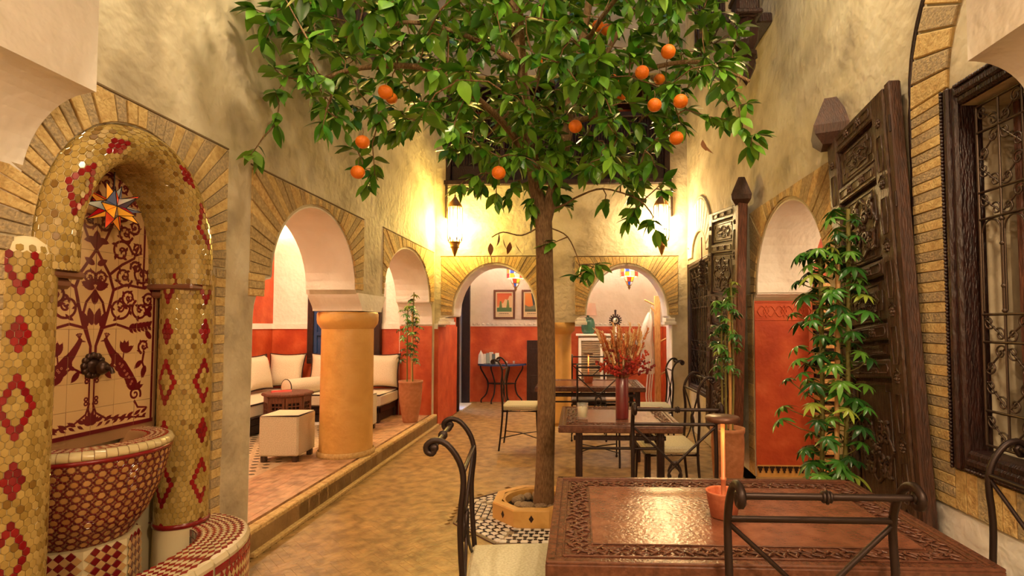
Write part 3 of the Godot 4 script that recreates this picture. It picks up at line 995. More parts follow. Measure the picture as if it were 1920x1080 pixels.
func build_fountain() -> void:
	var c := 2.32
	var t := thing("wall_fountain", "mosaic wall fountain with arched hood, patterned tile panel and two basins", "fountain", P(-2.0, 0, c))
	# local axes of the fountain: x out of the wall, y up, z = depth reversed
	var hexm := hex_tile()
	var eye := Vector3(2.0, 1.38, c)
	# columns
	for side in [-1.0, 1.0]:
		var at := Vector3(-0.06, 0, 0.46 if side < 0 else -0.41)
		var st := S()
		lathe(st, [Vector2(0.115, 0.0), Vector2(0.115, 1.63), Vector2(0.106, 1.675), Vector2(0.076, 1.702), Vector2(0.0, 1.715)], 28, Transform3D(Basis(), at))
		var col := obj("column", st, M.grout, t)
		var xfs := []
		var cols := []
		var row := 0
		var y := 0.38
		while y < 1.645:
			for k in 33:
				var a := TAU * (k + (0.5 if row % 2 else 0.0)) / 33.0
				var n := Vector3(cos(a), 0, sin(a))
				if n.dot((eye - at).normalized()) < -0.35:
					continue
				xfs.append(frame_on(at + n * 0.116 + Vector3(0, y, 0), n, Vector3.UP))
				var kk := k + (0.5 if row % 2 else 0.0)
				var di := absf(fposmod(kk - (3.0 if side < 0 else 1.0) + 4.0, 8.0) - 4.0) if kk < 29.0 else 9.0
				var m := int(roundf(2.0 * di + absi(posmod(row + 2, 20) - 10)))
				var m2 := int(roundf(2.0 * di + absi(posmod(row + 12, 20) - 10)))
				cols.append(maroon() if m == 4 or m2 <= 2 else gold())
			row += 1
			y += 0.0255
		for r in 3:
			var ph := 0.35 + 0.42 * r
			for k in 20 - 5 * r:
				var a := TAU * k / (20 - 5 * r)
				var n := Vector3(cos(a) * cos(ph), sin(ph), sin(a) * cos(ph))
				xfs.append(frame_on(at + Vector3(0, 1.627, 0) + n * Vector3(0.115, 0.086, 0.115), n, Vector3.UP))
				cols.append(gold())
		if side < 0:
			named_first(xfs, cols, hexm, M.glaze, "hex_tile", "hex_mosaic", col, func(x: Transform3D) -> float: return -x.basis.z.dot((eye - x.origin).normalized()) + absf(x.origin.y - 1.25) * 0.9, 150)
		else:
			named_first(xfs, cols, hexm, M.glaze, "hex_tile", "hex_mosaic", col, func(x: Transform3D) -> float: return -x.basis.z.dot((eye - x.origin).normalized()) + absf(x.origin.y - 1.2) * 0.9, 70)
		# ring of red at its foot
		st = S()
		lathe(st, [Vector2(0.12, 0.36), Vector2(0.126, 0.365), Vector2(0.126, 0.38), Vector2(0.12, 0.385)], 24, Transform3D(Basis(), at))
		obj("foot_ring", st, plain(Color8(120, 24, 24), 0.2), col)
	# arched hood: a rounded band swept along a pointed arch
	var path := []
	for i in 4:
		path.append(Vector2(-0.377, 1.59 + 0.08 * i / 4.0))
	for i in 33:
		var a := PI - PI * i / 32.0
		path.append(Vector2(signf(cos(a)) * 0.377 * pow(absf(cos(a)), 0.94), 1.67 + 0.515 * pow(sin(a), 0.95)))
	for i in 4:
		path.append(Vector2(0.377, 1.67 - 0.08 * (i + 1) / 4.0))
	var sect := []
	for i in 6:
		sect.append(Vector2(-0.08, -0.24 + 0.24 * i / 6.0))
	for i in 17:
		var a := PI - PI * i / 16.0
		sect.append(Vector2(0.08 * cos(a), 0.0 + 0.07 * sin(a)))
	for i in 6:
		sect.append(Vector2(0.08, 0.0 - 0.24 * (i + 1) / 6.0))
	var at_path := func(i: int, s: Vector2) -> Vector3:
		var a: Vector2 = path[maxi(i - 1, 0)]
		var b: Vector2 = path[mini(i + 1, path.size() - 1)]
		var n := (b - a).normalized().orthogonal() * -1.0
		if n.dot(path[i] - Vector2(0, 1.5)) < 0:
			n = -n
		var q: Vector2 = path[i] + n * s.x
		return Vector3(s.y, q.y, -q.x)
	var st := S()
	st.set_smooth_group(1)
	for i in path.size() - 1:
		for k in sect.size() - 1:
			var a: Vector3 = at_path.call(i, sect[k])
			var b: Vector3 = at_path.call(i + 1, sect[k])
			var cc: Vector3 = at_path.call(i + 1, sect[k + 1])
			var d: Vector3 = at_path.call(i, sect[k + 1])
			face(st, [a, b, cc, d], (a + cc) * 0.5 - Vector3(-0.10, path[i].y, -path[i].x))
	st.set_smooth_group(-1)
	for i in [0, path.size() - 1]:
		var ring := []
		for s in sect:
			ring.append(at_path.call(i, s))
		face(st, ring, Vector3.DOWN)
	var hood := obj("arched_hood", st, M.grout, t)
	var xfs := []
	var cols := []
	# walk along the path at even steps
	var total := 0.0
	var cum := [0.0]
	for i in path.size() - 1:
		total += (path[i] as Vector2).distance_to(path[i + 1])
		cum.append(total)
	var slen := 0.0
	var scum := [0.0]
	for k in sect.size() - 1:
		slen += (sect[k] as Vector2).distance_to(sect[k + 1])
		scum.append(slen)
	var rows := int(total / 0.0262)
	var across := int(slen / 0.0222)
	for r in rows:
		var s := (r + 0.5) * total / rows
		var i := 0
		while cum[i + 1] < s:
			i += 1
		var f: float = (s - cum[i]) / (cum[i + 1] - cum[i])
		for k in across:
			var q := (k + (0.75 if r % 2 else 0.25)) * slen / across
			var j := 0
			while scum[j + 1] < q and j < scum.size() - 2:
				j += 1
			var g: float = (q - scum[j]) / (scum[j + 1] - scum[j])
			var sv: Vector2 = sect[j].lerp(sect[j + 1], g)
			var p: Vector3 = (at_path.call(i, sv) as Vector3).lerp(at_path.call(i + 1, sv), f)
			var p2: Vector3 = (at_path.call(i, sect[j]) as Vector3).lerp(at_path.call(i + 1, sect[j]), f)
			var p3: Vector3 = (at_path.call(i, sect[j + 1]) as Vector3).lerp(at_path.call(i + 1, sect[j + 1]), f)
			var along: Vector3 = ((at_path.call(i + 1, sv) as Vector3) - at_path.call(i, sv))
			var wide := along.length() / ((path[i] as Vector2).distance_to(path[i + 1]))
			along = along.normalized()
			var n := along.cross(p3 - p2).normalized()
			if n.dot(p - Vector3(-0.10, path[i].y, -path[i].x)) < 0:
				n = -n
			var x := frame_on(p + n * 0.001, n, along)
			x.basis = x.basis * Basis.from_scale(Vector3(0.98, wide, 1.0))
			xfs.append(x)
			var kc := int(across * 0.5)
			var di := absf(k + (0.5 if r % 2 else 0.0) - kc)
			var red := false
			for spot in [[0.22, 4], [0.38, 2], [0.66, 2], [0.80, 4]]:
				var rc := int(spot[0] * rows * 0.5) * 2
				var m := int(roundf(2.0 * di + absi(r - rc)))
				red = red or (m == 4 if spot[1] == 4 else m <= 2)
			cols.append(maroon() if red or k == across - 1 else gold())
	named_first(xfs, cols, hexm, M.glaze, "hex_tile", "hex_mosaic", hood, func(x: Transform3D) -> float: return -x.basis.z.dot((eye - x.origin).normalized()) - x.origin.y * 0.2, 75)
	# brackets under the ends of the hood
	for side in [-1.0, 1.0]:
		st = S()
		bx(st, Vector3(-0.09, 1.575, -side * 0.372), Vector3(0.28, 0.03, 0.17), Basis(), 0.012)
		bx(st, Vector3(-0.10, 1.54, -side * 0.385), Vector3(0.26, 0.04, 0.13), Basis(), 0.012)
		obj("bracket", st, plain(Color8(116, 72, 50), 0.3), t)
	tile_panel(t)
	upper_basin(t)
	lower_basin(t)
	# spout
	st = S()
	var face_out := Basis(Vector3(0, 0, 1), Vector3(1, 0, 0), Vector3(0, 1, 0))
	for k in 12:
		var a := TAU * k / 12
		ball(st, Vector3(0.02, 1.20 + 0.045 * sin(a), 0.045 * cos(a)), Vector3(0.014, 0.016, 0.016), 8, 5)
	lathe(st, [Vector2(0.045, 0.005), Vector2(0.045, 0.02), Vector2(0.028, 0.03), Vector2(0.024, 0.055), Vector2(0.032, 0.065), Vector2(0.02, 0.085), Vector2(0.0, 0.088)], 16, Transform3D(face_out, Vector3(0, 1.19, 0)))
	tube(st, [Vector3(0.06, 1.19, 0), Vector3(0.105, 1.185, 0), Vector3(0.115, 1.165, 0)], [0.012, 0.010, 0.009])
	obj("spout", st, M.bronze, t).position.x = -0.2
	star_lantern()

func stamp(im: Image, x: float, y: float, r: float, col: Color) -> void:
	# drawn on both sides of the axis
	var w := im.get_width()
	for s in [1.0, -1.0]:
		var cx: float = w * 0.5 + s * x
		for py in range(int(y - r), int(y + r) + 2):
			if py < 0 or py >= im.get_height():
				continue
			var h := r * r - (py - y) * (py - y)
			if h <= 0.0:
				continue
			var e := sqrt(h)
			var x0 := clampi(int(round(cx - e)), 0, w)
			var x1 := clampi(int(round(cx + e)), 0, w)
			if x1 > x0:
				im.fill_rect(Rect2i(x0, py, x1 - x0, 1), col)

func stroke(im: Image, pts: Array, r0: float, r1: float, col: Color) -> void:
	for i in pts.size() - 1:
		var a: Vector2 = pts[i]
		var b: Vector2 = pts[i + 1]
		var n := maxi(1, int(a.distance_to(b) / 1.2))
		for k in n:
			var f := float(k) / n
			var q := a.lerp(b, f)
			stamp(im, q.x, q.y, lerpf(r0, r1, (i + f) / (pts.size() - 1)), col)

func leaf_mark(im: Image, at: Vector2, dir: float, l: float, col: Color, fat := 0.3) -> void:
	for i in 9:
		var f := i / 8.0
		stamp(im, at.x + cos(dir) * l * f, at.y + sin(dir) * l * f, maxf(1.2, l * fat * sin(PI * pow(f, 0.8))), col)

func vine(im: Image, c: Vector2, r: float, a0: float, turns: float, col: Color, leafy := true) -> void:
	var pts := []
	for i in 41:
		var f := i / 40.0
		var a := a0 + TAU * turns * f
		pts.append(c + Vector2(cos(a), sin(a)) * r * (1.0 - 0.85 * f))
	stroke(im, pts, 4.6, 3.2, col)
	if leafy:
		for i in [2, 9, 15, 21, 27]:
			var p: Vector2 = pts[i]
			leaf_mark(im, p, (p - c).angle() + 0.9 * signf(turns), r * 0.42, col)
			if i % 2:
				leaf_mark(im, p, (c - p).angle() + 0.5, r * 0.30, col)
		for k in 3:
			leaf_mark(im, c, a0 + TAU * k / 3.0, r * 0.24, col, 0.4)

func panel_picture() -> Image:
	# maroon arabesque with two peacocks on cream; symmetric about its axis
	var w := 512
	var h := 950
	var im := Image.create(w, h, false, Image.FORMAT_RGB8)
	var cream := Color8(206, 170, 118)
	im.fill(cream)
	var c := Color8(96, 14, 24)
	var L := func(x: float, y: float) -> Vector2: return Vector2(x * 0.78, 636.0 + (y - 388.0) * 0.64)
	# foot: leafy festoon, knotted stem
	for k in 7:
		leaf_mark(im, Vector2(22 + 30 * k, 918 - 3 * absf(k - 3.0)), -0.5, 32, c, 0.2)
		leaf_mark(im, Vector2(44 + 30 * k, 914), 2.6, 24, c, 0.2)
	stroke(im, [Vector2(6, 848), Vector2(18, 880), Vector2(56, 904), Vector2(220, 926)], 3.5, 3, c)
	for p in [[-1.57, 46], [-1.2, 40], [-0.8, 36], [-2.0, 26]]:
		leaf_mark(im, Vector2(4, 918), p[0], p[1], c, 0.22)
	stroke(im, [Vector2(8, 912), Vector2(8, 744)], 3.5, 3.5, c)
	for y in [846.0, 832.0, 774.0, 762.0]:
		stamp(im, 18, y, 8, c)
		stamp(im, 18, y, 3, cream)
	vine(im, Vector2(172, 838), 26, 0.4, -1.4, c, false)
	for a in [-0.4, -0.9, -1.5, -2.1, -2.7]:
		leaf_mark(im, Vector2(172, 822), a, 40, c, 0.2)
	stroke(im, [Vector2(172, 864), Vector2(186, 886), Vector2(226, 892)], 4, 3, c)
	# branches under the birds
	stroke(im, [L.call(10, 560), L.call(50, 556), L.call(90, 530), L.call(120, 548)], 4, 3, c)
	for q in [[60, 552, 0.9, 42], [80, 540, -0.6, 28], [40, 558, -1.2, 24], [108, 540, 0.6, 36], [128, 556, 0.9, 44]]:
		leaf_mark(im, L.call(q[0], q[1]), q[2], q[3], c, 0.24)
	# peacock: crest, head, neck, body, tail with eyes
	for a in [-1.9, -1.57, -1.2, -0.9]:
		stroke(im, [L.call(62, 388), L.call(62, 388) + Vector2(cos(a), sin(a)) * 17], 1.6, 1.6, c)
		var tip: Vector2 = L.call(62, 388) + Vector2(cos(a), sin(a)) * 18
		stamp(im, tip.x, tip.y, 2.8, c)
	var hd: Vector2 = L.call(60, 396)
	stamp(im, hd.x, hd.y, 8.5, c)
	leaf_mark(im, hd + Vector2(-5, 1), 3.0, 14, c, 0.2)
	stroke(im, [L.call(60, 396), L.call(74, 428), L.call(92, 462), L.call(116, 500), L.call(140, 530)], 8, 17, c)
	stroke(im, [L.call(112, 492), L.call(150, 540), L.call(184, 600), L.call(204, 646)], 17, 21, c)
	for k in 7:
		leaf_mark(im, L.call(170 + 6 * k, 620 + 4 * k), 1.0 + 0.08 * k, 26, c, 0.25)
	for k in 9:
		var q: Vector2 = (L.call(134, 520) as Vector2).lerp(L.call(204, 640), k / 8.0) + Vector2(7 * sin(k * 2.1), 4 * cos(k * 1.7))
		stamp(im, q.x, q.y, 4, Color8(190, 140, 104))
		stamp(im, q.x, q.y, 2, c)
	stroke(im, [L.call(96, 500), L.call(92, 540)], 3, 2.4, c)
	stroke(im, [L.call(150, 500), L.call(156, 446)], 2.6, 2.6, c)
	for a in [-1.2, -2.0, -0.5, -1.6]:
		leaf_mark(im, L.call(156, 466), a, 44, c, 0.24)
	vine(im, Vector2(204, 668), 26, 2.0, 1.3, c)
	stroke(im, [Vector2(206, 690), Vector2(200, 726), Vector2(216, 760), Vector2(206, 780)], 5, 3, c)
	leaf_mark(im, Vector2(214, 740), 1.9, 46, c, 0.25)
	leaf_mark(im, Vector2(196, 720), 2.4, 40, c, 0.25)
	# the stems rise from the birds and branch into scrolls
	stroke(im, [Vector2(8, 744), Vector2(9, 660), Vector2(34, 600), Vector2(84, 588), Vector2(140, 604), Vector2(232, 590)], 5, 4, c)
	for k in 6:
		leaf_mark(im, Vector2(140 + 16 * k, 602 - 2 * k), -0.7, 26, c, 0.26)
		leaf_mark(im, Vector2(140 + 16 * k, 602 - 2 * k), 0.8, 24, c, 0.26)
	stroke(im, [Vector2(9, 660), Vector2(40, 556), Vector2(30, 516), Vector2(0, 478)], 5, 4, c)
	leaf_mark(im, Vector2(6, 590), -1.35, 60, c, 0.22)
	leaf_mark(im, Vector2(24, 596), -1.15, 58, c, 0.24)
	stroke(im, [Vector2(36, 596), Vector2(58, 520), Vector2(70, 470), Vector2(52, 420), Vector2(26, 380), Vector2(0, 340)], 6, 5, c)
	stroke(im, [Vector2(70, 470), Vector2(120, 448), Vector2(200, 456), Vector2(236, 440)], 5, 4, c)
	stroke(im, [Vector2(52, 420), Vector2(100, 380), Vector2(150, 352), Vector2(172, 300)], 5, 4, c)
	stroke(im, [Vector2(0, 340), Vector2(34, 300), Vector2(60, 240), Vector2(40, 190), Vector2(0, 150)], 5, 4, c)
	stroke(im, [Vector2(60, 240), Vector2(110, 222), Vector2(150, 190)], 5, 4, c)
	var turn := 1.0
	for q in [[96, 532, 44], [184, 536, 38], [132, 494, 30], [218, 500, 28], [110, 420, 36], [190, 408, 40], [22, 434, 26], [96, 334, 40], [160, 384, 24], [30, 246, 28], [110, 268, 32], [160, 316, 26], [100, 184, 38], [148, 240, 26], [34, 110, 34], [100, 110, 30], [150, 150, 24], [50, 40, 40], [130, 60, 36]]:
		vine(im, Vector2(q[0], q[1]), q[2], 1.2 + q[0] * 0.05, 1.45 * turn, c)
		turn = -turn
	for q in [[0, 520, -1.57, 50], [4, 470, -0.4, 50], [4, 450, 0.3, 44], [0, 330, -1.57, 54], [6, 390, -0.5, 40], [6, 306, 0.2, 40], [0, 200, -1.57, 60], [8, 190, -0.6, 40], [232, 560, -2.2, 40], [236, 520, 2.4, 36], [236, 470, -2.0, 34], [236, 640, -2.3, 40]]:
		leaf_mark(im, Vector2(q[0], q[1]), q[2], q[3], c, 0.27)
	# dark border that steps in below the hood's feet
	for q in [Rect2i(0, 936, 512, 14), Rect2i(4, 452, 10, 498), Rect2i(498, 452, 10, 498), Rect2i(4, 446, 62, 10), Rect2i(446, 446, 62, 10), Rect2i(58, 80, 9, 370), Rect2i(445, 80, 9, 370)]:
		im.fill_rect(q, c)
	return im

func tile_panel(t: Node3D) -> void:
	var tex := ImageTexture.create_from_image(panel_picture())
	var m := StandardMaterial3D.new()
	m.albedo_texture = tex
	m.roughness = 0.28
	var st := S()
	bx(st, Vector3(0.004, 1.52, 0), Vector3(0.02, 1.36, 0.74), Basis(), 0.0)
	var bed := obj("panel_bed", st, plain(Color8(150, 110, 70), 0.7), t)
	bed.position.x = -0.2
	var nx := 6
	var ny := 11
	var w := 0.70
	var h := 1.30
	for i in nx:
		for j in ny:
			st = S()
			st.set_smooth_group(-1)
			var u0 := float(i) / nx
			var u1 := float(i + 1) / nx
			var v0 := float(j) / ny
			var v1 := float(j + 1) / ny
			var g := 0.0008
			var z0 := (0.5 - u0) * w - g
			var z1 := (0.5 - u1) * w + g
			var y0 := 2.19 - v0 * h - g
			var y1 := 2.19 - v1 * h + g
			var x := 0.0172 + rng.randf_range(-0.0004, 0.0004)
			var q := [[Vector3(x, y0, z0), Vector2(u0, v0)], [Vector3(x, y0, z1), Vector2(u1, v0)], [Vector3(x, y1, z1), Vector2(u1, v1)], [Vector3(x, y1, z0), Vector2(u0, v1)]]
			for k in [0, 1, 2, 0, 2, 3]:
				st.set_uv(q[k][1])
				st.add_vertex(q[k][0])
			var rim := [q[0][0], q[1][0], q[2][0], q[3][0]]
			for k in 4:
				var a: Vector3 = rim[k]
				var b: Vector3 = rim[(k + 1) % 4]
				st.set_uv(q[k][1])
				face(st, [a, b, b - Vector3(0.004, 0, 0), a - Vector3(0.004, 0, 0)], (a + b) * 0.5 - Vector3(0, (y0 + y1) / 2, (z0 + z1) / 2))
			obj("panel_tile", st, m, bed)

func checker(parent: Node, called: String, mesh: Mesh, xfs: Array, cols: Array, most := 140) -> void:
	named_first(xfs, cols, mesh, M.glaze, called, called + "_field", parent, func(x: Transform3D) -> float: return x.origin.z - x.origin.x * 0.5, most)

func upper_basin(t: Node3D) -> void:
	var yt := 0.925
	var r := 0.315
	var st := S()
	var prof := [Vector2(0.0, 0.47), Vector2(0.13, 0.475), Vector2(0.165, 0.50), Vector2(0.23, 0.60), Vector2(0.278, 0.72), Vector2(0.305, 0.83), Vector2(r, 0.885), Vector2(r + 0.004, 0.90), Vector2(r - 0.004, 0.918), Vector2(r - 0.02, yt), Vector2(0.215, yt), Vector2(0.20, 0.915), Vector2(0.14, 0.80), Vector2(0.0, 0.76)]
	lathe(st, prof, 36, Transform3D(), -PI / 2 - 0.02, PI / 2 + 0.02)
	var b := obj("upper_basin", st, M.grout_red, t)
	b.position = Vector3(-0.2, -0.055, 0)
	# rim tiles: three staggered rows of red and cream lozenges, then a cream nosing and a red line
	var lz := S()
	prism(lz, PackedVector2Array([Vector2(-0.017, 0), Vector2(0, -0.0125), Vector2(0.017, 0), Vector2(0, 0.0125)]), Transform3D(Basis(Vector3.RIGHT, Vector3.UP, Vector3(0, 0, -1)), Vector3(0, 0, 0.002)), 0.004, 0.0008)
	var lzm := mesh_of(lz)
	var xfs := []
	var cols := []
	for row in 7:
		for k in 29:
			var rad := 0.226 + row * 0.0105
			var a := -PI / 2 + PI * (k + (0.5 if row % 2 else 0.0)) / 28.5
			if absf(a) > PI / 2:
				continue
			var x := frame_on(Vector3(cos(a) * rad, yt + 0.001, sin(a) * rad), Vector3.UP, Vector3(cos(a), 0, sin(a)))
			x.basis = x.basis * Basis.from_scale(Vector3(rad / 0.31, 0.8, 1))
			xfs.append(x)
			cols.append(lin(146, 34, 34) if row % 2 == 0 else lin(214, 190, 146))
	checker(b, "rim_tile", lzm, xfs, cols, 120)
	var cream := plain(Color8(206, 186, 140), 0.18)
	for k in 26:
		var a0 := -PI / 2 + PI * k / 26 + 0.004
		st = S()
		lathe(st, [Vector2(r - 0.016, yt - 0.001), Vector2(r - 0.014, yt + 0.003), Vector2(r, 0.921), Vector2(r + 0.008, 0.903), Vector2(r + 0.005, 0.892), Vector2(r - 0.002, 0.890)], 2, Transform3D(), a0, a0 + PI / 26 - 0.008)
		obj("nosing_tile", st, cream, b)
	st = S()
	lathe(st, [Vector2(r - 0.004, 0.872), Vector2(r + 0.003, 0.872), Vector2(r + 0.004, 0.888), Vector2(r - 0.002, 0.889)], 30, Transform3D(), -PI / 2, PI / 2)
	obj("red_line", st, plain(Color8(128, 22, 26), 0.2), b)
	# rosettes of cut tile over the bowl
	var oct := S()
	var op := PackedVector2Array()
	for k in 8:
		op.append(Vector2(cos(PI / 4 * k + PI / 8), sin(PI / 4 * k + PI / 8)) * 0.0125)
	prism(oct, op, Transform3D(Basis(Vector3.RIGHT, Vector3.UP, Vector3(0, 0, -1)), Vector3(0, 0, 0.002)), 0.004, 0.001)
	var bit := S()
	bx(bit, Vector3.ZERO, Vector3(0.011, 0.0055, 0.004), Basis(), 0.001)
	var ox := []
	var oc := []
	var px := []
	var pc := []
	for row in 13:
		var y := 0.485 + row * 0.031
		var i := 0
		while i < 7 and (prof[i + 1] as Vector2).y < y:
			i += 1
		var f: float = clampf((y - prof[i].y) / (prof[i + 1].y - prof[i].y), 0, 1)
		var rad := lerpf(prof[i].x, prof[i + 1].x, f)
		var slope: Vector2 = (prof[i + 1] - prof[i]).normalized()
		var n_count := int(PI * rad / 0.038)
		for k in n_count + 1:
			var a := -PI / 2 + PI * (k + (0.5 if row % 2 else 0.0)) / maxf(1.0, n_count)
			if absf(a) > PI / 2 + 0.01:
				continue
			var out := Vector3(cos(a), 0, sin(a))
			var n := (out * slope.y + Vector3.DOWN * slope.x).normalized()
			var x := frame_on(out * rad + Vector3(0, y, 0) + n * 0.001, n, Vector3.UP)
			ox.append(x)
			oc.append(lin(168, 118, 62).lerp(lin(186, 140, 84), rng.randf()))
			for q in 8:
				var b2 := PI / 4 * q
				px.append(x * Transform3D(Basis(Vector3(0, 0, 1), b2 + PI / 2), Vector3(cos(b2) * 0.0165, sin(b2) * 0.0165, 0)))
				pc.append(lin(88, 18, 22).lerp(lin(112, 30, 30), rng.randf()))
	many("rosette_centres", mesh_of(oct), M.glaze, ox, oc, b)
	many("rosette_chips", mesh_of(bit), M.glaze, px, pc, b)

func lower_basin(t: Node3D) -> void:
	# a bowed trough: its plan is a squarish half oval
	var plan := func(k: float, inset: float) -> Vector2:
		var a := -PI / 2 + PI * k
		var ca := cos(a)
		var sa := sin(a)
		return Vector2(pow(absf(ca), 0.77) * (0.60 - inset), signf(sa) * pow(absf(sa), 0.77) * (0.60 - inset))
	var n := 48
	var st := S()
	st.set_smooth_group(1)
	var secs := [[0.006, 0.0], [0.0, 0.36], [0.0, 0.365], [0.006, 0.383], [0.02, 0.39], [0.20, 0.39], [0.205, 0.385], [0.215, 0.10]]
	for k in n:
		for i in secs.size() - 1:
			var q := []
			for e in [[0, 0], [1, 0], [1, 1], [0, 1]]:
				var s: Array = secs[i + e[1]]
				var p: Vector2 = plan.call(float(k + e[0]) / n, s[0])
				q.append(Vector3(p.x, s[1], p.y))
			face(st, q, Vector3(0, 1, 0) if i >= 4 and i < 6 else (q[0] - Vector3(0, q[0].y, 0)) * (-1.0 if i >= 6 else 1.0) + Vector3(0, 0.2, 0))
	st.set_smooth_group(-1)
	var bottom := []
	for k in n + 1:
		var p: Vector2 = plan.call(float(k) / n, 0.21)
		bottom.append(Vector3(p.x, 0.12, p.y))
	face(st, bottom, Vector3.UP)
	var b := obj("lower_basin", st, M.grout, t)
	b.position = Vector3(-0.2, -0.035, 0)
	var lz := S()
	prism(lz, PackedVector2Array([Vector2(-0.021, 0), Vector2(0, -0.0135), Vector2(0.021, 0), Vector2(0, 0.0135)]), Transform3D(Basis(Vector3.RIGHT, Vector3.UP, Vector3(0, 0, -1)), Vector3(0, 0, 0.002)), 0.004, 0.0008)
	var lzm := mesh_of(lz)
	var xfs := []
	var cols := []
	for row in 13:
		var steps := 44
		for k in steps + 1:
			var f := (k + (0.5 if row % 2 else 0.0)) / steps
			if f > 1.0:
				continue
			var inset := 0.032 + row * 0.0135
			var p: Vector2 = plan.call(f, inset)
			var p1: Vector2 = plan.call(minf(f + 0.006, 1.0), inset)
			var p0: Vector2 = plan.call(maxf(f - 0.006, 0.0), inset)
			var tan_ := Vector3(p1.x - p0.x, 0, p1.y - p0.y)
			var step: float = tan_.length() / (minf(f + 0.006, 1.0) - maxf(f - 0.006, 0.0)) / steps
			var x := frame_on(Vector3(p.x, 0.3915, p.y), Vector3.UP, tan_.normalized().cross(Vector3.UP))
			x.basis = x.basis * Basis.from_scale(Vector3(step / 0.0445, 0.96, 1))
			xfs.append(x)
			cols.append(lin(150, 44, 40).lerp(lin(120, 30, 30), rng.randf()) if row % 2 == 0 else lin(206, 186, 142).lerp(lin(220, 204, 168), rng.randf()))
	checker(b, "rim_tile", lzm, xfs, cols, 160)
	# the nosing, red line and lozenge face outside
	var cream := plain(Color8(214, 200, 166), 0.15)
	var red := plain(Color8(140, 22, 28), 0.2)
	for k in 30:
		for part in 2:
			st = S()
			st.set_smooth_group(-1)
			var s2: Array = [[0.026, 0.3915], [0.008, 0.3865], [-0.004, 0.366], [-0.003, 0.352]] if part == 0 else [[-0.003, 0.350], [-0.005, 0.345], [-0.005, 0.318], [-0.002, 0.314]]
			for sub in 2:
				for i in 3:
					var q := []
					for e in [[0, 0], [1, 0], [1, 1], [0, 1]]:
						var f: float = (k + 0.03 + 0.47 * (sub + e[0])) / 30.0
						var p: Vector2 = plan.call(f, s2[i + e[1]][0])
						q.append(Vector3(p.x, s2[i + e[1]][1], p.y))
					face(st, q, q[0] * Vector3(1, 0, 1) + Vector3(0, 0.3 if part == 0 and i == 0 else 0.0, 0))
			obj("nosing_tile" if part == 0 else "band_tile", st, cream if part == 0 else red, b)
	xfs = []
	cols = []
	for row in 12:
		for k in 70:
			var f := (k + (0.5 if row % 2 else 0.0)) / 70.0
			var p: Vector2 = plan.call(f, -0.001)
			var p1: Vector2 = plan.call(minf(f + 0.006, 1.0), 0.0)
			var p0: Vector2 = plan.call(maxf(f - 0.006, 0.0), 0.0)
			var tan_ := Vector3(p1.x - p0.x, 0, p1.y - p0.y).normalized()
			var out := tan_.cross(Vector3.UP)
			if out.dot(Vector3(p.x, 0, p.y)) < 0:
				out = -out
			var x := frame_on(Vector3(p.x, 0.295 - row * 0.026, p.y) + out * 0.002, out, Vector3.UP)
			x.basis = x.basis * Basis.from_scale(Vector3(0.66, 1.7, 1))
			xfs.append(x)
			cols.append(lin(146, 40, 36) if row % 2 == 0 else lin(206, 178, 128))
	many("face_tiles", lzm, M.glaze, xfs, cols, b)
	# square tiles inside the trough
	var sq := S()
	bx(sq, Vector3.ZERO, Vector3(0.034, 0.034, 0.005), Basis(), 0.001)
	xfs = []
	cols = []
	for row in 8:
		for k in 36:
			var f := (k + 0.5) / 36.0
			var p: Vector2 = plan.call(f, 0.206)
			var p1: Vector2 = plan.call(minf(f + 0.006, 1.0), 0.206)
			var p0: Vector2 = plan.call(maxf(f - 0.006, 0.0), 0.206)
			var tan_ := Vector3(p1.x - p0.x, 0, p1.y - p0.y).normalized()
			var inn := tan_.cross(Vector3.UP)
			if inn.dot(Vector3(p.x, 0, p.y)) > 0:
				inn = -inn
			xfs.append(frame_on(Vector3(p.x, 0.368 - row * 0.0365, p.y) + inn * 0.003, inn, Vector3.UP))
			cols.append(lin(64, 12, 18) if (row + k) % 2 else lin(116, 40, 40))
	many("trough_tiles", mesh_of(sq), M.glaze, xfs, cols, b)
	# pedestal between the two basins, eight-sided with chequered cheeks
	st = S()
	lathe(st, [Vector2(0.0, 0.50), Vector2(0.205, 0.50), Vector2(0.215, 0.12)], 4, Transform3D(), -PI / 2, PI / 2, false)
	var ped := obj("pedestal", st, M.grout, t)
	ped.position = Vector3(-0.2, -0.06, 0)
	var dm := S()
	prism(dm, PackedVector2Array([Vector2(-0.0185, 0), Vector2(0, -0.0185), Vector2(0.0185, 0), Vector2(0, 0.0185)]), Transform3D(Basis(Vector3.RIGHT, Vector3.UP, Vector3(0, 0, -1)), Vector3(0, 0, 0.002)), 0.004, 0.001)
	var dmm := mesh_of(dm)
	xfs = []
	cols = []
	var hx := []
	var hc := []
	var ap := 0.21 * cos(PI / 8)
	for fc in 4:
		var a := -PI / 2 + PI / 8 + PI / 4 * fc
		var out := Vector3(cos(a), 0.02, sin(a)).normalized()
		var side := Vector3(-sin(a), 0, cos(a))
		for row in 18:
			for k in 5:
				var off := (k - 2) * 0.039 + (0.0195 if row % 2 else 0.0)
				if absf(off) > 0.07:
					continue
				var y := 0.485 - row * 0.0195
				var x := frame_on(Vector3(cos(a), 0, sin(a)) * (ap + (0.5 - y) * 0.024) + side * off + Vector3(0, y, 0), out, Vector3.UP)
				xfs.append(x)
				cols.append(lin(112, 22, 26) if row % 2 == 0 else lin(190, 148, 96))
	checker(ped, "cheek_tile", dmm, xfs, cols, 90)

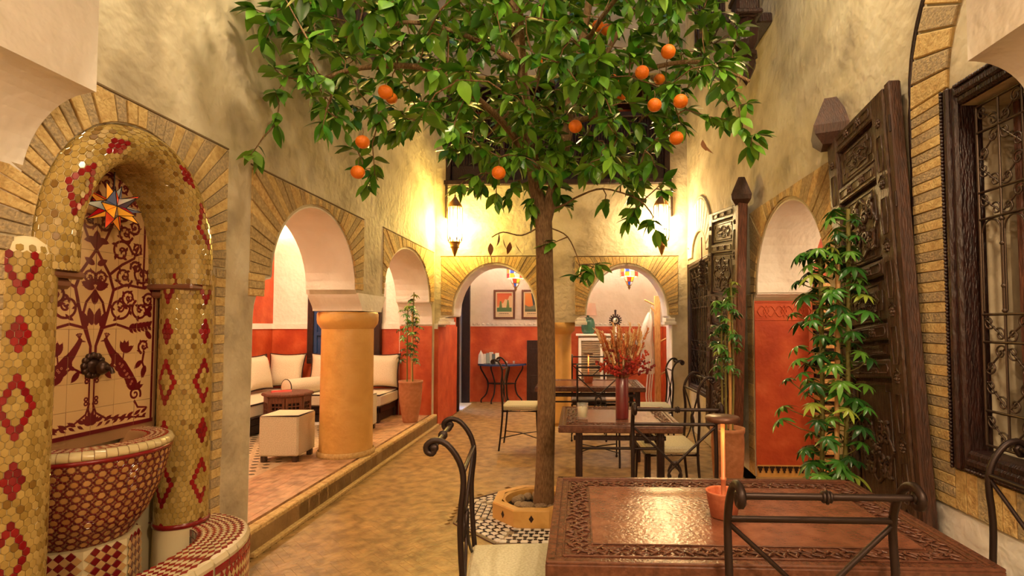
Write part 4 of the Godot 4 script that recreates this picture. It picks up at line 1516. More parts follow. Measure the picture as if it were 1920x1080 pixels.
func star_lantern() -> void:
	var at := P(-2.07, 1.905, 2.275)
	var t := thing("star_lantern", "stained glass star lantern with many points hanging under the fountain's mosaic hood", "lantern", at)
	var tints := [Color8(214, 60, 16), Color8(230, 150, 40), Color8(104, 100, 104), Color8(170, 14, 16), Color8(160, 150, 120), Color8(214, 120, 30), Color8(74, 66, 62)]
	var glass := []
	for c in tints:
		var m := plain(c, 0.2)
		m.emission_enabled = true
		m.emission = c
		m.emission_energy_multiplier = 0.42
		m.backlight = c
		glass.append(m)
	# points stand on the faces of an icosahedron
	var ph := (1.0 + sqrt(5.0)) / 2.0
	var v := []
	for s in [-1.0, 1.0]:
		for q in [-1.0, 1.0]:
			v.append(Vector3(0, s, q * ph).normalized())
			v.append(Vector3(s, q * ph, 0).normalized())
			v.append(Vector3(q * ph, 0, s).normalized())
	var frame := S()
	var n := 0
	for i in 12:
		for j in range(i + 1, 12):
			for k in range(j + 1, 12):
				if v[i].distance_to(v[j]) > 1.1 or v[j].distance_to(v[k]) > 1.1 or v[i].distance_to(v[k]) > 1.1:
					continue
				var r := 0.044
				var tip: Vector3 = (v[i] + v[j] + v[k]).normalized() * 0.112
				var e := [v[i] * r, v[j] * r, v[k] * r]
				for m in 3:
					var st := S()
					st.set_smooth_group(-1)
					face(st, [e[m], e[(m + 1) % 3], tip], (e[m] + e[(m + 1) % 3]) * 0.5)
					obj("glass_pane", st, glass[(n * 3 + m * 2 + n / 4) % glass.size()], t)
					tube(frame, [e[m], tip], 0.0016, 4)
					tube(frame, [e[m], e[(m + 1) % 3]], 0.0016, 4)
				n += 1
	tube(frame, [Vector3(0, 0.04, 0), Vector3(0, 0.16, 0)], 0.003, 5)
	obj("frame", frame, M.iron, t)
	var st2 := S()
	ball(st2, Vector3.ZERO, Vector3.ONE * 0.014, 8, 6)
	obj("bulb", st2, glow(Color(1.0, 0.8, 0.5), 6.0), t)
	lamp_light("star_lantern_light", at, Color(1.0, 0.62, 0.3), 0.05, 0.02)

# ------------------------------------------------------------------ orange tree
func leaf_shape(l: float, w: float, droop := 0.12) -> ArrayMesh:
	# stem at the origin, blade along +z, folded along its rib and bent down at the tip
	var st := S()
	st.set_smooth_group(1)
	var prof := [0.0, 0.62, 1.0, 0.92, 0.55, 0.0]
	var rib := []
	var le := []
	var re := []
	for i in 6:
		var f := i / 5.0
		var y := -droop * l * f * f
		rib.append(Vector3(0, y, l * f))
		le.append(Vector3(-w * prof[i], y + 0.22 * w * prof[i], l * f))
		re.append(Vector3(w * prof[i], y + 0.22 * w * prof[i], l * f))
	for i in 5:
		for e in [le, re]:
			face(st, [rib[i], rib[i + 1], e[i + 1], e[i]] if i > 0 and i < 4 else ([rib[0], rib[1], e[1]] if i == 0 else [rib[4], rib[5], e[4]]), Vector3.UP)
	return mesh_of(st)

func build_tree() -> void:
	var pl := thing("tree_planter", "low octagonal ochre planter with dark diamond insets round the tree's foot", "planter", P(-0.325, 0, 3.97))
	var st := S()
	lathe(st, [Vector2(0.316, 0.0), Vector2(0.316, 0.112), Vector2(0.310, 0.12), Vector2(0.25, 0.12)], 8, Transform3D(Basis(Vector3.UP, PI / 8), Vector3.ZERO), 0, TAU, false)
	for k in 32:
		var a0 := TAU * k / 32
		var a1 := TAU * (k + 1) / 32
		var oc := func(a: float, y: float) -> Vector3:
			var q := fposmod(a, PI / 4) - PI / 8
			return Vector3(cos(a), 0, sin(a)) * (0.255 * cos(PI / 8) / cos(q)) + Vector3(0, y, 0)
		face(st, [Vector3(cos(a0) * 0.215, 0.112, sin(a0) * 0.215), Vector3(cos(a1) * 0.215, 0.112, sin(a1) * 0.215), oc.call(a1, 0.12), oc.call(a0, 0.12)], Vector3.UP)
		face(st, [Vector3(cos(a0) * 0.215, 0.112, sin(a0) * 0.215), Vector3(cos(a1) * 0.215, 0.112, sin(a1) * 0.215), Vector3(cos(a1) * 0.21, 0.0, sin(a1) * 0.21), Vector3(cos(a0) * 0.21, 0.0, sin(a0) * 0.21)], -Vector3(cos(a0), 0, sin(a0)))
	var body := obj("body", st, M.ochre, pl)
	for k in 8:
		var a := PI / 4 * k
		st = S()
		prism(st, PackedVector2Array([Vector2(-0.017, 0), Vector2(0, -0.026), Vector2(0.017, 0), Vector2(0, 0.026)]), Transform3D(Basis(Vector3(-sin(a), 0, cos(a)), Vector3.UP, -Vector3(cos(a), 0, sin(a))), Vector3(cos(a) * 0.2935, 0.062, sin(a) * 0.2935)), 0.004, 0.0)
		obj("diamond_tile", st, M.wood_dark, pl)
	st = S()
	lathe(st, [Vector2(0.0, 0.06), Vector2(0.214, 0.058)], 20)
	obj("soil", st, M.soil, pl)
	# stones in the planter, each one of its own
	var rock_n := 0
	for k in 17:
		var a := TAU * k * 0.382
		var rad := 0.105 + 0.06 * fposmod(k * 0.37, 1.0)
		var s := rng.randf_range(0.026, 0.046)
		var rs := S()
		rs.set_smooth_group(1)
		ball(rs, Vector3.ZERO, Vector3(s * rng.randf_range(0.9, 1.4), s * rng.randf_range(0.6, 0.8), s * rng.randf_range(0.9, 1.2)), 9, 6, Basis.from_euler(Vector3(0, rng.randf() * 6, rng.randf_range(-0.3, 0.3))))
		var o := obj("stone", rs, M.rock, self)
		o.position = P(-0.325, 0.058 + s * 0.62, 3.97) + Vector3(cos(a) * rad, 0, sin(a) * rad)
		tag(o, "rounded pale brown stone lying in the octagonal planter round the tree trunk", "stone", "stones in the tree planter")
		rock_n += 1
	var base := P(-0.265, 0.03, 3.95)
	var t := thing("orange_tree", "orange tree with slender trunk and wide leafy crown in the courtyard's middle", "tree", base)
	var L := func(x: float, y: float, d: float) -> Vector3: return P(x, y, d) - base
	st = S()
	tube(st, smooth_path([L.call(-0.262, 0.02, 3.95), L.call(-0.25, 0.3, 3.95), L.call(-0.237, 1.0, 3.95), L.call(-0.252, 1.8, 3.95), L.call(-0.262, 2.22, 3.95)], 5), [0.10, 0.086, 0.078, 0.074, 0.071, 0.069, 0.068, 0.067, 0.066, 0.066, 0.065, 0.065, 0.065, 0.065, 0.065, 0.064, 0.064, 0.064, 0.064, 0.063, 0.062], 12)
	var trunk := obj("trunk", st, M.bark, t)
	var nodes := []
	var limbs := [
		[0.058, 0.03, [-0.262, 2.15, 3.95], [-0.32, 2.42, 3.95], [-0.355, 2.72, 3.92], [-0.40, 3.1, 3.86], [-0.46, 3.6, 3.8], [-0.5, 4.0, 3.75]],
		[0.05, 0.025, [-0.25, 2.15, 3.95], [-0.19, 2.38, 3.93], [-0.115, 2.64, 3.9], [-0.07, 2.9, 3.88], [-0.05, 3.15, 3.85], [0.02, 3.4, 3.8], [0.12, 3.95, 3.75]],
		[0.024, 0.016, [-0.07, 2.88, 3.88], [0.06, 2.89, 3.84], [0.15, 2.91, 3.80], [0.145, 3.18, 3.75], [0.35, 3.5, 3.6], [0.7, 3.75, 3.4]],
		[0.03, 0.012, [-0.33, 2.5, 3.95], [-0.45, 2.72, 3.78], [-0.62, 2.85, 3.5], [-0.9, 2.98, 3.25], [-1.35, 2.98, 3.2], [-1.65, 2.82, 3.1]],
		[0.024, 0.012, [-0.38, 3.0, 3.88], [-0.36, 3.15, 3.4], [-0.32, 3.22, 2.9], [-0.2, 3.2, 2.45]],
		[0.02, 0.01, [0.14, 3.0, 3.78], [0.45, 3.12, 3.6], [0.8, 3.1, 3.45], [1.08, 2.92, 3.35]],
		[0.02, 0.01, [-0.05, 3.2, 3.85], [0.1, 3.3, 3.4], [0.3, 3.3, 2.9], [0.45, 3.2, 2.5]],
		[0.02, 0.01, [-0.42, 3.3, 3.84], [-0.8, 3.45, 3.7], [-1.2, 3.5, 3.6], [-1.6, 3.35, 3.5]],
		[0.016, 0.009, [-0.05, 3.1, 3.88], [0.1, 3.2, 4.3], [0.3, 3.2, 4.8]],
		[0.016, 0.009, [-0.40, 3.1, 3.88], [-0.6, 3.1, 4.3], [-0.9, 3.0, 4.7]],
		[0.009, 0.005, [-0.22, 2.24, 3.95], [-0.1, 2.28, 3.93], [0.0, 2.33, 3.9], [0.18, 2.38, 3.88], [0.42, 2.30, 3.85], [0.52, 2.2, 3.85]],
		[0.007, 0.004, [-0.31, 2.1, 3.93], [-0.42, 2.04, 3.88], [-0.55, 2.06, 3.85], [-0.63, 2.02, 3.83]],
		[0.006, 0.003, [-0.2, 2.1, 3.93], [-0.08, 2.03, 3.9], [0.0, 1.85, 3.86], [0.02, 1.73, 3.85]],
	]
	for l in limbs:
		var pts := []
		for i in range(2, l.size()):
			pts.append(L.call(l[i][0], l[i][1], l[i][2]))
		var sp := smooth_path(pts, 4)
		var rr := []
		for i in sp.size():
			rr.append(lerpf(l[0], l[1], float(i) / (sp.size() - 1)))
			if i > 3:
				nodes.append(sp[i])
		st = S()
		tube(st, sp, rr, 8 if l[0] > 0.02 else 6)
		obj("limb", st, M.bark, t)
	# the fruit that hangs free, in world places
	var fruit := [
		[-1.291, 2.477, 3.10, "ripe orange hanging above another at the crown's lower left edge"],
		[-1.317, 2.294, 3.10, "lowest ripe orange at the crown's lower left, under a second orange"],
		[-1.100, 2.710, 2.95, "orange among the leaves at the upper left of the crown"],
		[0.580, 2.650, 3.00, "orange at the right side of the crown, upper of a hanging pair"],
		[0.572, 2.474, 3.10, "orange in front of the wooden gallery's right edge, lower of a hanging pair"],
		[0.447, 2.672, 3.10, "orange half covered by leaves just left of the right hanging pair"],
		[-0.471, 2.281, 3.10, "orange half hidden in leaves left of the trunk's fork"],
		[-0.018, 2.590, 3.20, "orange right behind the forked limb in the middle of the crown"],
		[0.513, 2.939, 3.00, "orange high up on the right of the crown"],
		[0.376, 2.869, 3.10, "orange in the dense leaves of the crown's right half"]]
	# clusters of leaves through the crown, each on a twig from the nearest wood
	var low := [[-2.3, 2.95], [-2.0, 2.85], [-1.72, 2.74], [-1.48, 2.52], [-1.34, 2.52], [-1.15, 2.76], [-0.95, 2.60], [-0.6, 2.48], [-0.3, 2.42], [0.1, 2.40], [0.4, 2.38], [0.66, 2.52], [0.8, 2.78], [1.1, 2.72], [1.3, 2.9], [1.6, 3.3]]
	var centres := []
	var tries := 0
	while centres.size() < 900 and tries < 40000:
		tries += 1
		var d := rng.randf_range(2.15, 5.0)
		var x := rng.randf_range(-1.95, 1.4)
		var y := rng.randf_range(2.3, 4.25)
		var e := pow((x + 0.22) / (1.95 if x < 0 else 1.7), 2) + pow((d - 3.5) / 1.55, 2) + pow((y - 3.4) / 1.4, 2)
		if e > 1.0:
			continue
		var xs := x * 3.6 / d * (0.6 + 0.4 * d / 3.6)
		var lo := 2.9
		for i in low.size() - 1:
			if xs >= low[i][0] and xs <= low[i + 1][0]:
				lo = lerpf(low[i][1], low[i + 1][1], (xs - low[i][0]) / (low[i + 1][0] - low[i][0]))
		# the crown's underside: seen from where people sit, its rim hangs lower far off than near
		lo = 1.38 + (lo - 1.38) * d / 3.6 * (1.0 + 0.10 * absf(3.6 - d) / 1.4)
		if y < lo:
			continue
		if rng.randf() > 0.55 + 0.45 * e and y > lo + 0.5:
			continue
		if x / d > 0.305 and y - 1.38 > 0.44 * d:
			continue
		var clear := true
		for q in fruit:
			var fp := P(q[0], q[1], q[2])
			var to := (Vector3(0, 1.38, 0) - fp).normalized()
			var s := clampf((P(x, y, d) - fp).dot(to), -0.04, 0.7)
			clear = clear and (fp + to * s).distance_to(P(x, y, d)) > 0.17
		if not clear:
			continue
		centres.append(L.call(x, y, d))
	for k in 46:
		centres.append(L.call(rng.randf_range(-0.95, 0.55), rng.randf_range(2.34, 2.75), rng.randf_range(3.75, 4.5)))
	# sprigs that hang free of the crown
	for q in [[-1.42, 2.42, 3.45], [-1.40, 2.30, 3.45], [-1.33, 2.36, 3.4], [-0.85, 2.36, 3.7], [-0.74, 2.42, 3.7], [-0.6, 2.28, 3.85], [0.40, 2.22, 3.85], [0.52, 2.12, 3.85], [0.58, 2.05, 3.85], [0.36, 2.14, 3.85], [0.02, 1.82, 3.86], [0.08, 1.78, 3.86], [0.14, 1.82, 3.86], [-0.02, 1.74, 3.86], [1.05, 2.62, 3.4], [1.1, 2.52, 3.4], [1.14, 2.6, 3.4], [0.62, 2.42, 3.8], [0.6, 2.34, 3.8], [-1.85, 2.62, 3.15], [-1.9, 2.36, 2.98], [-2.0 + 0.12, 3.2, 2.9], [-1.5, 2.55, 3.4], [-0.32, 2.2, 4.0], [-0.36, 2.28, 3.9], [-0.1, 2.3, 4.1], [0.2, 2.32, 4.1], [-0.2, 1.98, 3.9]]:
		centres.append(L.call(q[0], q[1], q[2]))
	centres.sort_custom(func(a: Vector3, b: Vector3) -> bool: return a.distance_to(L.call(-0.2, 2.9, 3.9)) < b.distance_to(L.call(-0.2, 2.9, 3.9)))
	var twigs := S()
	var xfs := []
	var cols := []
	for c in centres:
		var best: Vector3 = nodes[0]
		for q in nodes:
			if c.distance_squared_to(q) < c.distance_squared_to(best):
				best = q
		var sag := Vector3(0, 0.06 * best.distance_to(c), 0)
		var mid: Vector3 = best.lerp(c, 0.5) + sag + Vector3(rng.randf_range(-0.03, 0.03), 0, rng.randf_range(-0.03, 0.03))
		tube(twigs, [best, mid, c], [0.0055, 0.0042, 0.0028], 4)
		nodes.append(c)
		nodes.append(mid)
		var dir: Vector3 = (c - mid).normalized()
		for k in rng.randi_range(6, 9):
			var f := rng.randf_range(0.35, 1.08)
			var p: Vector3 = mid.lerp(c, f) if f < 1.0 else c
			var out := (dir * 0.5 + Vector3(rng.randf_range(-1, 1), rng.randf_range(-1.05, 0.35), rng.randf_range(-1, 1))).normalized()
			var s := rng.randf_range(0.75, 1.25)
			var side := out.cross(Vector3(rng.randf_range(-0.5, 0.5), 1, rng.randf_range(-0.5, 0.5))).normalized()
			var b := Basis(side, out.cross(side), out)
			if b.y.y < 0:
				b = Basis(-b.x, -b.y, b.z)
			xfs.append(Transform3D(b * Basis.from_scale(Vector3(s, s, s)), p))
			cols.append(lin(48, 104, 22).lerp(lin(122, 172, 48), pow(rng.randf(), 1.3)))
	obj("twigs", twigs, M.bark, t).set_meta("kind", "stuff")
	var lm := leaf_shape(0.122, 0.027, 0.16)
	var eye: Vector3 = Vector3(0, 1.38, 0) - base
	named_first(xfs, cols, lm, M.leaf, "leaf", "foliage", t, func(x: Transform3D) -> float: return x.origin.distance_to(eye) + (3.0 if x.origin.y > 3.35 - (x.origin.z + 1.0) * 0.5 else 0.0))
	# brown withered leaves on the low sprigs
	var withered := plain(Color8(120, 74, 34), 0.7)
	for q in [[-0.55, 2.02, 3.86], [-0.5, 1.99, 3.86], [-0.46, 1.98, 3.86], [-0.58, 2.05, 3.84], [-0.64, 1.98, 3.83], [0.83, 2.62, 3.55], [0.85, 2.58, 3.55]]:
		var o := obj("withered_leaf", lm, withered, t)
		o.transform = Transform3D(Basis.from_euler(Vector3(1.2 + rng.randf(), rng.randf() * 6, 0)) * Basis.from_scale(Vector3.ONE * 0.8), L.call(q[0], q[1], q[2]))
	# fruit
	var fs := S()
	ball(fs, Vector3.ZERO, Vector3(0.042, 0.039, 0.042), 18, 12)
	var fm := mesh_of(fs)
	var ss := S()
	lathe(ss, [Vector2(0.0, 0.044), Vector2(0.006, 0.042), Vector2(0.009, 0.037)], 8)
	tube(ss, [Vector3(0, 0.04, 0), Vector3(0.004, 0.06, 0), Vector3(0.0, 0.085, 0.004)], 0.0022, 5)
	var cm := mesh_of(ss)
	for q in fruit:
		orange(fm, cm, P(q[0], q[1], q[2]), q[3], "")
	for q in [[0.14, 3.5, 3.7], [0.2, 3.5, 3.75], [0.26, 3.2, 3.9], [-0.3, 3.3, 3.8], [-0.95, 3.15, 3.6], [-0.42, 2.72, 4.0], [0.32, 3.12, 4.0], [-1.3, 2.96, 3.6], [0.6, 3.2, 3.9]]:
		orange(fm, cm, P(q[0], q[1], q[2]), "orange mostly hidden deep among the leaves of the tree's crown", "oranges hidden deep in the crown")

func orange(fm: Mesh, cm: Mesh, at: Vector3, label: String, group: String) -> void:
	var o := obj("orange_fruit", fm, M.orange)
	o.position = at
	tag(o, label, "orange", group)
	obj("stalk", cm, M.leaf_stalk if M.has("leaf_stalk") else M.bark, o)

# ------------------------------------------------------------------ tables and chairs
func make_table(label: String, w: float, l: float, at: Vector3, group: String) -> Node3D:
	# w across, l deep, its foot at the origin
	var t := thing("dining_table", label, "table", at, 0.0, group)
	var h := 0.75
	var st := S()
	bx(st, Vector3(0, h - 0.022, 0), Vector3(w, 0.04, l), Basis(), 0.006)
	for s in [-1.0, 1.0]:
		bx(st, Vector3(s * (w / 2 - 0.014), h - 0.001, 0), Vector3(0.026, 0.010, l - 0.004), Basis(), 0.004)
		bx(st, Vector3(0, h - 0.001, s * (l / 2 - 0.014)), Vector3(w - 0.004, 0.010, 0.026), Basis(), 0.004)
	obj("tabletop", st, M.table_edge, t)
	st = S()
	bx(st, Vector3(0, h - 0.001, 0), Vector3(w - 0.25, 0.006, l - 0.25), Basis(), 0.002)
	obj("leather_panel", st, M.leather, t)
	# embossed border: leaves on a wavy stem between two beads
	st = S()
	var r := RandomNumberGenerator.new()
	r.seed = 11
	var run := func(a: Vector3, b: Vector3, side: Vector3) -> void:
		var n := int(a.distance_to(b) / 0.034)
		var dir := (b - a).normalized()
		var wave := []
		for i in n * 2 + 1:
			var f := i / (n * 2.0)
			wave.append(a.lerp(b, f) + side * 0.018 * sin(f * n * 1.4))
		tube(st, wave, 0.0022, 4)
		for i in n:
			var p: Vector3 = a.lerp(b, (i + 0.5) / n)
			for k in 4:
				var ang := (0.6 + r.randf() * 0.5) * (1 if k % 2 else -1) + (PI if k > 1 else 0.0)
				var d := dir.rotated(Vector3.UP, ang)
				var q := p + side * r.randf_range(-0.012, 0.012) + d * 0.02
				ball(st, q, Vector3(0.0055, 0.0035, 0.019), 6, 4, Basis(d.cross(Vector3.UP).normalized(), Vector3.UP, d))
	var y := h + 0.001
	var ex := w / 2 - 0.085
	var ez := l / 2 - 0.085
	run.call(Vector3(-ex, y, -ez), Vector3(ex, y, -ez), Vector3(0, 0, 1))
	run.call(Vector3(-ex, y, ez), Vector3(ex, y, ez), Vector3(0, 0, 1))
	run.call(Vector3(-ex, y, -ez), Vector3(-ex, y, ez), Vector3(1, 0, 0))
	run.call(Vector3(ex, y, -ez), Vector3(ex, y, ez), Vector3(1, 0, 0))
	for q in [0.046, 0.128]:
		for s in [-1.0, 1.0]:
			bx(st, Vector3(s * (w / 2 - q), y - 0.001, 0), Vector3(0.006, 0.006, l - 2 * q), Basis(), 0.002)
			bx(st, Vector3(0, y - 0.001, s * (l / 2 - q)), Vector3(w - 2 * q, 0.006, 0.006), Basis(), 0.002)
	obj("embossed_border", st, M.table_edge, t).set_meta("kind", "stuff")
	var lx := w / 2 - (0.13 if w < 0.9 else 0.075)
	var lz := l / 2 - 0.075
	for sx in [-1.0, 1.0]:
		for sz in [-1.0, 1.0]:
			st = S()
			bx(st, Vector3(sx * lx, 0.355, sz * lz), Vector3(0.045, 0.71, 0.045), Basis(), 0.005)
			obj("leg", st, M.wood_dark, t)
	st = S()
	for s in [-1.0, 1.0]:
		bx(st, Vector3(0, 0.665, s * lz), Vector3(w - 0.19, 0.028, 0.022), Basis(), 0.003)
		bx(st, Vector3(s * lx, 0.665, 0), Vector3(0.022, 0.028, l - 0.19), Basis(), 0.003)
	obj("apron", st, M.wood_dark, t)
	st = S()
	for s in [-1.0, 1.0]:
		tube(st, [Vector3(-lx, 0.60, s * lz), Vector3(lx, 0.60, s * lz)], 0.009, 6)
		tube(st, [Vector3(s * lx, 0.60, -lz), Vector3(s * lx, 0.60, lz)], 0.009, 6)
	obj("rail", st, M.iron, t)
	return t

func build_tables() -> void:
	var g := "dining tables in the courtyard"
	make_table("large dining table in the foreground with an embossed leaf border and copper-brown top", 1.19, 0.80, P(0.505, 0, 1.842), g)
	make_table("middle dining table carrying the red vase of dried flowers", 0.775, 0.80, P(0.258, 0, 3.76), g)
	make_table("farthest dining table, before the two arches of the end wall", 1.12, 0.82, P(0.115, 0, 5.83), g)

func make_chair(label: String) -> Node3D:
	# sits with its front towards +z
	var t := thing("iron_chair", label, "chair", Vector3.ZERO, 0.0, "wrought iron dining chairs")
	var hw := 0.205
	var st: SurfaceTool
	for s in [-1.0, 1.0]:
		st = S()
		var x: float = s * hw
		var pts := smooth_path([Vector3(x, 0.0, -0.225), Vector3(x, 0.22, -0.20), Vector3(x, 0.44, -0.185), Vector3(x, 0.60, -0.195), Vector3(x, 0.74, -0.20), Vector3(x, 0.86, -0.19), Vector3(x, 0.93, -0.205), Vector3(x, 0.985, -0.245), Vector3(x, 1.0, -0.285), Vector3(x, 0.985, -0.312), Vector3(x, 0.963, -0.31), Vector3(x, 0.957, -0.293), Vector3(x, 0.972, -0.285)], 3)
		tube(st, pts, 0.0105, 7)
		obj("back_post", st, M.iron, t)
		st = S()
		tube(st, [Vector3(x, 0.0, 0.215), Vector3(x, 0.2, 0.20), Vector3(x, 0.43, 0.19)], 0.009, 6)
		ball(st, Vector3(x, 0.012, 0.215), Vector3(0.014, 0.014, 0.014), 8, 5)
		obj("leg", st, M.iron, t)
	st = S()
	tube(st, [Vector3(-hw, 0.435, -0.19), Vector3(hw, 0.435, -0.19), Vector3(hw, 0.435, 0.195), Vector3(-hw, 0.435, 0.195)], 0.010, 6, true)
	for k in 3:
		tube(st, [Vector3(-hw, 0.432, -0.1 + 0.1 * k), Vector3(hw, 0.432, -0.1 + 0.1 * k)], 0.005, 4)
	obj("seat_frame", st, M.iron, t)
	st = S()
	tube(st, [Vector3(-hw, 0.14, -0.205), Vector3(0, 0.15, 0), Vector3(hw, 0.14, 0.205)], 0.006, 5)
	tube(st, [Vector3(hw, 0.14, -0.205), Vector3(0, 0.16, 0), Vector3(-hw, 0.14, 0.205)], 0.006, 5)
	obj("stretcher", st, M.iron, t)
	st = S()
	for q in [[0.975, -0.288], [0.888, -0.193]]:
		tube(st, [Vector3(-hw, q[0], q[1]), Vector3(hw, q[0], q[1])], 0.0085, 7)
	for a in [-0.008, 0.008]:
		ball(st, Vector3(a, 0.975, -0.288), Vector3(0.006, 0.015, 0.015), 8, 5)
	ball(st, Vector3(0, 0.975, -0.288), Vector3(0.006, 0.018, 0.018), 8, 5)
	for s in [-1.0, 1.0]:
		ball(st, Vector3(s * hw, 0.975, -0.288), Vector3(0.012, 0.016, 0.016), 8, 5)
	obj("top_rail", st, M.iron, t)
	# crossing diagonals tied by a hanging loop
	st = S()
	for s in [-1.0, 1.0]:
		tube(st, smooth_path([Vector3(s * hw, 0.878, -0.193), Vector3(s * 0.09, 0.775, -0.2), Vector3(s * 0.012, 0.70, -0.204), Vector3(-s * 0.028, 0.655, -0.205), Vector3(-s * 0.026, 0.615, -0.205), Vector3(0, 0.592, -0.205)], 3), 0.0068, 6)
		tube(st, smooth_path([Vector3(s * 0.012, 0.70, -0.198), Vector3(s * 0.03, 0.66, -0.198), Vector3(s * 0.022, 0.62, -0.198), Vector3(s * 0.07, 0.55, -0.195), Vector3(s * hw, 0.45, -0.19)], 3), 0.0062, 6)
	ball(st, Vector3(0, 0.70, -0.202), Vector3(0.016, 0.010, 0.012), 8, 5)
	obj("back_tracery", st, M.iron, t)
	st = S()
	bx(st, Vector3(0, 0.470, 0.004), Vector3(0.415, 0.052, 0.40), Basis(), 0.014)
	var cu := obj("seat_cushion", st, M.cushion, t)
	st = S()
	var e := Vector2(0.199, 0.191)
	tube(st, [Vector3(-e.x, 0.486, -e.y), Vector3(e.x, 0.486, -e.y), Vector3(e.x, 0.486, e.y + 0.008), Vector3(-e.x, 0.486, e.y + 0.008)], 0.0035, 5, true)
	obj("piping", st, M.cushion, cu)
	return t

func build_chairs() -> void:
	var a := make_chair("iron chair at the left end of the foreground table, its scrolled back towards the camera")
	a.position = P(-0.215, 0, 2.0)
	a.rotation.y = PI / 2 + 0.11
	copy(a, P(0.584, 0, 1.59), PI, "iron chair in the foreground whose straight top rail crosses the large table")
	copy(a, P(1.15, 0, 1.62), -PI / 2, "iron chair at the right end of the foreground table, cut by the photo's edge")
	copy(a, P(0.473, 0, 2.89), PI, "iron chair tucked between the foreground table and the middle table")
	copy(a, P(0.67, 0, 4.16), -PI / 2 + 0.05, "iron chair at the right side of the middle table beside the potted plant")
	copy(a, P(0.19, 0, 5.46), PI, "iron chair between the middle table and the farthest table")
	copy(a, P(-0.655, 0, 6.1), PI / 2, "iron chair on the left of the farthest table, left of the tree trunk")
	copy(a, P(0.82, 0, 6.05), -PI / 2, "iron chair on the right of the farthest table by the coat stand")
	var g := copy(a, P(0.12, 0, 6.62), 0.0, "iron chair with a brown cushion behind the farthest table")
	for c in g.get_children():
		if str(c.name).begins_with("seat_cushion"):
			(c as MeshInstance3D).material_override = M.wood
			for k in c.get_children():
				(k as MeshInstance3D).material_override = M.wood

func make_table_lamp(at: Vector3, label: String, e: float) -> Node3D:
	var t := thing("table_lamp", label, "lamp", at, 0.0, "cordless table lamps standing in clay pots")
	var st := S()
	lathe(st, [Vector2(0, 0.0), Vector2(0.042, 0.0), Vector2(0.056, 0.078), Vector2(0.058, 0.082), Vector2(0.053, 0.083), Vector2(0.051, 0.076), Vector2(0.040, 0.02), Vector2(0, 0.02)], 28)
	obj("clay_pot", st, M.clay_bright, t)
	st = S()
	lathe(st, [Vector2(0.0, 0.02), Vector2(0.034, 0.02), Vector2(0.034, 0.032), Vector2(0.008, 0.036), Vector2(0.008, 0.115), Vector2(0.010, 0.117), Vector2(0.010, 0.123), Vector2(0.0065, 0.125), Vector2(0.0065, 0.312), Vector2(0.0, 0.312)], 16)
	obj("stem", st, plain(Color8(200, 128, 90), 0.4, 0.3), t)
	st = S()
	lathe(st, [Vector2(0, 0.308), Vector2(0.052, 0.308), Vector2(0.0555, 0.311), Vector2(0.0555, 0.322), Vector2(0.052, 0.325), Vector2(0, 0.326)], 32)
	obj("lamp_head", st, plain(Color8(96, 62, 46), 0.35, 0.4), t)
	st = S()
	lathe(st, [Vector2(0.0, 0.3065), Vector2(0.030, 0.3065), Vector2(0.030, 0.308)], 20)
	obj("light_disc", st, glow(Color(1.0, 0.72, 0.42), 3.0), t)
	var l := SpotLight3D.new()
	l.name = "table_lamp_light"
	l.position = at + Vector3(0, 0.303, 0)
	l.rotation.x = -PI / 2
	l.light_color = Color(1.0, 0.66, 0.36)
	l.light_energy = e
	l.light_size = 0.03
	l.spot_range = 6.0
	l.spot_angle = 75.0
	l.spot_angle_attenuation = 0.8
	l.spot_attenuation = 2.0
	l.shadow_enabled = true
	add_child(l, true)
	return t

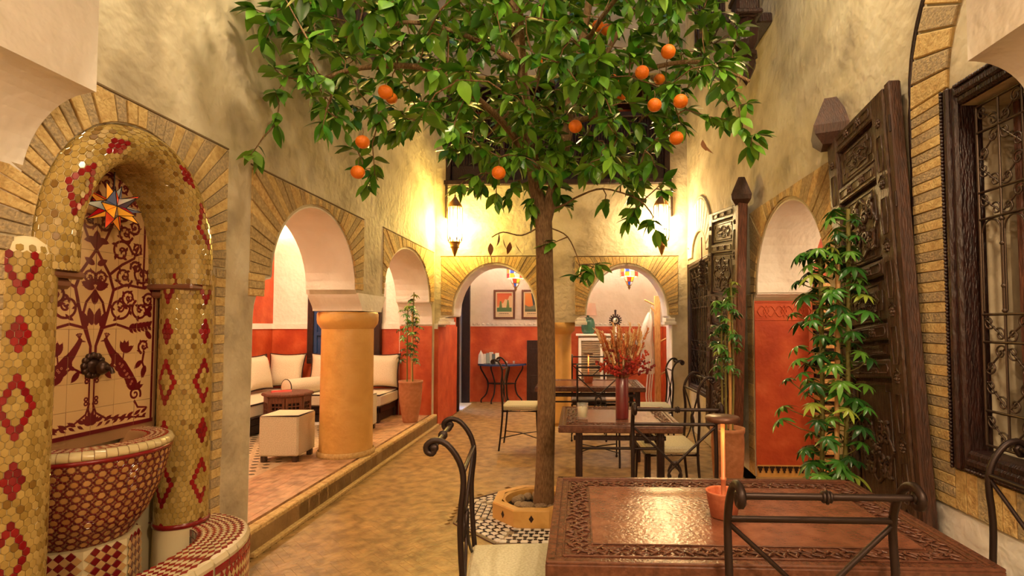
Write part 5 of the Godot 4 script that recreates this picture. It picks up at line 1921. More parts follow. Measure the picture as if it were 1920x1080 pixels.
func build_table_things() -> void:
	make_table_lamp(P(0.475, 0.755, 1.80), "slim copper table lamp in a small clay pot on the large foreground table", 0.06)
	make_table_lamp(P(0.105, 0.755, 5.85), "slim table lamp in a small clay pot on the farthest table", 0.12)
	# vase with dried flowers
	var v := thing("flower_vase", "tall dark red glass vase standing on the middle table", "vase", P(0.29, 0.755, 3.62))
	var st := S()
	lathe(st, [Vector2(0, 0.0), Vector2(0.041, 0.0), Vector2(0.043, 0.01), Vector2(0.043, 0.275), Vector2(0.041, 0.278), Vector2(0.039, 0.275), Vector2(0.039, 0.012), Vector2(0, 0.012)], 28)
	var rg := plain(Color8(104, 16, 18), 0.12)
	rg.clearcoat_enabled = true
	obj("vase_body", st, rg, v)
	var f := thing("dried_bouquet", "bunch of dried orange, cream and red grasses standing in the red vase", "bouquet", P(0.29, 0.775, 3.62))
	var stems := S()
	var tuft_cols := [Color8(206, 140, 84), Color8(220, 178, 120), Color8(190, 96, 50), Color8(226, 196, 150), Color8(196, 120, 66)]
	var mats := []
	for c in tuft_cols:
		mats.append(plain(c, 0.9))
	var rr := RandomNumberGenerator.new()
	rr.seed = 5
	for k in 110:
		var a := TAU * k * 0.381966
		var lean := rr.randf_range(0.02, 0.46)
		var l := rr.randf_range(0.30, 0.53)
		var dir := Vector3(cos(a) * sin(lean), cos(lean), sin(a) * sin(lean))
		var foot := Vector3(cos(a) * 0.022, 0.20, sin(a) * 0.022)
		var tip := foot + dir * (l - 0.16)
		tube(stems, [Vector3(cos(a + 2.0) * 0.02, 0.0, sin(a + 2.0) * 0.02), foot, foot.lerp(tip, 0.55) + Vector3(0, 0.01, 0), tip], 0.0016, 4)
		st = S()
		var b := frame_on(tip, dir.cross(Vector3(0.3, 0.1, 0.9)).normalized(), dir)
		for q in 5:
			ball(st, tip + dir * (q * 0.016 - 0.01), Vector3(0.009 - 0.001 * q, 0.014, 0.009 - 0.001 * q), 6, 4, b.basis)
		for q in 6:
			var an := TAU * q / 6
			var dd := (b.basis.x * cos(an) + b.basis.z * sin(an) + dir * 1.4).normalized()
			tube(st, [tip + dir * 0.01 * q, tip + dir * 0.01 * q + dd * 0.03], [0.0035, 0.001], 4)
		obj("plume", st, mats[k % mats.size()], f)
	obj("stems", stems, plain(Color8(168, 124, 80), 0.9), f)
	var reds := [plain(Color8(160, 34, 20), 0.8), plain(Color8(186, 66, 30), 0.8), plain(Color8(120, 24, 20), 0.8)]
	for k in 46:
		var a := TAU * k * 0.381966 + 1.0
		var lean := rr.randf_range(0.35, 1.25)
		var l := rr.randf_range(0.10, 0.24)
		var dir := Vector3(cos(a) * sin(lean), cos(lean), sin(a) * sin(lean))
		var foot := Vector3(cos(a) * 0.028, 0.255, sin(a) * 0.028)
		st = S()
		tube(st, [foot, foot + dir * l], 0.0014, 4)
		for q in 9:
			ball(st, foot + dir * l * (0.5 + 0.06 * q) + Vector3(rr.randf_range(-0.016, 0.016), rr.randf_range(-0.016, 0.016), rr.randf_range(-0.016, 0.016)), Vector3.ONE * rr.randf_range(0.006, 0.011), 6, 4)
		obj("red_sprig", st, reds[k % 3], f)
	# candle in a glass
	var cg := thing("candle_glass", "pale wax candle in a clear glass on the middle table", "candle", P(0.025, 0.755, 3.60))
	st = S()
	lathe(st, [Vector2(0, 0.0), Vector2(0.034, 0.0), Vector2(0.036, 0.01), Vector2(0.038, 0.105), Vector2(0.0365, 0.106), Vector2(0.0345, 0.104), Vector2(0.0325, 0.014), Vector2(0, 0.012)], 28)
	obj("glass", st, M.glass, cg)
	st = S()
	lathe(st, [Vector2(0, 0.013), Vector2(0.0315, 0.014), Vector2(0.0330, 0.078), Vector2(0, 0.076)], 24)
	obj("candle", st, M.wax, cg)
	st = S()
	tube(st, [Vector3(0, 0.075, 0), Vector3(0.001, 0.088, 0)], 0.0012, 5)
	obj("wick", st, M.piping, cg)

# ------------------------------------------------------------------ the carved double doors
func scroll_pts(c: Vector2, r: float, a0: float, turns: float, n := 20, tail := 0.12) -> Array:
	var p := []
	for i in n + 1:
		var f := float(i) / n
		var a := a0 + TAU * turns * f
		p.append(c + Vector2(cos(a), sin(a)) * r * (1.0 - (1.0 - tail) * f))
	return p

func on_face(pts: Array, z: float) -> Array:
	var o := []
	for p in pts:
		o.append(Vector3(p.x, p.y, z))
	return o

func carving(st: SurfaceTool, c: Vector2, rx: float, ry: float, z: float, rich := 1) -> void:
	# interlaced arabesque in relief, the same in all four quarters
	var th := minf(rx, ry) * 0.075
	for sx in [-1.0, 1.0]:
		for sy in [-1.0, 1.0]:
			var k := Vector2(sx, sy)
			for q in [[0.30, 0.34, 0.26, 0.3, 1.3], [0.68, 0.36, 0.22, 2.6, -1.25], [0.34, 0.72, 0.20, -1.2, 1.2], [0.72, 0.74, 0.16, 0.5, 1.1]]:
				var pts := []
				for p in scroll_pts(Vector2.ZERO, 1.0, q[3], q[4], 16):
					pts.append(c + (Vector2(q[0] * rx, q[1] * ry) + p * q[2] * Vector2(rx, ry)) * k)
				tube(st, on_face(pts, z), th, 5)
			var rim := []
			for i in 9:
				var a := PI / 2 * i / 8.0
				var wv := 1.0 + 0.10 * cos(a * 8.0)
				rim.append(c + Vector2(cos(a) * rx, sin(a) * ry) * wv * k)
			tube(st, on_face(rim, z), th * 0.9, 5)
			if rich > 0:
				var s := []
				for i in 9:
					var f := i / 8.0
					s.append(c + Vector2(rx * 0.95 * f, ry * (0.12 + 0.75 * sin(f * PI))) * k)
				tube(st, on_face(s, z), th * 0.8, 5)
	ball(st, Vector3(c.x, c.y, z), Vector3(rx * 0.16, ry * 0.16, th * 1.6), 8, 5)
	for i in 8:
		var a := TAU * i / 8
		ball(st, Vector3(c.x + cos(a) * rx * 0.2, c.y + sin(a) * ry * 0.2, z), Vector3(rx * 0.07, ry * 0.07, th * 1.2), 6, 4)

func rosette(st: SurfaceTool, c: Vector2, r: float, z: float) -> void:
	ball(st, Vector3(c.x, c.y, z), Vector3(r * 0.45, r * 0.45, r * 0.5), 8, 4)
	for i in 6:
		var a := TAU * i / 6
		ball(st, Vector3(c.x + cos(a) * r * 0.65, c.y + sin(a) * r * 0.65, z), Vector3(r * 0.32, r * 0.32, r * 0.36), 6, 4)

func make_leaf(w: float, h: float, t: Node3D) -> void:
	# hinge edge at x = 0, carved face towards +z, foot at y = 0
	var st := S()
	var stile := 0.11
	bx(st, Vector3(w / 2, h / 2, -0.018), Vector3(w - 0.01, h - 0.01, 0.026), Basis(), 0.002)
	obj("back_board", st, M.wood_dark, t)
	for x in [stile / 2, w - stile / 2]:
		st = S()
		bx(st, Vector3(x, h / 2, 0), Vector3(stile, h, 0.05), Basis(), 0.006)
		var s := obj("stile", st, M.wood, t)
		st = S()
		for i in 7:
			rosette(st, Vector2(x, 0.2 + (h - 0.35) * i / 6.0), 0.024, 0.026)
			if i < 6:
				var y0 := 0.2 + (h - 0.35) * (i + 0.22) / 6.0
				var y1 := 0.2 + (h - 0.35) * (i + 0.78) / 6.0
				tube(st, on_face([Vector2(x - 0.018, y0), Vector2(x + 0.018, y0), Vector2(x + 0.024, (y0 + y1) / 2), Vector2(x + 0.018, y1), Vector2(x - 0.018, y1), Vector2(x - 0.024, (y0 + y1) / 2)], 0.026), 0.004, 4, true)
				for sgn in [-1.0, 1.0]:
					tube(st, on_face([Vector2(x + sgn * 0.03, y0 - 0.045), Vector2(x, y0 - 0.02), Vector2(x + sgn * 0.012, y0 - 0.035)], 0.026), 0.004, 4)
		obj("carving", st, M.wood, s)
	# rails at these heights (centre, height), panels between
	var rails := [[0.07, 0.14], [h * 0.395, 0.085], [h * 0.475, 0.075], [h * 0.615, 0.075], [h * 0.835, 0.085], [h - 0.05, 0.10]]
	for i in rails.size():
		st = S()
		bx(st, Vector3(w / 2, rails[i][0], 0.0), Vector3(w - 2 * stile + 0.004, rails[i][1], 0.05), Basis(), 0.006)
		var rl := obj("rail", st, M.wood, t)
		st = S()
		var iw := w - 2 * stile
		for k in 3:
			var x := stile + iw * (k + 0.5) / 3.0
			tube(st, on_face([Vector2(x - iw * 0.10, rails[i][0] - 0.02), Vector2(x + iw * 0.10, rails[i][0] - 0.02), Vector2(x + iw * 0.12, rails[i][0]), Vector2(x + iw * 0.10, rails[i][0] + 0.02), Vector2(x - iw * 0.10, rails[i][0] + 0.02), Vector2(x - iw * 0.12, rails[i][0])], 0.026), 0.004, 4, true)
			if k < 2:
				rosette(st, Vector2(stile + iw * (k + 1) / 3.0, rails[i][0]), 0.026, 0.026)
		obj("carving", st, M.wood, rl)
	for i in rails.size() - 1:
		var y0: float = rails[i][0] + rails[i][1] / 2
		var y1: float = rails[i + 1][0] - rails[i + 1][1] / 2
		if y1 - y0 < 0.03:
			continue
		st = S()
		bx(st, Vector3(w / 2, (y0 + y1) / 2, -0.002), Vector3(w - 2 * stile - 0.03, y1 - y0 - 0.03, 0.022), Basis(), 0.008)
		var pn := obj("panel", st, M.wood, t)
		st = S()
		var iw := w - 2 * stile
		var cx := w / 2
		var cy := (y0 + y1) / 2
		var hh := y1 - y0
		var q := iw / 2 - 0.05
		var r := minf(hh / 2 - 0.035, 99.0)
		if hh > 0.09:
			tube(st, on_face([Vector2(cx - q + 0.03, cy - r), Vector2(cx + q - 0.03, cy - r), Vector2(cx + q - 0.03, cy - r + 0.03), Vector2(cx + q, cy - r + 0.03), Vector2(cx + q, cy + r - 0.03), Vector2(cx + q - 0.03, cy + r - 0.03), Vector2(cx + q - 0.03, cy + r), Vector2(cx - q + 0.03, cy + r), Vector2(cx - q + 0.03, cy + r - 0.03), Vector2(cx - q, cy + r - 0.03), Vector2(cx - q, cy - r + 0.03), Vector2(cx - q + 0.03, cy - r + 0.03)], 0.010), 0.004, 4, true)
			if hh > 0.32:
				var rx := iw * 0.36
				carving(st, Vector2(cx, cy), rx, minf(hh * 0.36, rx * 1.0), 0.011)
			else:
				carving(st, Vector2(cx, cy), iw * 0.27, hh * 0.24, 0.011, 0)
			obj("carving", st, M.wood, pn)

func build_doors() -> void:
	# near leaf: hinged by the passage, swung back flat against the wall, sagging a little
	var t := thing("door_leaf", "carved dark wooden door leaf with medallions, the nearer one behind the tall plant", "door", P(1.45, 0.30, 2.90), 0.0, "carved double door leaves swung open")
	t.basis = Basis(Vector3(-0.05, 0, 1).normalized(), Vector3.UP, Vector3(-1, 0, -0.05).normalized()) * Basis(Vector3(0, 0, 1), 0.095)
	make_leaf(0.62, 2.13, t)
	var st := S()
	bx(st, Vector3(0.645, 1.068, -0.01), Vector3(0.045, 2.15, 0.055), Basis(), 0.006)
	bx(st, Vector3(0.62, 1.068, -0.035), Vector3(0.05, 2.15, 0.03), Basis(), 0.006)
	tag(obj("edge_batten", st, M.wood_head, t), "plain planed edge batten")
	st = S()
	tube(st, [Vector3(0.657, 1.98, 0.02), Vector3(0.657, 1.90, 0.02)], 0.006)
	tube(st, [Vector3(0.657, 1.62, 0.02), Vector3(0.657, 1.55, 0.02)], 0.006)
	obj("bolt", st, M.iron, t)
	# far leaf, standing off the wall
	var u := thing("door_leaf", "carved dark wooden door leaf, the farther one behind the bushy potted plant", "door", P(1.36, 0.25, 4.62), 0.0, "carved double door leaves swung open")
	u.position = P(1.34, 0.33, 5.66)
	u.basis = Basis(Vector3(0.04, 0, 1).normalized(), Vector3.UP, Vector3(-1, 0, 0.04).normalized()) * Basis(Vector3(0, 0, 1), -0.10)
	make_leaf(0.86, 2.19, u)
	# the hinge stiles run up into faceted heads, the far one beside a square post
	for q in [[t, 0.0, 2.13, 0.74], [u, 0.86, 2.19, 0.60]]:
		var k: float = q[3]
		st = S()
		lathe(st, [Vector2(0.0, -0.02), Vector2(0.11 * k, -0.02), Vector2(0.185 * k, 0.045 * k), Vector2(0.195 * k, 0.11 * k), Vector2(0.06 * k, 0.36 * k), Vector2(0.0, 0.37 * k)], 4, Transform3D(Basis(Vector3.UP, 0.5), Vector3(q[1] + 0.02, q[2], 0.0)), 0, TAU, false)
		obj("pivot_head", st, M.wood_head, q[0])
	st = S()
	bx(st, Vector3(0.905, 1.095, 0.0), Vector3(0.075, 2.19, 0.08), Basis(), 0.01)
	obj("hinge_post", st, M.wood_red, u)
	# striped slatted rack standing in the passage
	var r := thing("slatted_rack", "narrow dark slatted rack of pale boards standing in the passage doorway", "rack", P(2.07, 0.1, 4.55))
	for k in 22:
		st = S()
		bx(st, Vector3(0, 0.10 + 0.072 * k, 0), Vector3(0.17, 0.034, 0.16), Basis(), 0.003)
		obj("slat", st, M.wood_pale, r)
	for s in [-1.0, 1.0]:
		st = S()
		bx(st, Vector3(s * 0.0, 0.84, -0.06 + 0.02 * s), Vector3(0.15, 1.68, 0.02), Basis(), 0.002)
		obj("upright", st, M.wood_dark, r)

# ------------------------------------------------------------------ windows with iron grilles
func grille(parent: Node, w: float, h: float, m: Material) -> void:
	# x along, y up, in the plane z = 0
	var st := S()
	for x in [0.0, w]:
		tube(st, [Vector3(x, 0, 0), Vector3(x, h, 0)], 0.006, 5)
	var levels := [0.0, 0.10, 0.30, 0.38, 0.66, 0.74, 0.92, 1.0]
	for l in levels:
		tube(st, [Vector3(0, l * h, 0), Vector3(w, l * h, 0)], 0.0055, 5)
	obj("grille_frame", st, m, parent)
	var n := int(round(w / 0.105))
	var step := w / n
	for k in range(1, n):
		st = S()
		tube(st, [Vector3(k * step, 0, 0), Vector3(k * step, h, 0)], 0.0048, 5)
		for y in [0.39, 0.46, 0.58, 0.65]:
			ball(st, Vector3(k * step, y * h, 0), Vector3(0.010, 0.009, 0.010), 6, 4)
		obj("grille_bar", st, m, parent)
	for b in [[0.0, 0.10], [0.10, 0.30], [0.30, 0.38], [0.66, 0.74], [0.74, 0.92], [0.92, 1.0]]:
		var bh: float = (b[1] - b[0]) * h
		var rows := 2 if bh > step * 1.3 else 1
		for k in n:
			for r in rows:
				st = S()
				var c := Vector2((k + 0.5) * step, b[0] * h + bh * (r + 0.5) / rows)
				var rad := minf(step, bh / rows) * 0.26
				var sg := 1.0 if (k + r) % 2 else -1.0
				for s in [-1.0, 1.0]:
					var pts := scroll_pts(c + Vector2(sg * 0.24 * step, bh / rows * 0.22) * s, rad, (PI if s > 0 else 0.0) + 0.6 * sg, 1.35 * sg, 16)
					tube(st, on_face(pts, 0.002), 0.0036, 5)
				tube(st, on_face(smooth_path([Vector3(c.x - sg * 0.42 * step, c.y - bh / rows * 0.34, 0), Vector3(c.x, c.y, 0), Vector3(c.x + sg * 0.42 * step, c.y + bh / rows * 0.34, 0)], 4), 0.002), 0.0036, 5)
				obj("iron_scroll", st, m, parent)
	# pointed heads in the tall middle field
	for k in n:
		st = S()
		var pts := []
		for i in 9:
			var a := PI * i / 8.0
			pts.append(Vector2((k + 0.5) * step + step * 0.42 * cos(a), 0.62 * h + 0.035 * h * sin(a)))
		tube(st, on_face(pts, 0.002), 0.0036, 5)
		for s in [-1.0, 1.0]:
			tube(st, [Vector3((k + 0.5 + 0.42 * s) * step, 0.39 * h, 0.002), Vector3((k + 0.5 + 0.42 * s) * step, 0.62 * h, 0.002)], 0.0036, 5)
		obj("iron_arch", st, m, parent)

func window_frame(parent: Node, d0: float, d1: float, y0: float, y1: float, wide: float, x: float, rope: bool) -> void:
	# boards round the opening on the right wall, proud of the plaster
	for q in [[d0, d0 + wide, y0, y1], [d1 - wide, d1, y0, y1], [d0 + wide, d1 - wide, y0, y0 + wide], [d0 + wide, d1 - wide, y1 - wide, y1]]:
		var st := S()
		var c := P(x + 0.03, (q[2] + q[3]) / 2, (q[0] + q[1]) / 2)
		bx(st, c, Vector3(0.11, q[3] - q[2], q[1] - q[0]), Basis(), 0.01)
		var b := obj("frame_board", st, M.wood_dark, parent)
		st = S()
		var tall: bool = q[3] - q[2] > q[1] - q[0]
		bx(st, c + Vector3(-0.055, 0, 0), Vector3(0.025, (q[3] - q[2]) * (1.0 if tall else 0.35), (q[1] - q[0]) * (0.35 if tall else 1.0)), Basis(), 0.008)
		obj("moulding", st, M.wood_dark, b)
		if rope:
			st = S()
			var n := int((q[3] - q[2] if tall else q[1] - q[0]) / 0.014)
			for k in n:
				var f := (k + 0.5) / n
				var p: Vector3
				var outer_d: float = d1 - 0.012 if q[1] > d0 + wide + 0.001 else d0 + 0.012
				if tall:
					p = P(x - 0.030, lerpf(q[2], q[3], f), outer_d)
				else:
					p = P(x - 0.030, y1 - 0.012 if q[2] > y0 + 0.01 else y0 + 0.012, lerpf(q[0], q[1], f))
				ball(st, p, Vector3(0.009, 0.008, 0.009), 6, 4)
			obj("bead_row", st, M.wood_dark, b).set_meta("kind", "stuff")

func build_windows() -> void:
	var t := Node3D.new()
	t.name = "window_1"
	add_child(t)
	tag(t, "large dark wooden window with a scrolled iron grille at the right edge of the photo", "", "", "structure")
	window_frame(t, 0.9, 2.20, 0.82, 2.325, 0.085, 1.50, true)
	var g := Node3D.new()
	g.name = "grille"
	t.add_child(g)
	g.position = P(1.535, 0.93, 1.03)
	g.rotation.y = PI / 2
	grille_flat(t, g.transform, 1.06, 1.29, M.iron_light)
	g.free()
	# inside: the wooden shutters and the dim room they stand in
	var st := S()
	for d in [1.02, 2.05]:
		bx(st, P(1.80, 1.58, d), Vector3(0.3, 1.30, 0.03), Basis(), 0.004)
	obj("shutter", st, M.wood_red, t)
	st = S()
	bx(st, P(1.72, 1.58, 1.36), Vector3(0.025, 1.36, 0.80), Basis(), 0.002)
	for k in 2:
		for r in 3:
			bx(st, P(1.70, 1.14 + 0.42 * r, 1.60 - 0.30 * k), Vector3(0.02, 0.34, 0.22), Basis(), 0.006)
	obj("shutter", st, M.wood_red, t)
	st = S()
	bx(st, P(1.70, 1.16, 1.93), Vector3(0.025, 0.56, 0.34), Basis(), 0.002)
	for r in 2:
		bx(st, P(1.685, 1.04 + 0.25 * r, 1.93), Vector3(0.02, 0.19, 0.22), Basis(), 0.006)
	obj("shutter", st, M.wood_red, t)
	st = S()
	bx(st, P(1.72, 2.10, 1.93), Vector3(0.03, 0.34, 0.34), Basis(), 0.004)
	obj("shutter", st, M.wood_red, t)
	slab("wall_window_room_back", Vector3(2.85, 0.4, 0.3), Vector3(2.95, 3.0, 2.6), M.plaster, "dim yellowish wall of the room behind the near window")
	slab("wall_window_room_far", Vector3(1.95, 0.4, 2.55), Vector3(2.95, 3.0, 2.6), M.plaster)
	slab("wall_window_room_near", Vector3(1.95, 0.4, 0.3), Vector3(2.95, 3.0, 0.4), M.plaster)
	slab("ceiling_window_room", Vector3(1.95, 2.9, 0.3), Vector3(2.95, 3.0, 2.6), M.plaster)
	slab("floor_window_room", Vector3(1.95, 0.3, 0.3), Vector3(2.95, 0.4, 2.6), M.ground)
	lamp_light("window_room_light", P(2.3, 2.6, 1.4), Color(1.0, 0.75, 0.4), 0.07, 0.1)
	var bulb := thing("ceiling_bulb", "small bare bulb in the room behind the near window", "lamp", P(2.3, 2.6, 1.4))
	st = S()
	ball(st, Vector3.ZERO, Vector3.ONE * 0.03, 10, 6)
	obj("bulb", st, glow(Color(1, 0.8, 0.5), 2.0), bulb)
	st = S()
	tube(st, [Vector3(0, 0.02, 0), Vector3(0, 0.31, 0)], 0.004)
	obj("cord", st, M.iron, bulb)
	# far window
	var f := Node3D.new()
	f.name = "window_2"
	add_child(f)
	tag(f, "far dark wooden window with an iron grille beside the end wall", "", "", "structure")
	window_frame(f, 6.0, 7.27, 0.53, 2.20, 0.09, 1.50, false)
	grille_flat(f, Transform3D(Basis(Vector3.UP, PI / 2), P(1.50, 0.62, 6.11)), 1.06, 1.49, M.iron)
	st = S()
	bx(st, P(1.75, 1.35, 6.64), Vector3(0.06, 1.6, 1.2), Basis(), 0.0)
	obj("inner_shutter", st, M.wood_dark, f)

func grille_flat(parent: Node, xf: Transform3D, w: float, h: float, m: Material) -> void:
	var before := parent.get_child_count()
	grille(parent, w, h, m)
	for i in range(before, parent.get_child_count()):
		(parent.get_child(i) as Node3D).transform = xf

# ------------------------------------------------------------------ plants
func whorl_mesh(n: int, l: float, w: float) -> ArrayMesh:
	# a leaf stalk ending in a ring of drooping leaflets, like an umbrella
	var st := S()
	var lm := leaf_shape(l, w, 0.28)
	for k in n:
		var a := TAU * k / n
		st.append_from(lm, 0, Transform3D(Basis(Vector3.UP, a) * Basis(Vector3.RIGHT, 0.25) * Basis.from_scale(Vector3.ONE * (0.85 + 0.15 * sin(k * 2.3))), Vector3(0, 0, 0)))
	return mesh_of(st)

func make_plant(called: String, label: String, at: Vector3, pot: Array, height: float, from_y: float, spread: float, n: int, leaf_l: float, sd: int, stems: int, lean := Vector2.ZERO) -> void:
	var t := thing(called, label, "potted plant", at)
	var r := RandomNumberGenerator.new()
	r.seed = sd
	var ph: float = pot[0]
	var pr: float = pot[1]
	var pb: float = pot[2]
	var st := S()
	lathe(st, [Vector2(0, 0), Vector2(pb, 0), Vector2(pb * 1.05, 0.02), Vector2(lerpf(pb, pr, 0.75), ph * 0.45), Vector2(pr, ph * 0.8), Vector2(pr * 0.97, ph * 0.92), Vector2(pr * 1.04, ph * 0.95), Vector2(pr * 1.05, ph), Vector2(pr * 0.93, ph), Vector2(pr * 0.9, ph * 0.94), Vector2(0, ph * 0.93)], 28)
	obj("clay_pot", st, pot[3], t)
	st = S()
	lathe(st, [Vector2(0, ph * 0.95), Vector2(pr * 0.9, ph * 0.945)], 16)
	obj("soil", st, M.soil, t)
	var tops := []
	for k in stems:
		var a := TAU * k / stems + 0.6
		var foot := Vector3(cos(a) * pr * 0.3, ph * 0.93, sin(a) * pr * 0.3)
		var tip := Vector3(cos(a) * spread * 0.22 + lean.x, height * (1.0 - 0.12 * k), sin(a) * spread * 0.22 + lean.y)
		var pts := smooth_path([foot, foot.lerp(tip, 0.4) + Vector3(r.randf_range(-0.02, 0.02), 0, r.randf_range(-0.02, 0.02)), tip], 6)
		st = S()
		tube(st, pts, 0.011 if stems < 3 else 0.008, 6)
		obj("stem", st, M.stem, t)
		tops.append(pts)
	st = S()
	tube(st, [Vector3(0.02, ph * 0.9, 0.02), Vector3(0.02 + lean.x * 0.7, height * 0.86, 0.02 + lean.y * 0.7)], 0.012, 6)
	obj("stake", st, M.wood_pale, t)
	var lm := [whorl_mesh(8, leaf_l * 1.05, leaf_l * 0.155), whorl_mesh(7, leaf_l, leaf_l * 0.15), whorl_mesh(9, leaf_l * 0.85, leaf_l * 0.12)]
	var greens := []
	for c in [Color8(44, 92, 30), Color8(64, 120, 40), Color8(96, 146, 52), Color8(34, 74, 28), Color8(150, 168, 66)]:
		var m := plain(c, 0.3)
		m.backlight = Color(0.2, 0.3, 0.08)
		greens.append(m)
	for k in n:
		var pts: Array = tops[k % stems]
		var f := (k + 0.5) / n
		var y := lerpf(from_y, height * 0.99, f)
		var best: Vector3 = pts[0]
		for p in pts:
			if absf(p.y - y) < absf(best.y - y):
				best = p
		best.y = minf(y, pts[pts.size() - 1].y)
		var a := k * 2.39996 + r.randf_range(-0.4, 0.4)
		var reach := spread * r.randf_range(0.30, 0.75) * (0.55 + 0.45 * sin(PI * minf(f * 1.05 + 0.15, 1.0)))
		var out := Vector3(cos(a), r.randf_range(0.15, 0.7), sin(a)).normalized()
		if at.x > 0.0 and out.x > 0.0:
			out.x *= 0.45
		var tip := best + out * reach
		st = S()
		tube(st, [best, best.lerp(tip, 0.5) + Vector3(0, -0.01, 0), tip], 0.0028, 4)
		var g: Material = greens[4] if r.randf() < 0.06 else greens[r.randi() % 4]
		var o := obj("leaf", lm[k % 3], g, t)
		var up := (Vector3.UP + out * 0.7).normalized()
		var b := frame_on(tip, up, out).basis
		o.transform = Transform3D(Basis(b.x, up, b.x.cross(up)) * Basis(Vector3.UP, r.randf() * 6.0) * Basis.from_scale(Vector3.ONE * r.randf_range(0.75, 1.15)), tip)
		obj("leaf_stalk", st, M.stem, t)

func build_plants() -> void:
	M.stem = plain(Color8(120, 112, 52), 0.7)
	make_plant("potted_umbrella_plant", "tall umbrella plant with glossy whorled leaves before the nearer carved door", P(1.245, 0, 2.74), [0.42, 0.15, 0.10, M.clay], 1.96, 0.58, 0.30, 140, 0.09, 21, 2, Vector2(0.05, 0.0))
	make_plant("potted_umbrella_plant", "bushy umbrella plant in a clay pot before the farther carved door", P(1.15, 0, 4.22), [0.59, 0.125, 0.085, M.clay], 1.74, 0.98, 0.19, 66, 0.075, 33, 3)
	make_plant("potted_umbrella_plant", "slender young plant in a clay pot on the raised platform", P(-2.13, 0.16, 6.72), [0.52, 0.145, 0.09, M.clay], 1.64, 0.72, 0.21, 60, 0.075, 45, 3)

# ------------------------------------------------------------------ wall lanterns of the end wall
func build_lanterns() -> void:
	for q in [[-1.665, -1.0, "bright white-glowing pierced brass lantern on the left of the end wall", 4.0, Color(1.0, 0.86, 0.46)], [1.10, 1.0, "bright white-glowing pierced brass lantern on the right of the end wall", 2.6, Color(1.0, 0.86, 0.62)]]:
		var at := P(q[0], 2.30, 7.08)
		var t := thing("hanging_lantern", q[2], "lantern", at, 0.0, "brass lanterns on the end wall")
		var st := S()
		lathe(st, [Vector2(0.0, 0.0), Vector2(0.012, 0.015), Vector2(0.035, 0.075), Vector2(0.048, 0.12), Vector2(0.06, 0.125), Vector2(0.06, 0.138), Vector2(0.055, 0.142), Vector2(0.075, 0.19), Vector2(0.085, 0.20), Vector2(0.06, 0.20), Vector2(0.0, 0.17)], 12)
		obj("pointed_base", st, M.brass, t)
		st = S()
		for k in 6:
			var a := TAU * k / 6
			var c := Vector3(cos(a), 0, sin(a))
			tube(st, [c * 0.083 + Vector3(0, 0.195, 0), c * 0.10 + Vector3(0, 0.26, 0), c * 0.10 + Vector3(0, 0.66, 0), c * 0.075 + Vector3(0, 0.72, 0)], 0.005, 5)
			ball(st, c * 0.09 + Vector3(0, 0.235, 0), Vector3(0.009, 0.03, 0.009), 6, 4)
		obj("lantern_bars", st, M.bronze, t)
		st = S()
		for k in 6:
			var a0 := TAU * k / 6 + 0.06
			var a1 := TAU * (k + 1) / 6 - 0.06
			var c0 := Vector3(cos(a0), 0, sin(a0)) * 0.094
			var c1 := Vector3(cos(a1), 0, sin(a1)) * 0.094
			var gs := S()
			gs.set_smooth_group(-1)
			var y0 := Vector3(0, 0.235, 0)
			var y1 := Vector3(0, 0.67, 0)
			face(gs, [c0 + y0, c1 + y0, c1 + y1, (c0 + c1) * 0.45 + y1 + Vector3(0, 0.05, 0), c0 + y1], c0 + c1)
			obj("glass_pane", gs, M.frosted, t)
		lathe(st, [Vector2(0.092, 0.67), Vector2(0.098, 0.685), Vector2(0.075, 0.73), Vector2(0.03, 0.79), Vector2(0.012, 0.82), Vector2(0.014, 0.84), Vector2(0.0, 0.85)], 12)
		obj("crown", st, M.brass, t)
		st = S()
		ball(st, Vector3(0, 0.43, 0), Vector3(0.038, 0.13, 0.038), 12, 10)
		obj("bulb", st, glow(q[4], 14.0), t)
		lamp_light("hanging_lantern_light", at + Vector3(0, 0.43, 0), q[4], q[3], 0.09)
		# its bracket
		var br := thing("lantern_bracket", "scrolled iron bracket that carries the %s lantern of the end wall" % ("left" if q[1] < 0 else "right"), "bracket", P(q[0] + q[1] * 0.175, 2.92, 7.3), 0.0, "")
		st = S()
		bx(st, Vector3(0, 0.18, 0), Vector3(0.025, 0.46, 0.06), Basis(), 0.004)
		obj("back_plate", st, M.iron, br)
		st = S()
		var s: float = -q[1]
		tube(st, [Vector3(0, 0.36, 0), Vector3(s * 0.10, 0.36, 0.12), Vector3(s * 0.175, 0.35, 0.22), Vector3(s * 0.175, 0.23, 0.22)], 0.006, 6)
		for k in 4:
			var pts := []
			for p in scroll_pts(Vector2(0.035 + 0.032 * (k % 2), 0.06 + 0.07 * k), 0.032, 0.4 + k, 1.3 * (1 if k % 2 else -1), 14):
				pts.append(Vector3(s * p.x, p.y, p.x * 1.2))
			tube(st, pts, 0.0035, 5)
		obj("scroll_arm", st, M.iron, br)

# ------------------------------------------------------------------ seating alcove
func pillow(st: SurfaceTool, w: float, h: float, th: float) -> void:
	# upright pillow with drawn-in edges and pointed corners, in the xy plane
	st.set_smooth_group(1)
	var n := 10
	var at := func(i: int, j: int, s: float) -> Vector3:
		var u := i / float(n) * 2.0 - 1.0
		var v := j / float(n) * 2.0 - 1.0
		var bulge := pow(maxf(0.0, (1.0 - pow(u, 4)) * (1.0 - pow(v, 4))), 0.6)
		var draw_in := 0.10
		return Vector3(u * w / 2 * (1.0 - draw_in * (1.0 - v * v)), v * h / 2 * (1.0 - draw_in * (1.0 - u * u)), s * th / 2 * bulge)
	for s in [-1.0, 1.0]:
		for i in n:
			for j in n:
				face(st, [at.call(i, j, s), at.call(i + 1, j, s), at.call(i + 1, j + 1, s), at.call(i, j + 1, s)], Vector3(0, 0, s))

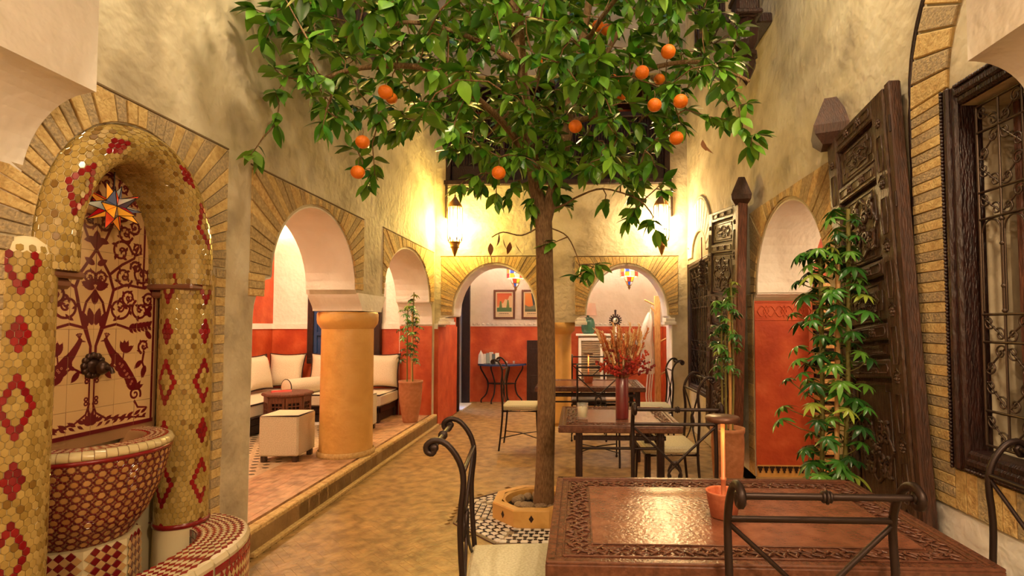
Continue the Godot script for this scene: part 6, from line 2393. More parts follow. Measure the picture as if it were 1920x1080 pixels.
func cushion_thing(label: String, at: Vector3, b: Basis, w: float, h: float, group: String) -> void:
	var t := thing("cushion", label, "cushion", at, 0.0, group)
	t.basis = b
	var st := S()
	pillow(st, w, h, 0.17)
	obj("pillow_body", st, M.cloth, t)
	st = S()
	var pts := []
	for e in 4:
		for i in 8:
			var u := i / 8.0 * 2.0 - 1.0
			var q: Vector2 = [Vector2(u, 1), Vector2(1, -u), Vector2(-u, -1), Vector2(-1, u)][e]
			pts.append(Vector3(q.x * w / 2 * (1.0 - 0.10 * (1.0 - q.y * q.y)), q.y * h / 2 * (1.0 - 0.10 * (1.0 - q.x * q.x)), 0))
	tube(st, pts, 0.009, 5, true)
	tag(obj("piping", st, M.piping, t), "dark brown piping")

func pouf(label: String, at: Vector3, turn: float) -> void:
	var t := thing("pouf", label, "pouf", at, turn, "cream cube poufs in the alcove")
	var st := S()
	bx(st, Vector3(0, 0.235, 0), Vector3(0.35, 0.36, 0.35), Basis(), 0.014)
	obj("body", st, M.damask, t)
	st = S()
	var e := 0.173
	tube(st, [Vector3(-e, 0.412, -e), Vector3(e, 0.412, -e), Vector3(e, 0.412, e), Vector3(-e, 0.412, e)], 0.008, 5, true)
	tag(obj("piping", st, M.piping, t), "dark brown piping")
	for sx in [-1.0, 1.0]:
		for sz in [-1.0, 1.0]:
			st = S()
			bx(st, Vector3(sx * 0.14, 0.028, sz * 0.14), Vector3(0.045, 0.056, 0.045), Basis(), 0.005)
			obj("foot", st, M.wood, t)

func bench(label: String, lo: Vector3, hi: Vector3) -> void:
	# lo and hi as (x, y, depth)
	var c := P((lo.x + hi.x) / 2, lo.y, (lo.z + hi.z) / 2)
	var w := hi.x - lo.x
	var l := hi.z - lo.z
	var t := thing("bench_sofa", label, "sofa", c)
	var st := S()
	for sx in [-1.0, 1.0]:
		for sz in [-1.0, 1.0]:
			bx(st, Vector3(sx * (w / 2 - 0.05), 0.10, sz * (l / 2 - 0.05)), Vector3(0.06, 0.20, 0.06), Basis(), 0.005)
	bx(st, Vector3(0, 0.155, 0), Vector3(w - 0.04, 0.07, l - 0.04), Basis(), 0.006)
	bx(st, Vector3(0, 0.06, 0), Vector3(w - 0.10, 0.10, l - 0.10), Basis(), 0.006)
	obj("dark_base", st, M.wood_dark, t)
	st = S()
	bx(st, Vector3(0, 0.275, 0), Vector3(w, 0.16, l), Basis(), 0.03)
	var m := obj("mattress", st, M.cloth, t)
	for y in [0.348, 0.205]:
		st = S()
		var a := w / 2 - 0.006
		var b := l / 2 - 0.006
		tube(st, [Vector3(-a, y, -b), Vector3(a, y, -b), Vector3(a, y, b), Vector3(-a, y, b)], 0.009, 5, true)
		tag(obj("piping", st, M.piping, m), "dark brown piping")

func build_alcove() -> void:
	M.damask = rough_mat([Color8(196, 180, 148), Color8(218, 204, 176), Color8(230, 218, 194)], Vector3.ONE * 7.0, 0.8, 0.1, 0.03, false)
	bench("cream mattress bench along the alcove's long orange wall", Vector3(-4.28, 0.16, 3.6), Vector3(-3.55, 0.5, 7.28))
	bench("cream mattress bench along the alcove's end wall behind the column", Vector3(-3.54, 0.16, 6.58), Vector3(-2.47, 0.5, 7.28))
	var g := "cream back cushions with dark piping"
	var lean_end := Basis(Vector3.RIGHT, -0.22)
	cushion_thing("cream cushion in the alcove's far corner against the end wall, behind the bolster", P(-3.98, 0.77, 7.14), lean_end, 0.50, 0.46, g)
	cushion_thing("cream cushion against the end wall, just left of the ochre column", P(-3.40, 0.77, 7.14), lean_end, 0.50, 0.46, g)
	cushion_thing("cream cushion on the bench's right end, seen right of the ochre column", P(-2.66, 0.77, 7.14), lean_end, 0.48, 0.46, g)
	var lean_side := Basis(Vector3.UP, PI / 2) * Basis(Vector3.RIGHT, -0.22)
	cushion_thing("cream cushion against the long wall, leftmost one in the alcove", P(-4.12, 0.77, 6.68), lean_side, 0.62, 0.46, g)
	# bolster
	var bo := thing("bolster", "white round bolster with dark-piped ends lying on the alcove's corner seat", "bolster", P(-3.50, 0.612, 6.72), 0.0)
	bo.basis = Basis(Vector3(0.45, 0, -0.89).normalized(), Vector3.UP, Vector3(0.89, 0, 0.45).normalized())
	var st := S()
	var roll := Transform3D(Basis(Vector3(0, 0, 1), Vector3(1, 0, 0), Vector3(0, 1, 0)), Vector3.ZERO)
	lathe(st, [Vector2(0, -0.26), Vector2(0.092, -0.258), Vector2(0.10, -0.25), Vector2(0.102, 0.0), Vector2(0.10, 0.25), Vector2(0.092, 0.258), Vector2(0, 0.26)], 28, roll)
	obj("roll", st, M.cloth, bo)
	for s in [-1.0, 1.0]:
		st = S()
		var ring := []
		for k in 24:
			ring.append(Vector3(s * 0.252, cos(TAU * k / 24) * 0.099, sin(TAU * k / 24) * 0.099))
		tube(st, ring, 0.006, 5, true)
		tag(obj("piping", st, M.piping, bo), "dark brown piping")
	pouf("cream cube pouf with dark piping in front of the carved octagonal table", P(-2.68, 0.16, 4.86), 0.05)
	pouf("cream cube pouf half hidden behind the ochre column", P(-2.58, 0.16, 6.15), 0.0)
	# octagonal carved table
	var t := thing("octagonal_table", "small octagonal carved wooden table in the seating alcove", "side table", P(-3.24, 0.16, 5.86))
	st = S()
	lathe(st, [Vector2(0, 0.44), Vector2(0.245, 0.44), Vector2(0.265, 0.452), Vector2(0.265, 0.468), Vector2(0.255, 0.48), Vector2(0, 0.48)], 8, Transform3D(Basis(Vector3.UP, PI / 8), Vector3.ZERO), 0, TAU, false)
	obj("tabletop", st, M.wood_red, t)
	for k in 8:
		var a := TAU * k / 8
		var b := Basis(Vector3(-sin(a), 0, cos(a)), Vector3.UP, Vector3(-cos(a), 0, -sin(a)))
		var c := Vector3(cos(a), 0, sin(a)) * 0.215
		st = S()
		for s in [-1.0, 1.0]:
			bx(st, c + b.x * s * 0.075 + Vector3(0, 0.22, 0), Vector3(0.022, 0.44, 0.018), b, 0.003)
		bx(st, c + Vector3(0, 0.41, 0), Vector3(0.16, 0.06, 0.016), b, 0.003)
		var pa := []
		for i in 9:
			var an := PI * i / 8
			pa.append(c + b.x * 0.065 * cos(an) + Vector3(0, 0.13 + 0.04 * sin(an), 0))
		tube(st, pa, 0.008, 4)
		for i in 4:
			tube(st, [c + b.x * (-0.06 + 0.04 * i) + Vector3(0, 0.16, 0), c + b.x * (-0.06 + 0.04 * i) + Vector3(0, 0.40, 0)], 0.006, 5)
		for i in 6:
			tube(st, [c + b.x * -0.07 + Vector3(0, 0.18 + 0.04 * i, 0), c + b.x * 0.07 + Vector3(0, 0.18 + 0.04 * i, 0)], 0.006, 5)
		obj("lattice_side", st, M.wood_red, t)
	st = S()
	lathe(st, [Vector2(0.195, 0.14), Vector2(0.195, 0.43)], 8, Transform3D(Basis(Vector3.UP, PI / 8), Vector3.ZERO), 0, TAU, false)
	obj("inner_box", st, M.wood_dark, t)
	var bk := thing("red_booklet", "bright red booklet lying on the small octagonal table", "book", P(-3.29, 0.641, 5.82), 0.5)
	st = S()
	bx(st, Vector3(0, 0.011, 0), Vector3(0.20, 0.004, 0.15), Basis(), 0.001)
	bx(st, Vector3(0, 0.001, 0), Vector3(0.20, 0.003, 0.15), Basis(), 0.001)
	bx(st, Vector3(-0.099, 0.006, 0), Vector3(0.003, 0.012, 0.15), Basis(), 0.001)
	obj("cover", st, plain(Color8(206, 28, 20), 0.4), bk)
	st = S()
	bx(st, Vector3(0.0, 0.006, 0), Vector3(0.192, 0.0065, 0.144), Basis(), 0.0)
	obj("pages", st, M.white, bk)
	# window in the end wall
	var w := Node3D.new()
	w.name = "window_3"
	add_child(w)
	tag(w, "brown-framed window with blue shutters behind the thick ochre column", "", "", "structure")
	w.position = P(-3.22, 1.02, 7.30)
	for q in [[-0.50, 0.27, 0.085, 1.16], [0.44, 0.27, 0.085, 1.16]]:
		st = S()
		bx(st, Vector3(q[0], 0.42, 0), Vector3(q[2], q[3], 0.09), Basis(), 0.008)
		obj("frame_board", st, M.wood_dark, w)
	for y in [-0.13, 0.97]:
		st = S()
		bx(st, Vector3(-0.03, y, 0), Vector3(1.02, 0.075, 0.10), Basis(), 0.008)
		obj("frame_board", st, M.wood_dark, w)
	for k in 2:
		st = S()
		var cx := -0.25 + 0.44 * k
		for x in [-0.19, 0.19]:
			bx(st, Vector3(cx + x, 0.42, 0.0), Vector3(0.05, 1.02, 0.035), Basis(), 0.004)
		for y in [-0.06, 0.24, 0.54, 0.9]:
			bx(st, Vector3(cx, y, 0.0), Vector3(0.36, 0.05, 0.033), Basis(), 0.004)
		bx(st, Vector3(cx, 0.42, -0.012), Vector3(0.38, 1.0, 0.012), Basis(), 0.002)
		obj("shutter", st, M.blue, w)
	# lamp in the corner that throws the bright patch
	var sc := thing("wall_sconce", "small bright lamp high in the alcove's far corner", "lamp", P(-4.22, 2.66, 7.16))
	st = S()
	lathe(st, [Vector2(0.012, -0.06), Vector2(0.05, 0.03), Vector2(0.052, 0.032), Vector2(0.05, 0.034)], 16)
	tube(st, [Vector3(-0.07, -0.03, -0.0), Vector3(0, -0.05, 0)], 0.008)
	obj("shade", st, M.white, sc)
	st = S()
	ball(st, Vector3(0, 0.03, 0), Vector3(0.04, 0.05, 0.04), 12, 8)
	obj("bulb", st, glow(Color(1.0, 0.82, 0.6), 9.0), sc)
	lamp_light("wall_sconce_light", P(-4.22, 2.69, 7.16), Color(1.0, 0.8, 0.55), 0.8, 0.05)

# ------------------------------------------------------------------ the room behind the arches
func chandelier(label: String, at: Vector3, e: float) -> void:
	var t := thing("stained_glass_chandelier", label, "chandelier", at, 0.3, "stained glass chandeliers of the back room")
	var tints := [Color8(60, 90, 190), Color8(240, 220, 170), Color8(230, 150, 60), Color8(214, 200, 60), Color8(250, 244, 226), Color8(190, 70, 50)]
	var glass := []
	for c in tints:
		var m := plain(c, 0.2)
		m.emission_enabled = true
		m.emission = c
		m.emission_energy_multiplier = 0.7
		glass.append(m)
	var iron := S()
	var tiers := [[0.135, 0.115, 0.0, -0.14], [0.085, 0.055, -0.145, -0.215], [0.055, 0.03, -0.22, -0.27]]
	for ti in 3:
		var q: Array = tiers[ti]
		var n := 10 if ti == 0 else 8
		for k in n:
			var a0 := TAU * k / n
			var a1 := TAU * (k + 1) / n
			for half in (2 if ti == 0 else 1):
				var y0: float = lerpf(q[2], q[3], half * 0.5) if ti == 0 else q[2]
				var y1: float = lerpf(q[2], q[3], half * 0.5 + 0.5) if ti == 0 else q[3]
				var st := S()
				st.set_smooth_group(-1)
				var r0: float = lerpf(q[0], q[1], 0.0)
				var r1: float = q[1] if ti > 0 else q[0]
				face(st, [Vector3(cos(a0 + 0.04) * r0, y0 - 0.003, sin(a0 + 0.04) * r0), Vector3(cos(a1 - 0.04) * r0, y0 - 0.003, sin(a1 - 0.04) * r0), Vector3(cos(a1 - 0.04) * r1, y1 + 0.003, sin(a1 - 0.04) * r1), Vector3(cos(a0 + 0.04) * r1, y1 + 0.003, sin(a0 + 0.04) * r1)], Vector3(cos((a0 + a1) / 2), 0, sin((a0 + a1) / 2)))
				obj("glass_pane", st, glass[(k * 2 + ti + half * 3) % glass.size()], t)
			tube(iron, [Vector3(cos(a0) * q[0], q[2] + 0.01, sin(a0) * q[0]), Vector3(cos(a0) * (q[1] if ti > 0 else q[0]), q[3] - 0.006, sin(a0) * (q[1] if ti > 0 else q[0]))], 0.005, 4)
		for y in ([q[2], (q[2] + q[3]) / 2, q[3]] if ti == 0 else [q[2], q[3]]):
			var ring := []
			for k in n:
				var rr: float = q[0] if ti == 0 or y == q[2] else q[1]
				ring.append(Vector3(cos(TAU * k / n) * rr, y, sin(TAU * k / n) * rr))
			tube(iron, ring, 0.004, 4, true)
	lathe(iron, [Vector2(0.03, -0.27), Vector2(0.02, -0.29), Vector2(0.022, -0.31), Vector2(0.0, -0.345)], 8)
	for k in 4:
		var a := TAU * k / 4
		tube(iron, [Vector3(cos(a) * 0.13, 0, sin(a) * 0.13), Vector3(0, 0.20, 0)], 0.003, 4)
	tube(iron, [Vector3(0, 0.20, 0), Vector3(0, 3.1 - at.y, 0)], 0.004, 5)
	obj("iron_frame", iron, M.brass, t)
	var b := S()
	ball(b, Vector3(0, -0.02, 0), Vector3(0.03, 0.04, 0.03), 10, 8)
	obj("bulb", b, glow(Color(1.0, 0.9, 0.75), 12.0), t)
	lamp_light("chandelier_light", at + Vector3(0, -0.02, 0), Color(1.0, 0.92, 0.80), e * 1.4, 0.06)

func poster(im_seed: int) -> ImageTexture:
	# a generic travel print: warm sky, slope and green trees, a strip of lettering too small to read
	var im := Image.create(96, 132, false, Image.FORMAT_RGB8)
	im.fill(Color8(232, 214, 180))
	for y in range(8, 104):
		for x in range(8, 88):
			var u := (x - 8) / 80.0
			var v := (y - 8) / 96.0
			var c := Color8(206, 92, 52).lerp(Color8(226, 150, 100), v)
			if im_seed == 0:
				if v > 0.72 - 0.62 * u + 0.06 * sin(u * 20.0):
					c = Color8(232, 206, 160)
				if v > 0.42 and absf(u - 0.24) < 0.05 + 0.14 * (v - 0.42) or v > 0.36 and absf(u - 0.74) < 0.04 + 0.16 * (v - 0.36):
					c = Color8(96, 122, 70)
				if v > 0.78:
					c = Color8(72, 112, 66)
			else:
				c = Color8(222, 142, 60).lerp(Color8(206, 110, 50), v)
				if u > 0.42 + 0.2 * v:
					c = Color8(40, 56, 64)
				if v > 0.62 + 0.1 * sin(u * 5.0):
					c = Color8(110, 112, 88)
				if v > 0.86:
					c = Color8(70, 84, 62)
			im.set_pixel(x, y, c)
	for k in 13:
		im.fill_rect(Rect2i(20 + 4 * k + (k % 3), 111, 3, 5), Color8(110, 90, 70))
	for k in 16:
		im.fill_rect(Rect2i(16 + 4 * k, 121, 3, 2), Color8(150, 130, 104))
	return ImageTexture.create_from_image(im)

func framed_print(label: String, at: Vector3, n: int) -> void:
	var t := thing("framed_print", label, "picture", at, 0.0, "")
	var w := 0.39
	var h := 0.53
	for s in [-1.0, 1.0]:
		var st := S()
		bx(st, Vector3(s * (w / 2 - 0.018), 0, 0.014), Vector3(0.036, h, 0.03), Basis(), 0.005)
		obj("frame_side", st, M.wood_red, t)
		st = S()
		bx(st, Vector3(0, s * (h / 2 - 0.018), 0.014), Vector3(w - 0.072, 0.036, 0.03), Basis(), 0.005)
		obj("frame_side", st, M.wood_red, t)
	var m := StandardMaterial3D.new()
	m.albedo_texture = poster(n)
	m.roughness = 0.5
	var q := QuadMesh.new()
	q.size = Vector2(w - 0.07, h - 0.07)
	var o := obj("print", q, m, t)
	o.position = Vector3(0, 0, 0.012)
	var st2 := S()
	bx(st2, Vector3(0, 0, 0.004), Vector3(w - 0.05, h - 0.05, 0.006), Basis(), 0.0)
	obj("backing", st2, M.wood_dark, t)

func build_back_room() -> void:
	framed_print("framed print of trees under an orange sky, left of the pair in the back room", P(-1.35, 1.76, 9.655), 0)
	framed_print("framed print partly hidden by the arch, right of the pair in the back room", P(-0.84, 1.76, 9.655), 1)
	chandelier("stained glass chandelier seen through the left arch of the end wall", P(-0.98, 2.25, 8.25), 2.2)
	chandelier("stained glass chandelier seen through the right arch of the end wall", P(0.78, 2.27, 8.25), 2.6)
	# blue door standing open in the left wall
	var d := Node3D.new()
	d.name = "door_1"
	add_child(d)
	tag(d, "blue wooden door with dark frame standing open left in the back room", "", "", "structure")
	d.position = P(-1.99, 0.0, 8.56)
	var st := S()
	for z in [0.0, -0.82]:
		bx(st, Vector3(0.0, 1.12, z + 0.01), Vector3(0.14, 2.24, 0.06), Basis(), 0.006)
	bx(st, Vector3(0.0, 2.24, -0.40), Vector3(0.14, 0.06, 0.9), Basis(), 0.006)
	obj("door_frame", st, M.wood_dark, d)
	st = S()
	var db := Basis(Vector3.UP, 0.5)
	bx(st, Vector3(-0.25, 1.08, -0.62), Vector3(0.05, 2.1, 0.42), db, 0.006)
	for y in [0.35, 0.9, 1.45, 1.95]:
		bx(st, Vector3(-0.235, y, -0.62), Vector3(0.06, 0.06, 0.36), db, 0.004)
	obj("door_leaf", st, M.blue, d)
	st = S()
	bx(st, Vector3(-0.06, 1.08, -0.05), Vector3(0.05, 2.1, 0.06), Basis(), 0.006)
	obj("door_edge", st, M.blue, d)
	st = S()
	bx(st, Vector3(0.0, 0.012, -0.41), Vector3(0.22, 0.024, 0.76), Basis(), 0.004)
	obj("threshold", st, M.white, d)
	# half-round iron console
	var c := thing("console_table", "half-round console table with bowed iron legs against the orange wall", "console table", P(-1.38, 0, 9.60))
	st = S()
	var half := PackedVector2Array()
	for i in 21:
		var a := PI * i / 20
		half.append(Vector2(0.44 * cos(a), -0.34 * sin(a)))
	prism(st, half, Transform3D(Basis(Vector3.RIGHT, Vector3(0, 0, -1), Vector3(0, -1, 0)), Vector3(0, 0.70, 0)), 0.035, 0.006)
	obj("tabletop", st, plain(Color8(50, 62, 96), 0.2), c)
	for q in [[-0.38, 0.06], [0.38, 0.06], [-0.16, 0.24], [0.16, 0.24]]:
		st = S()
		var x: float = q[0]
		tube(st, smooth_path([Vector3(x, 0.67, q[1]), Vector3(x * 0.98, 0.60, q[1]), Vector3(x * 0.80, 0.48, q[1] * 0.8), Vector3(x * 0.64, 0.34, q[1] * 0.7), Vector3(x * 0.72, 0.16, q[1] * 0.8), Vector3(x * 0.95, 0.06, q[1]), Vector3(x * 0.95, 0.0, q[1])], 3), 0.014, 6)
		obj("leg", st, M.iron, c)
	st = S()
	tube(st, [Vector3(-0.26, 0.345, 0.05), Vector3(0.26, 0.345, 0.05)], 0.012, 6)
	tube(st, smooth_path([Vector3(-0.26, 0.345, 0.05), Vector3(-0.10, 0.345, 0.17), Vector3(0.10, 0.345, 0.17), Vector3(0.26, 0.345, 0.05)], 4), 0.010, 6)
	obj("stretcher", st, M.iron, c)
	# leaflets standing on it, a napkin, small glasses
	var cols := [Color8(230, 224, 214), Color8(120, 128, 120), Color8(200, 190, 176), Color8(70, 84, 90), Color8(214, 206, 190)]
	var words := ["white leaflet, leftmost of the row standing on the console", "greenish leaflet standing second from the left on the console", "cream leaflet in the middle of the row on the console", "dark leaflet standing second from the right in the console's row", "cream leaflet, rightmost of the row standing on the console"]
	for k in 5:
		var lf := thing("leaflet", words[k], "leaflet", P(-1.66 + 0.052 * k, 0.702, 9.50 - 0.02 * (k % 2)), 0.5)
		st = S()
		bx(st, Vector3(0, 0.085 + 0.008 * (k % 3), 0), Vector3(0.075, 0.17 + 0.016 * (k % 3), 0.008), Basis(Vector3.RIGHT, -0.16), 0.002)
		obj("cover", st, plain(cols[k], 0.6), lf)
		st = S()
		bx(st, Vector3(0, 0.14, -0.012), Vector3(0.06, 0.02, 0.010), Basis(Vector3.RIGHT, -0.16), 0.001)
		obj("title_band", st, plain(cols[(k + 3) % 5], 0.6), lf)
	var nk := thing("folded_napkin", "folded white napkin standing up at the console's left end", "napkin", P(-1.74, 0.70, 9.46))
	st = S()
	lathe(st, [Vector2(0.055, 0.0), Vector2(0.05, 0.10), Vector2(0.045, 0.16), Vector2(0.0, 0.24)], 5, Transform3D(), 0, TAU, false)
	obj("cloth", st, M.white, nk)
	for k in 2:
		var gl := thing("small_glass", ["small clear glass in the middle of the console table", "small clear glass near the console's right end"][k], "glass", P(-1.28 + 0.13 * k, 0.70, 9.45))
		st = S()
		lathe(st, [Vector2(0, 0.002), Vector2(0.018, 0.002), Vector2(0.022, 0.05), Vector2(0.020, 0.05), Vector2(0.016, 0.006), Vector2(0, 0.006)], 14)
		obj("bowl", st, M.glass, gl)
		st = S()
		lathe(st, [Vector2(0, 0.007), Vector2(0.015, 0.007), Vector2(0.017, 0.022), Vector2(0, 0.022)], 12)
		obj("tealight", st, M.wax, gl)
	# low dark cupboard door
	var cd := thing("low_cupboard", "low dark brown panelled cupboard door beside the console, behind the trunk", "cupboard", P(-0.65, 0, 9.60))
	st = S()
	bx(st, Vector3(0, 0.56, 0), Vector3(0.56, 1.10, 0.06), Basis(), 0.006)
	obj("door_board", st, M.wood_dark, cd)
	for k in 2:
		for y in [0.33, 0.80]:
			st = S()
			bx(st, Vector3(-0.125 + 0.25 * k, y, 0.034), Vector3(0.17, 0.32, 0.014), Basis(), 0.006)
			obj("panel", st, M.wood_dark, cd)
	st = S()
	ball(st, Vector3(0.0, 0.58, 0.045), Vector3(0.014, 0.014, 0.014), 8, 5)
	obj("knob", st, M.brass, cd)
	# distressed pale cabinet
	var cb := thing("distressed_cabinet", "distressed pale wooden cabinet with slatted doors behind the dried flowers", "cabinet", P(0.42, 0, 9.38))
	var pale := rough_mat([Color8(120, 100, 76), Color8(176, 156, 128), Color8(206, 190, 164)], Vector3.ONE * 6.0, 0.8, 0.2, 0.03, false)
	st = S()
	bx(st, Vector3(0, 0.62, -0.01), Vector3(0.86, 1.16, 0.36), Basis(), 0.006)
	obj("body", st, pale, cb)
	st = S()
	bx(st, Vector3(0, 1.215, 0.0), Vector3(0.94, 0.035, 0.44), Basis(), 0.006)
	obj("top", st, M.white, cb)
	for k in 2:
		st = S()
		var cx := -0.215 + 0.43 * k
		for x in [-0.185, 0.185]:
			bx(st, Vector3(cx + x, 0.64, 0.18), Vector3(0.045, 1.04, 0.03), Basis(), 0.004)
		for y in [0.14, 1.14]:
			bx(st, Vector3(cx, y, 0.18), Vector3(0.36, 0.05, 0.03), Basis(), 0.004)
		var dr := obj("cabinet_door", st, M.white, cb)
		for i in 24:
			st = S()
			bx(st, Vector3(cx, 0.19 + 0.0385 * i, 0.178), Vector3(0.33, 0.03, 0.008), Basis(Vector3.RIGHT, 0.5), 0.002)
			obj("slat", st, pale, dr)
		st = S()
		ball(st, Vector3(cx + (0.16 if k == 0 else -0.16), 0.66, 0.205), Vector3(0.014, 0.014, 0.014), 8, 5)
		obj("knob", st, M.iron, dr)
	for s in [-1.0, 1.0]:
		st = S()
		bx(st, Vector3(s * 0.39, 0.03, 0.12), Vector3(0.06, 0.06, 0.06), Basis(), 0.004)
		obj("foot", st, M.wood, cb)
	# lamp with a green glass base
	var la := thing("green_lamp", "table lamp with a dark green ribbed glass base and pinkish shade on the cabinet", "lamp", P(0.165, 1.233, 9.34))
	st = S()
	var prof := [Vector2(0, 0.0), Vector2(0.075, 0.0), Vector2(0.105, 0.03), Vector2(0.118, 0.10), Vector2(0.112, 0.19), Vector2(0.09, 0.255), Vector2(0.05, 0.285), Vector2(0.025, 0.29), Vector2(0.022, 0.33)]
	lathe(st, prof, 30)
	var gg := plain(Color8(18, 84, 62), 0.08)
	gg.clearcoat_enabled = true
	obj("glass_base", st, gg, la)
	st = S()
	for k in 20:
		var a := TAU * k / 20
		var pts := []
		for i in range(1, 7):
			pts.append(Vector3(cos(a) * prof[i].x, prof[i].y, sin(a) * prof[i].x))
		tube(st, pts, 0.003, 4)
	obj("ribs", st, gg, la)
	st = S()
	lathe(st, [Vector2(0.155, 0.32), Vector2(0.13, 0.53), Vector2(0.126, 0.53), Vector2(0.151, 0.32)], 28)
	var shade := plain(Color8(206, 172, 156), 0.8)
	shade.backlight = Color(0.3, 0.25, 0.2)
	obj("lamp_shade", st, shade, la)
	# sunburst ornament on a stand
	var so := thing("sunburst_ornament", "dark pierced sunburst ornament on a pale foot, standing on the cabinet", "ornament", P(0.64, 1.233, 9.34))
	st = S()
	lathe(st, [Vector2(0, 0), Vector2(0.05, 0.0), Vector2(0.045, 0.02), Vector2(0.02, 0.04), Vector2(0.028, 0.09), Vector2(0.016, 0.13), Vector2(0, 0.13)], 14)
	obj("stand", st, M.white, so)
	st = S()
	for k in 16:
		var a := TAU * k / 16
		tube(st, [Vector3(cos(a) * 0.045, 0.235 + sin(a) * 0.045, 0), Vector3(cos(a) * 0.10, 0.235 + sin(a) * 0.10, 0)], [0.013, 0.009], 5)
		ball(st, Vector3(cos(a) * 0.10, 0.235 + sin(a) * 0.10, 0), Vector3(0.015, 0.015, 0.012), 6, 4)
	var ring := []
	for k in 20:
		ring.append(Vector3(cos(TAU * k / 20) * 0.07, 0.235 + sin(TAU * k / 20) * 0.07, 0))
	tube(st, ring, 0.014, 5, true)
	tube(st, [Vector3(0, 0.32, 0), Vector3(0, 0.39, 0)], 0.018, 6)
	ball(st, Vector3(0, 0.40, 0), Vector3(0.022, 0.022, 0.018), 8, 5)
	obj("sunburst", st, M.iron, so)
	st = S()
	lathe(st, [Vector2(0, 0.006), Vector2(0.034, 0.004)], 16, Transform3D(Basis(Vector3.RIGHT, PI / 2), Vector3(0, 0.235, 0.002)))
	obj("mirror", st, plain(Color8(220, 220, 220), 0.08, 1.0), so)
	# coat stand with a robe
	var cs := thing("coat_stand", "pale wooden coat stand with slanting pegs in the right arch", "coat stand", P(1.25, 0, 8.55))
	st = S()
	bx(st, Vector3(0, 0.93, 0), Vector3(0.095, 1.84, 0.05), Basis(), 0.008)
	obj("post", st, M.wood_pale, cs)
	st = S()
	bx(st, Vector3(0, 0.012, 0), Vector3(0.38, 0.024, 0.34), Basis(), 0.006)
	obj("foot_plate", st, M.wood_pale, cs)
	for q in [[-1, 1.70, 0.16], [1, 1.74, 0.14], [1, 1.12, 0.19], [1, 0.60, 0.19], [-1, 1.58, 0.06]]:
		st = S()
		tube(st, [Vector3(q[0] * 0.03, q[1], 0.0), Vector3(q[0] * (0.04 + q[2]), q[1] + 0.085, 0.01)], 0.016, 7)
		obj("peg", st, M.wood_pale, cs)
	var rb := thing("white_robe", "white robe hanging from the pale wooden coat stand", "robe", P(1.11, 0, 8.56))
	st = S()
	st.set_smooth_group(1)
	var rows := []
	for q in [[1.58, 0.02, 0.02, 0.02], [1.54, 0.045, 0.035, 0.01], [1.44, 0.075, 0.05, 0.0], [1.28, 0.10, 0.06, -0.03], [1.14, 0.125, 0.065, -0.06], [1.08, 0.13, 0.065, -0.06], [1.06, 0.095, 0.06, -0.02], [0.9, 0.10, 0.06, -0.01], [0.74, 0.105, 0.06, -0.02], [0.68, 0.12, 0.062, -0.035], [0.62, 0.115, 0.06, -0.03]]:
		var rg := []
		for k in 24:
			var a := TAU * k / 24
			var fold := 1.0 + 0.16 * sin(a * 6.0 + q[0] * 2.0)
			rg.append(Vector3(q[3] + cos(a) * q[1] * fold, q[0] + 0.012 * sin(a * 4.0), sin(a) * q[2] * fold))
		rows.append(rg)
	for i in rows.size() - 1:
		for k in 24:
			var l := (k + 1) % 24
			face(st, [rows[i][k], rows[i][l], rows[i + 1][l], rows[i + 1][k]], rows[i][k] - Vector3(0, rows[i][k].y, 0))
	obj("cloth", st, M.white, rb)
	st = S()
	for x in [-0.02, 0.02, 0.055]:
		tube(st, smooth_path([Vector3(x, 0.85, 0.065), Vector3(x - 0.005, 0.6, 0.07), Vector3(x - 0.03, 0.30, 0.06), Vector3(x - 0.02, 0.16, 0.06)], 3), 0.012, 5)
	obj("belt", st, M.white, rb)
	st = S()
	tube(st, smooth_path([Vector3(0.02, 1.56, 0.03), Vector3(0.05, 1.68, 0.02), Vector3(0.06, 1.69, 0.0), Vector3(0.03, 1.57, -0.02)], 3), 0.005, 5)
	obj("loop", st, M.white, rb)
	# bead string hanging on the far door leaf
	var bs := thing("bead_tassel", "string of dark beads hanging from a red cord beside the farther door leaf", "tassel", P(1.285, 1.85, 5.60))
	st = S()
	tube(st, [Vector3(0, 0.45, 0), Vector3(0, 0.2, 0)], 0.006, 5)
	obj("cord", st, plain(Color8(140, 30, 34), 0.7), bs)
	st = S()
	for k in 9:
		for j in 3:
			var a := TAU * j / 3 + k
			ball(st, Vector3(cos(a) * 0.018, 0.2 - 0.032 * k, sin(a) * 0.018), Vector3.ONE * 0.018, 7, 5)
	obj("beads", st, M.wood, bs)

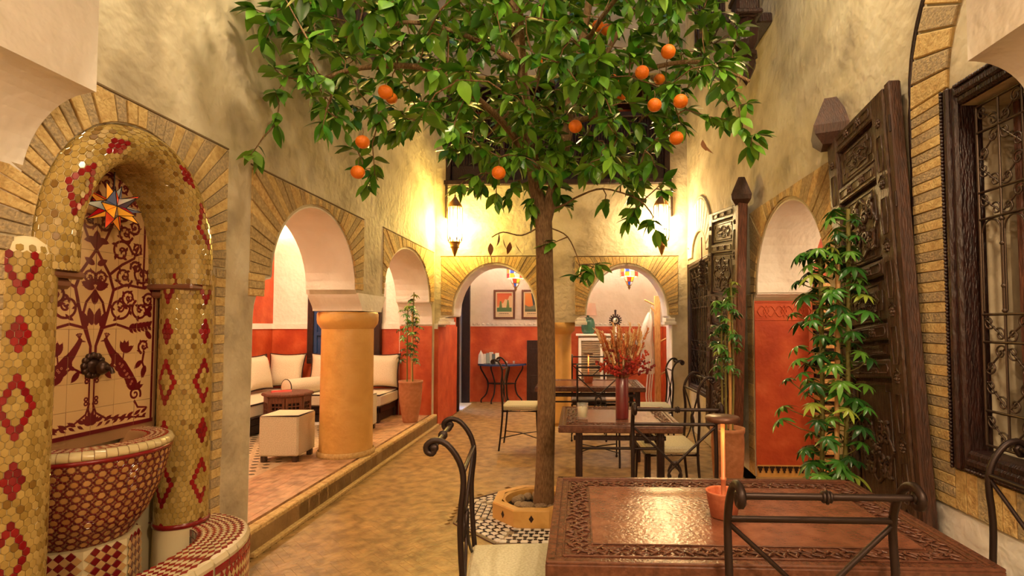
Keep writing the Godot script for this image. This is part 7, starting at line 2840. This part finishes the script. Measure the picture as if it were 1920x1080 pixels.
# ------------------------------------------------------------------ the wooden galleries overhead
func build_upper_wood() -> void:
	# lattice balustrade in the end wall's upper opening
	var t := thing("lattice_balustrade", "dark wooden lattice balustrade in the upper opening of the end wall", "balustrade", P(-0.3, 3.34, 7.38))
	var st := S()
	bx(st, Vector3(0, 0.03, 0.02), Vector3(3.16, 0.07, 0.14), Basis(), 0.008)
	obj("sill_rail", st, M.wood_dark, t)
	st = S()
	bx(st, Vector3(0, 0.98, 0.0), Vector3(3.12, 0.07, 0.10), Basis(), 0.008)
	obj("top_rail", st, M.wood_dark, t)
	for k in 5:
		st = S()
		bx(st, Vector3(-1.53 + 0.765 * k, 0.75, 0.0), Vector3(0.07, 1.5, 0.09), Basis(), 0.008)
		obj("post", st, M.wood_dark, t)
	for k in 4:
		var x0 := -1.53 + 0.765 * k + 0.035
		st = S()
		bx(st, Vector3(x0 + 0.3475, 0.18, -0.02), Vector3(0.69, 0.22, 0.03), Basis(), 0.006)
		bx(st, Vector3(x0 + 0.3475, 0.56, -0.03), Vector3(0.69, 0.80, 0.015), Basis(), 0.002)
		obj("panel", st, M.wood_dark, t)
		for i in 17:
			st = S()
			var x := x0 + 0.02 + 0.0409 * i
			lathe(st, [Vector2(0.009, 0.30), Vector2(0.009, 0.42), Vector2(0.016, 0.45), Vector2(0.009, 0.48), Vector2(0.014, 0.62), Vector2(0.009, 0.76), Vector2(0.016, 0.79), Vector2(0.009, 0.82), Vector2(0.009, 0.95)], 6, Transform3D(Basis(), Vector3(x, 0, 0)))
			obj("baluster", st, M.wood_dark, t)
	slab("wall_upper_gallery", Vector3(-2.4, 3.0, 8.6), Vector3(1.9, 5.0, 8.7), M.red, "dusky red wall of the upper gallery behind the balustrade")
	slab("floor_upper_gallery", Vector3(-2.4, 3.2, 7.76), Vector3(1.9, 3.3, 8.7), M.wood_dark)
	slab("ceiling_upper_gallery", Vector3(-2.4, 4.9, 7.7), Vector3(1.9, 5.0, 8.7), M.wood_dark)
	# carved pendant under the right-hand balcony
	var p := thing("carved_pendant", "dark carved wooden pendant with a pointed drop high on the right wall", "pendant", P(1.25, 3.16, 3.95))
	st = S()
	lathe(st, [Vector2(0, 0), Vector2(0.03, 0.05), Vector2(0.065, 0.13), Vector2(0.075, 0.17), Vector2(0.06, 0.19), Vector2(0.085, 0.21), Vector2(0.085, 0.24), Vector2(0.06, 0.26), Vector2(0.09, 0.32), Vector2(0.10, 0.40), Vector2(0.07, 0.47), Vector2(0.06, 0.5)], 8, Transform3D(), 0, TAU, false)
	obj("drop", st, M.wood_dark, p)
	st = S()
	bx(st, Vector3(0.0, 0.80, 0), Vector3(0.17, 0.62, 0.17), Basis(), 0.02)
	for y in [0.52, 0.66, 0.84, 1.02]:
		bx(st, Vector3(0.0, y, 0), Vector3(0.20, 0.04, 0.20), Basis(), 0.01)
	obj("post", st, M.wood_dark, p)
	var bal := thing("wooden_balcony", "dark wooden balcony box high on the right wall behind the leaves", "balcony", P(1.30, 3.72, 4.58))
	st = S()
	bx(st, Vector3(0, 0.04, 0), Vector3(0.40, 0.08, 1.0), Basis(), 0.01)
	obj("floor_beam", st, M.wood_dark, bal)
	for k in 12:
		st = S()
		bx(st, Vector3(-0.17, 0.5, -0.46 + 0.084 * k), Vector3(0.03, 0.86, 0.05), Basis(), 0.006)
		obj("slat", st, M.wood_dark, bal)
	st = S()
	bx(st, Vector3(-0.17, 0.95, 0), Vector3(0.06, 0.06, 1.0), Basis(), 0.01)
	obj("top_rail", st, M.wood_dark, bal)
	var ov := thing("wooden_overhang", "dark wooden overhang high on the left wall behind the leaves", "overhang", P(-1.90, 3.72, 4.3))
	st = S()
	bx(st, Vector3(0, 0.06, 0), Vector3(0.14, 0.12, 0.8), Basis(), 0.01)
	obj("beam", st, M.wood, ov)
	for k in 6:
		st = S()
		bx(st, Vector3(0.0, 0.5, -0.35 + 0.14 * k), Vector3(0.08, 0.80, 0.10), Basis(), 0.008)
		obj("board", st, M.wood, ov)
